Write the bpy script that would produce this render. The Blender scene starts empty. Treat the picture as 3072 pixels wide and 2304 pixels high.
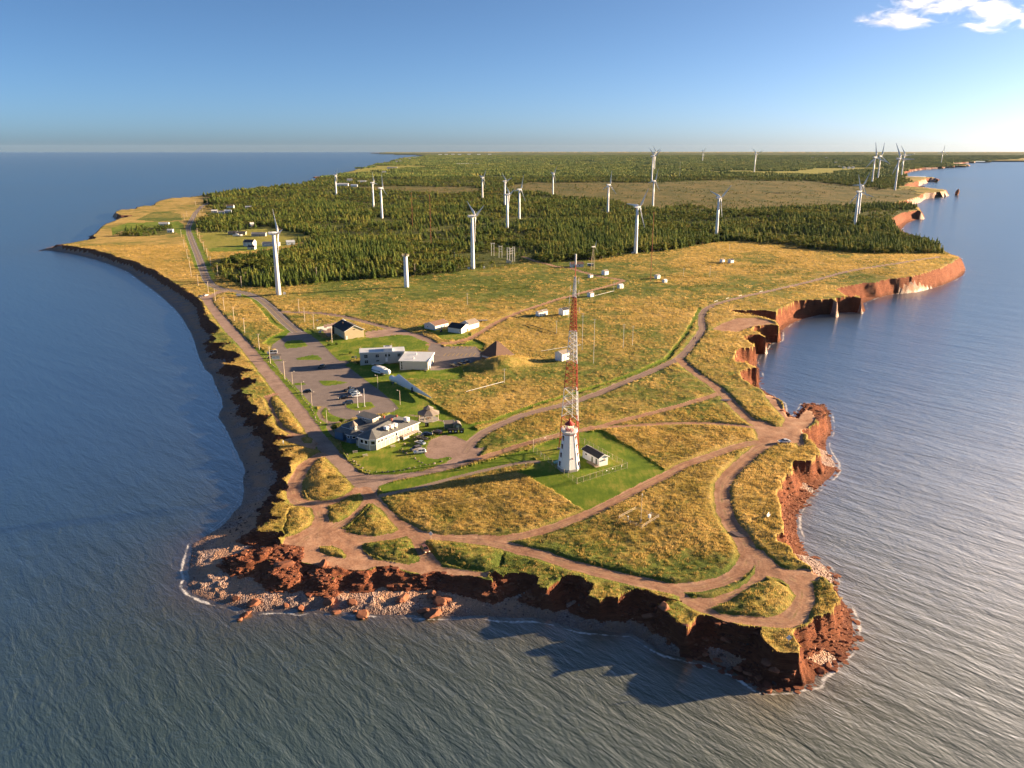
import bpy, bmesh, math, random
import numpy as np
from mathutils import Vector, Matrix
random.seed(7); rng = np.random.default_rng(7)
SC = bpy.context.scene
COL = SC.collection
# ---- camera ----
cam_data = bpy.data.cameras.new("camera"); cam = bpy.data.objects.new("camera", cam_data); COL.objects.link(cam)
cam.location = (0, 0, 116.5); cam.rotation_euler = (math.pi/2 - 0.288013, 0, 0)
cam_data.sensor_width = 36.0; cam_data.lens = 28.125; cam_data.clip_start = 1.0; cam_data.clip_end = 60000
SC.camera = cam
# ---- sky ----
SUN_AZ, SUN_EL = math.radians(74), math.radians(12.0)      # azimuth clockwise from +Y
W = bpy.data.worlds.new("World"); SC.world = W; W.use_nodes = True
nt = W.node_tree; nt.nodes.clear()
wo = nt.nodes.new('ShaderNodeOutputWorld'); bg = nt.nodes.new('ShaderNodeBackground'); sky = nt.nodes.new('ShaderNodeTexSky')
sky.sky_type = 'NISHITA'; sky.sun_disc = False; sky.sun_elevation = SUN_EL; sky.sun_rotation = SUN_AZ
sky.altitude = 50; sky.air_density = 0.4; sky.dust_density = 0.9; sky.ozone_density = 5.0
bg.inputs[1].default_value = 0.052
tint = nt.nodes.new('ShaderNodeMix'); tint.data_type = 'RGBA'; tint.blend_type = 'MULTIPLY'; tint.inputs[0].default_value = 1; tint.inputs[7].default_value = (1.2, 1.0, .77, 1)   # camera white balance
nt.links.new(sky.outputs[0], tint.inputs[6]); nt.links.new(tint.outputs[2], bg.inputs[0]); nt.links.new(bg.outputs[0], wo.inputs[0])
# ---- sun ----
sd = bpy.data.lights.new("sun", 'SUN'); sun = bpy.data.objects.new("sun", sd); COL.objects.link(sun)
sd.energy = 4.6; sd.angle = math.radians(0.6); sd.color = (1.0, 0.72, 0.44)
dirv = Vector((math.sin(SUN_AZ)*math.cos(SUN_EL), math.cos(SUN_AZ)*math.cos(SUN_EL), math.sin(SUN_EL)))
sun.rotation_euler = dirv.to_track_quat('Z', 'Y').to_euler(); sun.location = dirv*400
# ---- exposure ----
SC.view_settings.view_transform = 'Standard'; SC.view_settings.look = 'None'; SC.view_settings.exposure = 2.2; SC.view_settings.gamma = 1.0
SC.view_settings.use_curve_mapping = False
SC.cycles.max_bounces = 5; SC.cycles.diffuse_bounces = 2; SC.cycles.glossy_bounces = 2; SC.cycles.volume_bounces = 2
SC.cycles.transparent_max_bounces = 8; SC.cycles.use_denoising = True; SC.cycles.caustics_reflective = False

# ---- surveyed positions in metres (x east, y north, camera stands above the origin) ----
HCA=[(-236.6,617.0,5.0),(-131.6,401.4,5.0),(-85.7,298.4,5.0),(-75.5,235.7,4.6),(-76.6,219.2,3.2),(-56.9,206.9,2.2),(-40.2,202.9,2.2),(-26.8,200.6,2.8),(-13.5,195.7,3.4),(-0.7,191.6,4.4),(17.5,186.0,5.6),(34.5,178.7,6.0),(64.6,163.4,6.8),(81.2,178.6,7.4),(80.4,211.9,8.5),(114.8,299.5,8.5),(116.8,362.5,9.0),(129.0,420.9,10.0),(185.4,531.4,11.0),(388.3,710.6,13.0),(20.8,269.2,7.0),(-53.8,306.4,6.0),(-26.2,412.7,7.0),(-142.8,809.1,8.0),(179.0,1065.7,10.0),(-460.9,997.7,5.5),(-591.5,1521.6,7.0),(597.6,1245.5,13.0),(515.8,2328.9,13.0),(-639.1,3203.6,9.0),(1185.0,2306.4,14.0),(-1485.1,8716.3,12.0),(1875.6,8549.5,14.0)]
PLAT=[(-105.0,20701.7),(-2733.9,18248.7),(-2736.6,16654.8),(-2737.3,15955.0),(-2370.7,14424.1),(-1970.3,13143.5),(-1688.7,12468.3),(-1221.5,11470.2),(-1078.7,11111.3),(-994.3,9870.2),(-1001.8,8689.7),(-1020.4,7686.7),(-932.8,6872.9),(-864.3,6103.2),(-884.8,5509.5),(-828.7,5111.6),(-806.4,4885.2),(-804.0,4332.1),(-760.0,3968.0),(-747.5,3676.4),(-714.2,3319.2),(-667.6,3090.1),(-692.1,2971.2),(-658.4,2704.9),(-655.1,2581.2),(-658.9,2453.2),(-688.8,2310.4),(-721.4,2141.4),(-738.2,1989.6),(-732.9,1883.9),(-762.8,1835.1),(-753.7,1755.9),(-736.8,1697.8),(-707.9,1618.8),(-708.0,1591.8),(-717.4,1591.8),(-714.5,1559.2),(-695.8,1512.6),(-715.7,1497.8),(-705.3,1454.8),(-687.1,1414.3),(-649.5,1351.9),(-630.4,1349.5),(-633.3,1317.5),(-617.8,1264.2),(-609.0,1219.2),(-594.8,1179.1),(-558.9,1089.4),(-546.8,1052.5),(-528.1,1027.4),(-530.9,1000.1),(-533.6,968.9),(-540.6,952.5),(-524.6,946.7),(-494.1,923.1),(-470.2,905.8),(-452.3,883.4),(-433.8,867.0),(-415.1,841.3),(-396.0,821.9),(-381.0,808.0),(-368.3,790.5),(-351.6,765.9),(-331.5,743.2),(-318.1,722.1),(-307.5,705.6),(-290.5,680.9),(-280.5,666.2),(-264.7,643.8),(-247.7,617.0),(-238.1,601.6),(-229.8,586.6),(-223.6,572.2),(-218.4,560.6),(-210.3,540.8),(-200.5,520.6),(-193.2,509.3),(-186.5,496.8),(-183.2,487.9),(-184.2,478.1),(-179.1,470.2),(-176.3,458.1),(-169.9,458.1),(-165.0,460.5),(-167.2,452.3),(-168.4,443.9),(-162.0,441.1),(-156.8,437.9),(-150.6,430.5),(-150.4,422.7),(-149.2,415.2),(-154.2,410.8),(-146.7,407.5),(-139.6,403.2),(-133.7,398.5),(-137.6,395.1),(-135.6,385.0),(-131.9,385.0),(-126.7,381.6),(-126.2,374.2),(-126.7,370.1),(-129.7,364.2),(-125.8,358.4),(-122.0,355.5),(-120.6,349.1),(-118.4,342.0),(-113.0,338.5),(-110.8,327.9),(-107.2,326.2),(-104.3,327.0),(-104.8,320.8),(-103.2,316.2),(-97.9,310.3),(-96.2,306.0),(-94.8,301.9),(-90.5,301.1),(-87.7,301.5),(-90.1,299.8),(-92.7,294.5),(-91.6,291.3),(-87.9,286.3),(-84.3,286.8),(-86.0,282.6),(-86.1,279.1),(-82.9,278.0),(-81.1,278.0),(-81.3,273.5),(-82.5,276.6),(-81.1,271.0),(-78.9,267.8),(-78.5,264.7),(-79.5,259.5),(-77.5,254.6),(-77.6,251.7),(-79.1,248.8),(-77.6,244.2),(-74.3,242.4),(-79.1,240.6),(-77.9,236.2),(-76.5,232.0),(-72.7,230.8),(-72.2,234.6),(-72.3,229.2),(-74.8,227.6),(-78.3,223.9),(-78.4,221.5),(-71.5,219.8),(-68.9,219.5),(-70.0,216.9),(-68.2,214.3),(-71.7,211.7),(-75.8,211.1),(-78.4,208.4),(-79.1,205.2),(-75.5,203.6),(-70.3,205.8),(-67.5,203.1),(-67.4,199.7),(-65.1,195.8),(-62.6,193.9),(-59.2,195.9),(-59.9,199.9),(-60.5,203.9),(-57.5,202.6),(-55.5,201.2),(-55.3,197.9),(-52.7,193.7),(-49.9,193.0),(-49.2,195.9),(-46.6,197.9),(-44.4,198.5),(-40.4,194.5),(-39.4,198.4),(-38.0,200.4),(-34.7,201.0),(-33.8,196.9),(-29.8,194.8),(-27.9,195.4),(-26.0,195.7),(-25.1,195.6),(-22.9,196.8),(-21.0,197.4),(-18.2,195.9),(-14.2,195.7),(-10.2,194.8),(-7.5,192.4),(-6.0,191.3),(-6.9,194.3),(-4.3,196.7),(-2.6,194.0),(-1.0,195.2),(2.3,195.6),(5.6,194.4),(8.2,192.6),(7.7,188.8),(9.2,186.9),(11.3,189.2),(14.7,192.2),(17.9,191.6),(20.3,189.9),(21.7,187.3),(21.8,184.9),(20.5,183.2),(20.2,181.8),(21.9,179.9),(23.6,181.6),(26.9,180.8),(29.3,182.7),(32.4,184.8),(35.0,184.1),(37.3,181.3),(40.2,178.6),(42.7,178.7),(39.7,177.7),(37.5,176.2),(37.6,174.1),(39.4,171.3),(40.9,168.6),(41.5,167.4),(43.7,169.6),(44.6,170.8),(47.1,171.5),(48.8,171.1),(51.1,169.7),(52.5,168.6),(53.6,167.3),(55.4,166.2),(59.6,167.1),(59.3,165.8),(58.3,164.4),(58.5,161.5),(58.7,159.2),(59.9,156.9),(62.4,155.5),(65.0,155.2),(65.7,159.5),(65.9,162.7),(66.1,164.2),(67.9,166.1),(69.6,167.5),(72.7,170.0),(78.0,171.4),(80.3,174.5),(82.3,177.2),(82.7,179.9),(83.0,184.5),(81.9,190.3),(80.6,190.9),(81.4,192.4),(80.6,195.6),(79.3,197.6),(78.5,200.2),(78.5,204.2),(75.9,207.8),(76.7,211.4),(79.2,212.8),(81.8,217.4),(82.6,222.3),(84.1,229.2),(86.3,236.5),(87.2,242.3),(91.4,249.1),(96.8,259.3),(101.3,267.8),(108.1,268.7),(113.6,274.1),(114.4,281.1),(114.2,289.7),(116.5,297.5),(115.9,295.2),(116.2,300.6),(119.6,303.4),(125.1,310.7),(130.3,315.2),(133.2,322.2),(134.9,330.2),(128.3,332.3),(122.4,322.2),(119.3,316.0),(115.8,318.4),(116.3,324.6),(118.4,332.7),(118.9,341.0),(116.2,349.8),(113.9,357.1),(111.7,361.0),(111.9,366.9),(112.1,377.1),(115.0,385.6),(121.6,389.7),(123.9,389.3),(123.5,394.1),(121.1,400.8),(116.7,403.3),(118.9,415.1),(123.2,425.2),(130.0,430.5),(134.8,433.3),(136.5,439.1),(135.6,448.1),(135.5,457.4),(139.6,462.1),(147.9,463.6),(148.1,457.3),(147.4,466.8),(145.9,476.4),(148.9,484.4),(158.4,488.7),(165.1,486.1),(168.6,499.6),(165.6,504.9),(162.4,515.0),(152.8,523.3),(147.3,532.6),(154.9,531.0),(167.0,530.8),(176.2,526.3),(180.3,534.2),(196.8,556.4),(201.8,566.3),(216.7,571.8),(231.9,575.0),(231.6,562.8),(237.5,580.3),(246.8,585.7),(258.2,589.6),(254.8,576.1),(249.9,593.5),(253.2,623.0),(265.2,631.9),(283.5,643.9),(293.0,645.7),(313.3,662.7),(323.0,664.2),(334.1,668.5),(356.5,687.5),(382.4,713.8),(407.9,745.8),(431.3,779.1),(442.8,792.7),(446.9,810.6),(447.6,823.4),(457.9,855.1),(467.8,884.4),(482.9,933.0),(483.1,971.0),(493.3,1023.9),(520.8,1107.6),(561.2,1205.1),(581.7,1245.3),(642.5,1343.8),(698.2,1405.0),(689.1,1374.7),(749.7,1510.7),(744.8,1537.9),(730.0,1555.0),(755.1,1609.4),(892.0,1803.3),(965.3,1930.9),(1024.1,1974.0),(1080.2,2043.1),(1106.2,2093.1),(1097.4,2148.8),(1094.9,2241.6),(1101.6,2326.3),(1199.7,2474.2),(1482.7,2930.4),(1453.1,2805.9),(1545.4,3037.8),(1458.5,3089.0),(1580.2,3359.5),(1737.1,3707.8),(2137.9,4365.3),(2768.5,5030.5),(2943.0,5342.4),(3066.5,5650.4),(3049.1,5773.7),(3396.7,6179.2),(3927.5,6705.0),(4209.5,6828.3),(5249.7,7807.1),(5964.6,8333.2),(23536.8,15151.0),(33515.8,21588.3),(6600.0,24047.9)]
SHORE=[(-113.0,22291.1),(-2947.2,19672.8),(-2954.7,17982.5),(-2935.1,16893.5),(-2522.1,15344.3),(-2107.1,14054.9),(-1812.3,13380.1),(-1319.3,12388.4),(-1185.6,12031.6),(-1109.0,10929.5),(-1088.9,9445.1),(-1115.9,8314.7),(-1009.6,7359.6),(-929.6,6497.3),(-953.3,5856.2),(-898.8,5470.3),(-865.4,5196.1),(-849.5,4541.0),(-813.9,4216.9),(-798.4,3898.5),(-774.2,3561.8),(-723.7,3304.6),(-741.9,3164.7),(-704.5,2876.5),(-702.3,2751.1),(-703.0,2602.5),(-729.6,2446.7),(-762.7,2263.5),(-779.4,2100.0),(-774.2,1982.2),(-797.9,1912.1),(-774.8,1797.5),(-769.3,1766.1),(-739.6,1685.0),(-742.0,1667.6),(-732.5,1624.0),(-729.6,1585.6),(-708.2,1475.0),(-709.2,1458.9),(-684.0,1410.1),(-668.7,1417.6),(-668.3,1385.7),(-630.6,1285.3),(-624.4,1245.1),(-600.6,1189.2),(-581.6,1129.8),(-574.9,1096.9),(-556.4,1073.1),(-556.2,1044.6),(-557.8,1009.7),(-562.5,988.1),(-553.6,936.2),(-546.8,944.1),(-534.4,939.5),(-499.4,913.2),(-446.8,862.6),(-405.7,817.1),(-372.1,776.0),(-341.3,728.2),(-316.7,692.0),(-287.5,647.7),(-266.6,613.5),(-255.9,596.5),(-241.4,571.5),(-228.0,546.3),(-214.3,519.5),(-207.6,506.7),(-198.3,486.5),(-188.6,464.9),(-178.0,442.2),(-167.6,421.5),(-159.4,409.5),(-152.4,393.6),(-146.1,380.9),(-140.2,369.0),(-135.0,355.8),(-133.6,347.0),(-131.8,340.2),(-126.8,332.0),(-123.1,325.7),(-117.5,313.8),(-111.8,302.6),(-107.7,294.7),(-103.8,287.1),(-105.4,289.9),(-103.7,286.8),(-99.5,277.3),(-98.8,271.6),(-95.9,264.0),(-93.0,254.7),(-91.9,248.9),(-92.5,243.3),(-92.4,237.0),(-93.4,231.0),(-95.7,226.8),(-96.8,223.6),(-97.6,220.5),(-95.4,213.7),(-94.0,208.7),(-92.3,203.9),(-90.6,200.5),(-90.4,197.3),(-87.2,192.9),(-82.2,189.9),(-77.6,188.1),(-72.1,185.8),(-68.3,183.7),(-62.2,184.6),(-57.5,184.9),(-55.6,183.7),(-52.8,184.9),(-46.8,183.7),(-45.2,183.6),(-39.7,182.9),(-35.0,182.6),(-28.7,182.3),(-20.3,181.7),(-13.4,181.5),(-7.8,182.1),(-4.0,181.2),(0.7,180.7),(5.3,181.0),(9.9,179.6),(13.8,177.4),(17.3,175.8),(21.9,175.3),(30.3,173.9),(32.3,171.3),(34.8,168.3),(37.0,165.9),(39.9,164.5),(43.1,163.5),(46.7,161.9),(49.7,160.1),(51.3,158.8),(53.4,156.4),(54.7,154.2),(56.1,152.5),(59.1,152.5),(62.5,152.9),(65.6,154.2),(68.5,154.6),(69.7,157.2),(72.9,159.0),(76.3,162.2),(80.1,165.9),(83.1,169.8),(85.6,175.4),(87.3,180.8),(88.3,186.5),(88.5,191.8),(89.0,196.2),(90.5,200.0),(90.9,206.1),(89.7,210.3),(87.8,213.9),(87.6,217.4),(88.6,223.6),(90.3,231.8),(93.2,240.5),(98.5,248.9),(105.0,257.8),(111.5,266.1),(118.8,275.0),(121.9,279.6),(124.2,286.8),(125.3,296.9),(127.4,305.0),(131.8,314.9),(133.8,316.7),(138.6,327.3),(142.1,338.5),(146.2,352.2),(146.4,358.0),(138.4,359.5),(130.7,346.1),(126.9,339.8),(124.6,341.9),(124.8,348.7),(128.0,361.4),(126.5,375.3),(124.1,387.2),(122.7,388.9),(127.5,395.8),(133.7,416.6),(136.9,434.2),(142.7,450.5),(148.2,461.9),(153.3,467.9),(157.7,480.2),(163.6,485.9),(168.4,489.1),(177.9,517.3),(191.2,539.2),(205.1,555.3),(222.5,570.2),(236.4,572.3),(240.3,577.6),(260.8,581.2),(273.4,615.5),(290.9,635.2),(319.9,660.7),(340.6,672.4),(368.3,690.7),(395.2,718.0),(425.1,753.2),(440.0,776.0),(459.6,817.1),(488.7,872.3),(497.6,902.6),(496.4,913.2),(516.0,975.8),(536.6,1040.5),(546.3,1106.1),(570.2,1189.2),(629.5,1295.7),(682.4,1369.1),(720.0,1422.6),(769.2,1531.2),(830.5,1671.1),(817.0,1692.1),(812.0,1702.8),(918.7,1846.7),(993.6,1982.2),(1084.9,2047.2),(1202.6,2269.8),(1245.7,2439.4),(1254.7,2553.7),(1378.1,2779.1),(1546.7,2981.0),(1628.6,3140.5),(1677.2,3344.9),(1643.2,3486.5),(1695.5,3592.9),(2038.3,4195.5),(2402.4,4669.1),(2880.0,5228.9),(3101.3,5618.4),(3327.5,6114.9),(3832.9,6707.0),(4346.0,7047.9),(5377.7,7995.5),(6074.1,8484.0),(21944.2,14121.4),(35866.7,23102.6),(7091.4,25838.4)]
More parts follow.
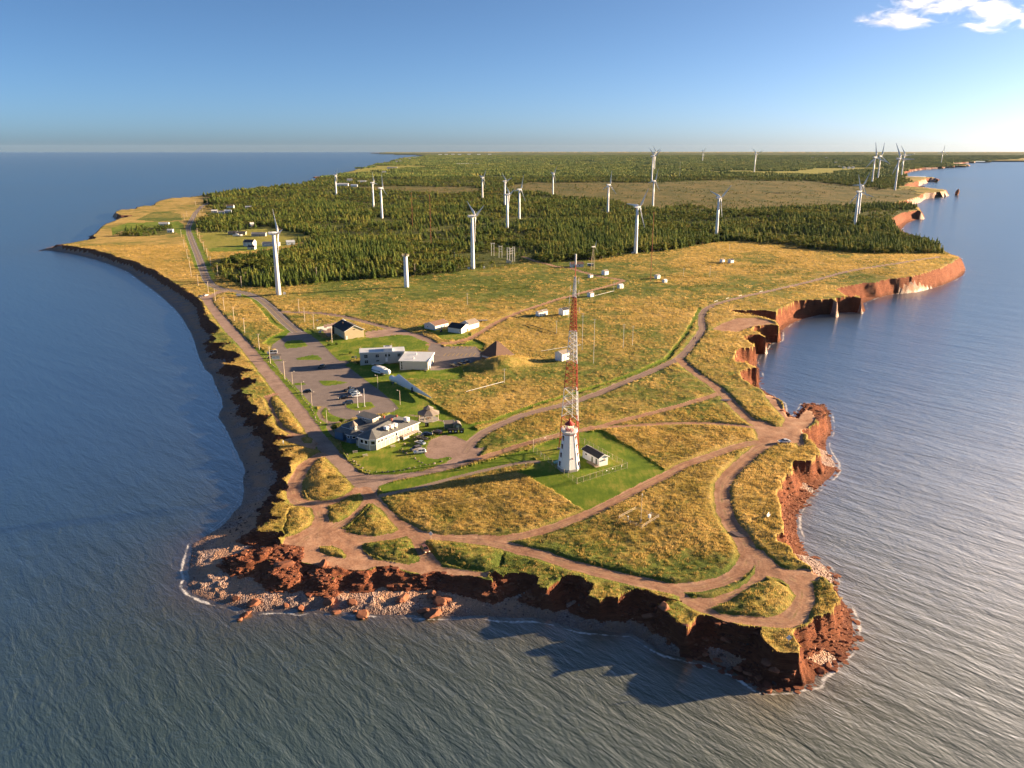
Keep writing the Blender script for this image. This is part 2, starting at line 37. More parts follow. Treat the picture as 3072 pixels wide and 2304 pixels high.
PAINT=[('forest',[(-279.7,749.4),(-260.9,708.8),(-229.0,660.7),(-200.4,648.6),(-178.3,658.5),(-158.9,674.4),(-137.9,682.1),(-108.5,693.0),(-83.7,705.1),(-58.0,718.0),(-42.2,746.4),(-8.5,753.6),(-2.9,765.2),(8.8,781.1),(12.3,843.3),(28.0,784.7),(38.4,780.2),(57.0,794.7),(81.4,799.6),(101.4,816.3),(128.0,847.6),(151.0,856.1),(182.4,884.9),(216.0,916.1),(235.1,938.7),(263.9,962.6),(274.8,950.1),(300.9,924.9),(321.5,899.8),(308.5,882.9),(338.4,857.4),(363.9,826.9),(400.4,825.5),(436.2,822.9),(448.2,824.6),(467.8,884.4),(491.2,958.1),(493.3,1023.9),(515.8,1093.2),(553.6,1186.8),(578.9,1245.3),(642.5,1343.8),(698.2,1405.0),(746.4,1503.8),(721.8,1537.2),(698.9,1536.6),(664.7,1536.1),(932.7,2028.1),(1094.8,2311.8),(1190.9,2455.9),(1432.4,3033.3),(1580.2,3359.5),(2002.8,4124.5),(2823.1,5199.3),(3066.5,5650.4),(7686.7,11571.3),(10821.0,16302.4),(-3665.5,16240.5),(-994.3,9870.2),(-1000.2,7617.5),(-870.7,5470.9),(-790.5,4259.0),(-699.0,3248.0),(-643.1,2641.3),(-650.9,2422.9),(-675.1,2263.7),(-702.5,2112.4),(-708.1,1906.9),(-629.2,1697.8),(-586.0,1591.7),(-501.8,1363.9),(-483.0,1274.9),(-434.3,1129.3),(-404.8,1067.1),(-377.6,1080.8),(-350.6,1159.7),(-323.6,1124.8),(-268.2,936.9),(-244.8,973.2),(-253.7,1028.4),(-238.5,867.2),(-260.5,853.5),(-269.0,839.5),(-282.0,821.8),(-286.2,787.8)],0),('forest',[(-513.6,1038.9),(-530.4,1097.7),(-527.4,1145.8),(-509.0,1162.8),(-481.5,1146.0),(-455.4,1098.1),(-449.5,1075.4),(-462.6,1053.5),(-488.7,1042.0)],0),('bog',[(-7.8,2324.7),(66.0,2550.8),(249.7,2521.8),(391.5,2485.4),(556.1,2574.9),(734.8,2678.6),(905.1,2591.3),(939.5,2639.3),(937.6,2258.3),(955.2,2078.0),(1013.8,2073.1),(914.8,1844.7),(763.6,1627.9),(698.9,1536.6),(664.7,1536.1),(543.5,1452.8),(426.3,1418.4),(414.6,1420.0),(346.9,1400.2),(331.4,1521.3),(260.3,1436.4),(224.9,1561.7),(195.1,1705.9),(138.6,1788.5),(51.3,1973.1),(-7.0,2080.6)],0),('bog',[(-450.6,2303.8),(-320.3,2338.9),(-146.5,2298.9),(-82.3,2202.8),(-83.0,1982.8),(-152.3,1938.3),(-214.8,1990.7),(-280.7,2045.6),(-350.2,2103.2),(-422.9,2193.8)],0),('field',[(827.7,3744.7),(1111.9,3860.8),(1218.4,3741.4),(1590.8,4311.3),(1919.0,4493.3),(2083.0,4494.4),(1849.2,4011.8),(1669.0,3903.9),(1486.0,3742.5),(1318.7,3355.0),(1115.8,3275.9),(1019.9,3437.2),(861.7,3524.7)],0),('field',[(-769.0,4142.4),(-795.1,4947.7),(-644.8,5010.4),(-436.6,4881.2),(-482.2,4507.9),(-563.6,4140.0),(-632.6,3825.4),(-691.7,3554.0),(-675.4,3319.0),(-699.0,3248.0),(-726.5,3472.1)],0),('field',[(-420.1,1082.3),(-378.7,1083.9),(-353.2,1168.4),(-321.9,1124.7),(-256.8,1028.7),(-251.1,986.8),(-261.5,912.7),(-273.2,896.5),(-285.0,886.4),(-336.8,889.8),(-375.2,982.7)],0),('lawn',[(-343.1,907.0),(-315.9,940.5),(-285.4,938.2),(-273.2,896.5),(-295.1,876.3),(-331.4,878.7)],0),('lawn',[(-579.2,1225.1),(-510.7,1244.8),(-484.8,1197.9),(-433.7,1067.8),(-449.3,1082.9),(-481.5,1146.0),(-509.0,1162.8),(-527.4,1145.8),(-534.0,1105.4),(-520.4,1053.1),(-566.2,1145.2)],0),('shrub',[(-588.7,1274.6),(-626.4,1414.0),(-606.0,1440.7),(-563.9,1388.4),(-517.1,1274.9),(-546.4,1250.6)],0),('lawn',[(-67.5,293.9),(-63.3,282.8),(-60.3,276.5),(-57.0,271.0),(-53.1,266.3),(-48.9,264.2),(-43.4,263.8),(-36.1,265.5),(-28.0,270.5),(-22.9,275.8),(-22.1,278.9),(-24.3,279.6),(-27.5,277.7),(-30.9,278.1),(-33.0,280.7),(-33.9,284.8),(-33.6,290.9),(-32.9,298.6),(-30.8,301.3),(-27.2,301.9),(-23.4,299.8),(-18.4,295.0),(-13.7,297.5),(-11.5,303.5),(-21.8,316.8),(-27.9,326.9),(-36.6,335.2),(-52.0,331.3),(-65.2,295.8)],0),('lawn',[(-90.7,415.2),(-81.1,408.4),(-59.9,408.0),(-58.7,398.7),(-43.5,393.4),(-43.1,395.6),(-35.5,397.0),(-26.4,400.7),(-25.1,392.8),(-24.0,384.3),(-25.2,380.7),(-31.0,378.9),(-44.5,380.4),(-52.0,380.7),(-53.7,379.2),(-50.4,367.3),(-43.2,355.0),(-36.0,344.2),(-30.3,333.9),(-24.3,324.2),(-17.1,313.4),(-14.6,308.3),(-12.9,304.1),(-37.6,304.5),(-53.8,331.9),(-70.7,368.0)],0),('lawn',[(-107.3,466.6),(-100.1,467.1),(-89.1,472.0),(-74.8,474.4),(-64.2,477.1),(-56.3,472.7),(-51.1,468.5),(-48.8,459.0),(-48.1,445.6),(-48.1,435.6),(-59.9,432.2),(-83.4,424.7),(-86.2,418.6),(-90.5,414.0),(-102.1,439.2),(-108.6,456.3)],0),('lawn',[(-130.4,488.8),(-124.1,479.7),(-116.3,465.5),(-107.7,447.8),(-99.6,429.8),(-93.8,418.0),(-87.2,417.5),(-83.9,426.1),(-89.4,446.8),(-97.0,450.1),(-101.2,450.3),(-110.2,462.3),(-123.0,486.1),(-130.4,498.1)],0),('lawn',[(-60.9,502.0),(-54.0,487.8),(-48.3,479.2),(-41.8,462.9),(-33.5,461.8),(-26.7,468.7),(-24.8,475.1),(-25.9,481.7),(-34.9,483.7),(-46.9,492.7),(-55.7,503.6)],0),('lawn',[(-39.4,447.0),(-29.3,451.8),(-22.8,462.3),(-19.8,459.1),(-14.4,447.0),(-16.4,434.3),(-21.0,445.7),(-29.0,447.3)],0),('lawn',[(1.3,263.7),(5.7,267.1),(9.7,272.3),(5.5,283.3),(12.7,291.9),(19.1,297.1),(26.8,303.8),(36.5,304.1),(46.6,283.2),(54.6,262.2),(46.3,253.1),(34.6,242.1),(23.8,232.2),(20.3,236.7),(14.9,245.9),(9.2,254.6),(3.9,261.4)],0),('lawn',[(-46.1,254.6),(-39.2,258.8),(-31.2,262.6),(-20.8,267.9),(-14.4,270.7),(-1.3,280.1),(5.5,284.6),(9.7,272.3),(-1.3,270.9),(-14.1,264.3),(-26.4,257.0),(-38.1,250.7),(-43.9,248.4)],0),('lawn',[(-141.5,496.6),(-138.6,484.9),(-138.2,470.6),(-140.0,460.1),(-141.2,454.3),(-146.2,455.8),(-146.6,470.7),(-144.0,484.9)],0),('lawn',[(-146.3,444.5),(-127.6,410.8),(-114.5,386.3),(-105.2,369.2),(-96.8,351.8),(-89.7,337.7),(-84.9,325.5),(-79.9,314.7),(-73.6,303.1)],5.5),('lawn',[(-225.5,627.0),(-211.4,618.7),(-196.2,600.1),(-176.5,558.9),(-157.8,517.6),(-145.5,495.9),(-139.1,489.0)],3.5),('lawn',[(-456.3,1129.6),(-394.6,983.7),(-342.8,863.6),(-297.5,757.3)],6),('lawn',[(-501.9,1274.9),(-415.2,1052.8),(-355.9,919.4),(-288.3,757.0),(-262.0,696.3)],7),('ditch',[(-16.4,313.1),(-6.6,319.6),(3.7,331.8),(14.7,342.2),(31.0,356.5),(44.7,368.9),(61.7,386.1),(82.1,410.7),(82.0,410.7),(95.4,444.2),(104.6,468.7),(117.0,505.8),(129.3,543.3)],3),('paved',[(-642.1,1860.9),(-625.0,1728.2),(-611.8,1643.2),(-598.6,1575.2),(-549.0,1414.0),(-496.0,1254.7),(-464.1,1162.7),(-432.2,1082.6),(-378.7,957.3),(-329.8,843.1),(-290.2,749.7),(-267.3,696.3),(-252.4,666.6),(-237.4,646.8),(-222.4,637.2),(-209.2,626.1),(-204.2,620.1),(-190.6,599.9),(-174.0,567.9),(-161.3,541.3),(-149.8,517.5),(-138.6,495.8),(-133.7,487.3)],7.2),('lot',[(-139.1,487.3),(-138.8,484.9),(-138.4,473.7),(-140.1,461.6),(-140.1,454.3),(-138.8,447.2),(-136.8,441.7),(-138.9,438.3),(-135.8,432.3),(-130.1,420.7),(-119.8,397.7),(-113.6,386.2),(-106.0,372.2),(-101.6,364.2),(-98.1,357.4),(-93.6,348.2),(-89.7,341.1),(-88.8,339.4),(-85.6,339.8),(-83.1,338.0),(-82.0,336.7),(-80.4,331.7),(-77.6,327.6),(-74.4,324.4),(-70.2,321.5),(-67.5,323.4),(-52.0,331.3),(-50.4,335.5),(-52.2,340.6),(-55.0,346.7),(-62.1,361.1),(-70.1,375.0),(-78.2,390.0),(-85.0,402.9),(-89.1,409.1),(-87.0,413.2),(-89.4,417.1),(-93.8,418.0),(-99.6,429.8),(-107.7,447.8),(-116.3,465.5),(-124.1,479.7),(-130.4,488.8)],0),('island',[(-133.4,454.2),(-134.4,463.0),(-130.7,466.6),(-125.7,465.8),(-121.7,458.3),(-118.9,451.7),(-121.2,449.0),(-125.7,446.3),(-129.7,445.7)],0),('island',[(-118.4,423.0),(-117.4,426.1),(-111.3,431.1),(-108.1,430.3),(-103.6,421.7),(-104.6,419.6),(-112.3,420.2),(-116.8,421.0)],0),('island',[(-96.0,380.2),(-92.0,380.6),(-85.8,379.2),(-80.7,376.4),(-83.7,373.5),(-90.1,370.7),(-92.3,372.8),(-94.5,377.0)],0),('island',[(-74.8,339.9),(-73.2,342.5),(-69.0,344.5),(-64.2,345.3),(-61.0,338.3),(-63.2,334.6),(-68.2,333.1),(-72.8,336.1)],0),('island',[(-107.1,375.4),(-105.4,376.9),(-102.4,376.8),(-100.6,373.6),(-103.5,371.7),(-105.6,371.7)],0),('island',[(-129.6,417.6),(-127.7,421.3),(-124.9,421.5),(-125.1,419.1)],0),('island',[(-83.2,330.2),(-83.7,335.9),(-83.0,337.6),(-81.4,334.2),(-80.2,330.9),(-77.6,327.2),(-74.0,324.0),(-70.2,321.5),(-72.1,319.7),(-75.6,318.3),(-78.2,320.6),(-81.0,325.4)],0),('foot',[(-84.1,338.9),(-84.6,333.5),(-84.0,329.4),(-81.5,323.0),(-78.4,319.1),(-75.8,316.8),(-73.3,318.2),(-70.0,320.4)],1.9),('foot',[(-76.1,317.8),(-76.1,312.6),(-74.0,306.8),(-71.2,301.9),(-68.8,298.5),(-65.2,295.8)],1.9),('foot',[(-44.0,326.8),(-40.7,325.1),(-35.4,323.1),(-29.9,319.2),(-27.4,316.9)],1.3),('gravel',[(-236.8,603.6),(-227.6,583.7),(-211.3,551.1),(-189.1,507.0),(-172.5,476.4),(-158.8,452.3),(-141.0,417.7),(-125.3,387.1),(-113.8,364.0),(-105.1,347.1),(-93.9,325.3),(-86.0,310.1),(-79.2,296.2),(-71.8,282.5),(-65.3,271.3),(-59.2,260.8),(-54.0,253.4),(-51.1,251.1),(-50.9,256.8),(-54.4,264.8),(-59.1,273.3),(-64.9,282.4),(-69.7,292.2),(-76.2,304.2),(-83.1,318.9),(-91.1,334.9),(-100.9,354.2),(-113.1,378.2),(-125.0,400.7),(-138.8,427.8),(-154.3,458.1),(-169.8,486.1),(-186.6,518.1),(-206.1,555.4),(-223.1,588.5),(-229.9,606.1),(-232.2,624.4),(-227.2,637.8),(-237.0,640.7),(-237.0,624.4),(-238.8,616.5),(-243.4,611.3)],0),('gravel',[(-60.6,274.2),(-55.6,266.7),(-51.7,264.0),(-47.4,263.7),(-41.4,263.9),(-33.1,266.3),(-28.5,269.3),(-28.1,270.9),(-24.3,273.5),(-22.4,277.9),(-23.9,279.7),(-28.2,277.5),(-31.9,278.8),(-33.1,281.7),(-32.8,291.3),(-32.3,296.4),(-28.0,301.7),(-24.1,301.6),(-19.4,296.2),(-17.5,294.8),(-13.4,287.0),(-10.6,288.1),(-13.0,278.5),(-10.2,276.6),(-16.3,272.5),(-20.9,268.9),(-25.9,266.0),(-34.1,262.2),(-41.7,258.9),(-46.1,254.6),(-45.2,243.5),(-47.3,241.7),(-53.9,251.8)],0),('gravel',[(-17.8,283.8),(-15.6,295.1),(-11.2,305.8),(-5.0,314.2),(3.7,324.6),(14.3,333.0),(22.0,338.4),(30.0,344.9),(40.4,354.9),(50.2,366.5),(64.0,381.6),(80.2,400.8),(89.0,412.4),(95.9,427.2),(104.8,449.4),(112.4,468.1),(116.9,481.3),(121.6,505.3),(124.8,519.7),(131.6,538.7),(141.2,555.0),(157.7,572.7),(177.4,592.8),(201.5,615.1),(222.3,635.3),(243.8,655.2),(283.7,694.3),(303.0,708.5),(333.4,729.3),(360.1,746.9),(383.7,765.5),(421.2,793.5)],4.6),('gravel',[(-161.1,549.7),(-147.9,547.2),(-134.9,545.5),(-115.8,533.9),(-101.0,519.9),(-86.5,504.7),(-72.9,490.2),(-59.9,476.3),(-51.2,463.2),(-58.9,477.9),(-50.9,464.7),(-44.6,450.7)],4.8),('dirt',[(-48.1,450.9),(-33.8,455.7),(-25.1,465.3),(-18.6,484.6),(-12.4,505.2),(-4.7,523.5),(5.9,545.0),(19.1,565.8),(33.3,588.2),(45.0,602.4),(59.7,622.5),(75.0,641.3),(86.9,658.6),(93.5,670.9),(88.7,681.0),(75.8,695.2),(62.4,724.1),(53.3,750.8),(42.8,754.3),(32.4,776.3),(21.2,797.7),(10.8,829.2)],4.2),('lot',[(-47.7,436.4),(-47.7,453.8),(-42.1,453.6),(-39.9,444.6),(-21.3,445.5),(-17.4,432.7),(-16.6,415.7),(-21.7,409.5),(-30.0,400.3),(-37.1,396.0),(-42.3,395.8),(-44.7,433.5)],0),('gravel',[(-91.4,485.7),(-84.7,489.2),(-78.3,494.1),(-77.9,500.6),(-67.9,491.0),(-61.0,480.7),(-57.4,473.2),(-70.5,478.6),(-76.7,474.1),(-85.6,469.8),(-89.1,472.3)],0),('gravel',[(-122.5,506.1),(-113.9,515.4),(-110.1,508.4),(-113.4,497.9),(-109.9,480.3),(-111.5,473.3),(-118.3,487.9)],0),('dirt',[(-16.4,274.7),(-10.3,278.4),(-3.6,283.9),(3.3,289.8),(10.5,294.7),(18.8,300.6),(26.9,305.3),(35.6,309.5),(43.7,315.0),(51.2,319.9),(60.5,325.4),(62.6,326.8),(74.6,334.8),(84.6,341.6),(93.4,348.9)],3.6),('dirt',[(33.0,308.2),(43.0,309.2),(53.1,310.5),(54.8,310.3),(62.4,311.5),(74.8,311.5),(84.3,309.6),(93.3,306.5),(98.4,304.0)],2.6),('dirt',[(-50.4,251.8),(-44.7,241.7),(-38.8,231.5),(-33.7,224.2),(-29.5,220.2),(-23.6,216.5),(-19.2,217.4),(-11.9,216.7),(-4.6,215.8),(2.6,217.2),(8.1,219.6),(13.7,223.1),(19.6,227.5),(25.7,232.1),(34.4,240.3),(43.6,249.3),(54.2,259.5),(61.9,268.0),(71.4,274.9),(82.2,282.6),(90.9,287.6),(97.8,289.0),(102.5,289.4)],4.2),('dirt',[(-34.9,226.6),(-28.5,219.4),(-20.9,216.8),(-13.6,215.6),(-8.2,214.9),(-2.8,212.0),(2.5,208.3),(9.3,204.7),(15.8,199.3),(22.2,195.6),(28.3,192.0),(34.3,188.5),(40.5,185.5),(42.7,184.9),(49.0,185.3),(54.9,187.4),(59.9,190.7),(63.3,195.0),(66.1,200.7),(66.9,206.2),(67.0,212.0),(66.2,218.2),(66.3,225.7),(67.1,233.6),(69.1,243.0),(71.5,250.9),(76.1,259.1),(81.8,267.5),(87.4,275.2),(93.7,283.1),(98.8,287.7)],5),('dirt',[(68.0,201.9),(69.0,196.6),(70.0,192.1),(73.9,189.4),(78.9,189.9)],6),('dirt',[(68.1,197.9),(66.5,192.2),(64.0,188.0),(59.7,184.1),(54.4,180.3),(49.0,178.3),(45.1,181.4),(42.6,184.5)],4),('dirt',[(73.7,188.8),(75.6,185.8),(73.9,180.0),(71.1,174.6),(68.5,170.5),(65.7,169.0),(58.8,170.1),(53.4,171.9),(48.9,175.6),(45.6,179.6)],6),('dirt',[(88.5,410.0),(89.4,395.8),(91.5,380.3),(93.9,367.7),(95.6,357.9),(96.1,348.7),(96.7,338.3),(97.4,325.2),(98.4,314.3),(100.3,305.4),(103.4,299.6)],4.6),('dirt',[(121.2,477.6),(131.1,493.9),(145.3,510.1),(157.2,510.7),(163.8,501.6),(165.8,493.2),(158.9,490.3),(148.6,486.0),(137.7,473.5),(128.3,473.9),(122.7,480.9)],0),('dirt',[(98.4,314.3),(104.4,311.0),(106.1,305.1),(108.9,305.0),(113.3,313.8),(113.7,332.8),(114.1,344.5),(116.2,349.8),(118.9,341.0),(116.3,324.6),(117.3,316.8),(124.0,324.6),(129.9,329.4),(130.1,323.0),(124.1,310.7),(116.7,300.6),(113.8,295.2),(110.8,285.1),(108.1,282.7),(108.5,286.4),(101.7,286.6),(95.2,288.2),(96.1,295.9),(97.5,304.1)],0),('foot',[(-44.1,247.1),(-38.1,250.2),(-30.3,254.2),(-20.3,260.6),(-9.9,266.1),(-1.3,270.3),(5.3,272.6),(9.3,272.4)],2.2),('dirt',[(-65.5,220.4),(-62.0,227.4),(-58.4,228.3),(-54.1,225.9),(-51.0,221.3),(-45.1,217.5),(-44.6,212.4),(-42.9,208.8),(-39.5,205.2),(-29.4,202.1),(-25.9,204.1),(-25.6,207.5),(-22.6,201.8),(-21.8,197.8),(-24.3,195.9),(-34.8,201.7),(-38.1,201.1),(-41.2,199.1),(-46.6,199.2),(-50.1,199.9),(-54.9,201.9),(-60.2,203.9),(-65.3,208.7),(-69.1,210.0),(-74.2,210.6),(-78.2,205.6),(-75.8,211.3),(-68.2,214.3),(-68.5,218.0)],0),('dirt',[(-72.5,281.6),(-74.5,276.5),(-76.1,268.9),(-75.7,258.6),(-74.5,250.7),(-71.7,243.3),(-67.9,240.7),(-62.2,241.7),(-56.9,245.3),(-53.6,250.8)],5),('dirt',[(-64.5,239.9),(-61.0,231.4),(-59.2,226.7),(-59.6,222.0),(-62.3,218.2),(-63.8,213.7)],6.5),('dirt',[(-49.0,243.5),(-50.9,236.6),(-52.7,229.9),(-55.3,224.4),(-59.1,219.7)],4),('dirt',[(-52.1,221.3),(-47.6,217.2),(-42.2,217.1),(-37.1,219.3),(-33.3,221.1)],5),('dirt',[(-29.8,219.4),(-26.9,213.4),(-25.6,207.5),(-23.4,203.2),(-22.1,201.1)],4.4),('dirt',[(-26.4,204.1),(-22.0,201.1),(-16.1,198.8),(-11.0,197.2),(-6.3,196.2),(-6.9,193.6),(-10.2,194.5),(-17.5,195.7),(-20.9,197.1),(-24.4,198.6)],0),('dirt',[(-79.2,296.2),(-86.7,303.1),(-95.3,313.2),(-100.7,325.4),(-106.0,336.8),(-110.1,347.2),(-113.9,354.5),(-111.0,358.2)],3),('dirt',[(-91.0,297.8),(-83.5,292.5),(-76.1,287.3),(-76.2,293.6),(-84.6,304.4),(-90.6,303.2)],0),('rock',[(-78.4,208.4),(-76.0,211.6),(-71.8,212.1),(-68.2,214.3),(-61.7,212.7),(-60.1,203.6),(-58.7,195.3),(-62.4,193.3),(-66.4,195.8),(-68.2,203.1),(-70.2,205.4),(-75.4,203.2),(-79.3,205.2)],0),('rock',[(-56.9,202.9),(-46.7,199.7),(-39.5,199.0),(-34.5,201.6),(-27.7,196.1),(-29.7,193.9),(-34.0,196.3),(-40.2,193.9),(-44.3,197.9),(-49.1,195.3),(-49.8,192.4),(-52.9,193.0),(-55.7,197.9)],0),('rock',[(119.3,316.0),(122.4,322.2),(128.4,332.6),(135.4,331.0),(133.4,322.2),(130.3,314.5),(125.1,310.7),(128.1,324.6),(126.1,326.1)],0),('mound',[(-70.4,280.4),(-65.7,273.1),(-60.9,264.6),(-56.7,258.6),(-54.2,253.2),(-55.7,249.0),(-58.9,244.8),(-63.3,243.0),(-67.8,245.2),(-70.8,250.8),(-72.4,255.6),(-72.7,263.6),(-73.1,271.0),(-72.7,278.7)],0),('mound',[(-51.6,249.0),(-49.5,245.3),(-49.9,240.0),(-51.6,232.4),(-54.6,228.3),(-57.3,228.3),(-59.3,233.1),(-59.2,237.3),(-56.6,243.5),(-53.8,248.0)],0),('mound',[(-46.2,241.3),(-42.8,237.4),(-38.6,229.8),(-35.1,223.4),(-36.6,221.2),(-41.4,219.0),(-46.3,219.8),(-51.1,222.1),(-50.4,226.0),(-48.6,232.4)],0),('mound',[(-37.4,216.7),(-32.9,218.0),(-30.6,217.2),(-28.5,212.0),(-26.4,205.5),(-27.5,202.7),(-30.9,202.9),(-36.7,205.1),(-41.5,208.8),(-44.2,212.4),(-44.0,215.3)],0),('mound',[(-57.2,213.1),(-53.4,213.5),(-50.0,211.0),(-47.5,207.4),(-48.2,205.7),(-52.7,207.4),(-56.5,210.2)],0),('mound',[(-71.9,232.1),(-72.1,237.2),(-69.5,239.4),(-65.7,238.1),(-62.9,232.2),(-62.5,226.6),(-64.6,222.7),(-67.1,219.6),(-68.5,219.5),(-70.7,223.3),(-71.0,228.0)],0),('mound',[(-25.9,216.3),(-24.2,216.6),(-15.4,214.6),(-8.1,212.0),(-2.8,209.4),(-1.7,206.8),(-2.4,202.7),(-3.3,198.0),(-7.6,196.9),(-12.4,198.6),(-16.9,200.9),(-20.5,203.8),(-23.0,208.1),(-25.5,213.3)],0),('mound',[(49.5,175.5),(55.1,178.6),(59.4,182.9),(63.9,186.8),(67.1,187.9),(70.1,187.4),(71.9,184.1),(72.1,180.1),(69.7,175.7),(65.8,172.1),(61.9,170.7),(56.2,171.5),(51.2,172.8)],0),('mound',[(44.2,183.2),(48.5,183.0),(55.4,185.5),(60.2,188.3),(63.9,192.4),(66.3,196.1),(66.7,195.4),(64.6,190.5),(61.3,186.4),(56.2,182.5),(50.9,179.9),(45.7,180.2)],0),('mound',[(-111.6,354.4),(-109.1,355.3),(-101.5,341.8),(-91.6,322.1),(-85.5,310.1),(-84.9,305.8),(-87.7,305.2),(-95.3,313.2),(-104.5,333.4),(-110.1,347.2)],0),('mound',[(-84.2,299.0),(-82.4,301.7),(-79.3,298.9),(-78.7,294.3),(-81.4,293.7)],0)]
CARS=[('suv', (0.012, 0.02, 0.022), -99.8, 404.4, -1.94, 'dark green-black SUV alone in the middle of the open car park'), ('hatch', (0.01, 0.013, 0.016), -96.8, 361.0, -2.9, 'dark hatchback parked alone beside the boulder row of the car park'), ('pickup', (0.008, 0.008, 0.01), -76.9, 363.3, 0.72, 'black pickup farthest back in the row of cars near the flagpoles'), ('suv', (0.1, 0.15, 0.22), -74.7, 359.6, 0.71, 'blue-grey SUV behind the white sedan near the flagpoles'), ('sedan', (0.16, 0.22, 0.3), -73.4, 357.2, 0.62, 'light blue sedan directly behind the white sedan near the flagpoles'), ('sedan', (0.7, 0.7, 0.7), -71.9, 353.5, -2.66, 'white sedan at the near end of the row beside the flagpoles'), ('sedan', (0.008, 0.008, 0.01), -77.5, 350.7, -2.77, 'black sedan parked left of the white sedan near the flagpoles'), ('suv', (0.02, 0.03, 0.05), -73.9, 342.9, -2.62, 'dark blue minivan touching the edge of the flagpole island'), ('sedan', (0.015, 0.02, 0.045), -34.1, 302.0, 0.16, 'navy sedan second from the back on the visitor centre gravel lot'), ('hatch', (0.05, 0.02, 0.018), -30.2, 304.3, 2.69, 'dark maroon hatchback nearest the green sheds on the gravel lot'), ('pickup', (0.008, 0.008, 0.008), -35.7, 297.6, 2.52, 'black pickup between navy sedan and pale blue sedan on gravel lot'), ('sedan', (0.3, 0.38, 0.45), -35.8, 292.8, 2.48, 'pale blue sedan on the gravel lot beside the visitor centre'), ('suv', (0.16, 0.14, 0.13), -36.8, 286.4, -2.42, 'grey-brown SUV parked beside the white SUV on the gravel lot'), ('suv', (0.7, 0.7, 0.7), -35.0, 283.3, -2.85, 'white SUV at the near end of the gravel lot'), ('pickup', (0.01, 0.01, 0.012), -30.1, 403.3, -0.83, 'leftmost of three black pickups on the rear asphalt lot'), ('pickup', (0.012, 0.012, 0.014), -26.4, 406.7, -0.83, 'middle one of three black pickups on the rear asphalt lot'), ('pickup', (0.01, 0.012, 0.016), -23.8, 409.1, -0.78, 'rightmost of three black pickups on the rear asphalt lot, nearest mound'), ('van', (0.65, 0.65, 0.62), -134.2, 434.3, -2.85, 'white camper van with a yellow kayak on its roof, left car park edge'), ('hatch', (0.25, 0.01, 0.015), -132.0, 425.5, -2.88, 'red car half hidden behind the roofed notice board'), ('hatch', (0.01, 0.012, 0.016), -240.6, 611.3, -1.83, 'dark car at the clifftop pull-off by the road bend'), ('sedan', (0.65, 0.65, 0.65), -238.7, 617.6, 1.23, 'white car at the clifftop pull-off by the road bend'), ('sedan', (0.75, 0.75, 0.75), 104.3, 287.7, -3.08, 'lone white sedan on bare red earth near the eastern cliff'), ('sedan', (0.22, 0.1, 0.06), -25.4, 210.1, -1.11, 'bronze sedan on the sandy track down to the beach')]
POLES=[(-283.5,705.1),(-261.7,663.1),(-240.7,628.7),(-222.6,593.4),(-203.6,557.6),(-184.1,520.0),(-165.7,484.5),(-144.4,443.9),(-129.6,414.4),(-113.4,383.5),(-136.6,517.1),(-125.4,495.5),(-106.3,460.0),(-424.6,1038.8),(-374.2,920.5),(-333.3,824.4),(-308.0,765.1),(-511.7,1270.8),(-528.2,1324.3),(-480.3,1225.5),(-491.9,1270.8),(-520.1,1359.1),(-546.4,1440.7),(-410.0,1055.6),(-379.7,983.0),(-342.7,895.7),(-316.0,832.9),(-290.3,772.1),(-263.6,715.2),(-222.5,653.8),(-609.1,1575.2),(-611.8,1643.2),(-635.7,1784.1),(-171.2,698.9),(-87.1,716.3),(-57.1,796.3),(-148.8,550.2)]
LAMPS=[(-107.0,374.1,1),(-98.0,356.5,1),(-89.5,340.3,1),(-64.1,365.9,-1),(-50.2,341.5,-1),(-77.3,315.7,1)]
FLAGS=[(-68.5,337.9),(-65.7,339.1)]
SHEDS=[(18.3,529.2),(21.5,532.9),(35.0,532.0),(59.3,598.6),(86.4,633.4),(26.8,413.9),(82.3,706.5),(68.0,690.9),(124.3,682.6),(126.5,659.5),(203.5,776.6),(210.6,771.7)]
PICNIC=[(-59.6,284.0),(-55.2,280.7),(-46.1,289.5)]
DOCKROCK=[(-62.3,282.2),(-61.3,280.5),(-59.6,277.6),(-58.6,276.0),(-58.0,275.4),(-57.0,273.2),(-55.8,272.1),(-54.4,269.7),(-52.4,267.3),(-51.1,267.0),(-48.5,266.2),(-46.8,266.2),(-45.1,265.9),(-44.2,266.2),(-42.2,266.9),(-40.6,267.7),(-38.7,268.1),(-37.7,268.9),(-37.1,269.4),(-35.5,269.9),(-33.7,271.5),(-31.7,272.5),(-30.1,272.5),(-28.6,273.5),(-26.2,275.4),(-23.6,277.8),(-34.4,275.6),(-33.2,274.2),(-35.7,277.0),(-36.6,278.8),(-37.7,280.2),(-40.3,283.4),(-41.4,284.9),(-42.7,286.4),(-42.0,287.6),(-40.1,291.0),(-42.0,292.9),(-44.1,294.5),(-39.2,297.3),(-40.7,295.4),(-39.1,300.0),(-89.8,338.2)]
LOTROCK=[(-141.1,436.3),(-139.0,432.4),(-137.0,428.4),(-134.5,423.3),(-132.0,418.2),(-130.0,414.5),(-128.3,412.0),(-126.8,409.6),(-125.3,407.2),(-123.7,404.8),(-121.7,401.2),(-119.8,397.7),(-118.2,394.2),(-117.0,391.9),(-115.1,388.5),(-113.0,384.0),(-110.9,379.7),(-109.2,376.5),(-107.4,373.3),(-105.9,370.2),(-104.9,368.2),(-103.0,364.2),(-101.4,361.3),(-100.2,359.3),(-98.9,356.5),(-97.5,353.7),(-96.1,350.9),(-94.6,348.2),(-93.1,345.1),(-91.8,342.9),(-90.3,340.3),(-89.3,337.7),(-88.6,335.6),(-87.8,334.0),(-87.0,331.9),(-86.2,329.9),(-85.9,327.8),(-84.9,325.5),(-84.2,323.9),(-83.1,321.5),(-82.3,319.6),(-80.9,317.7),(-79.6,314.7)]
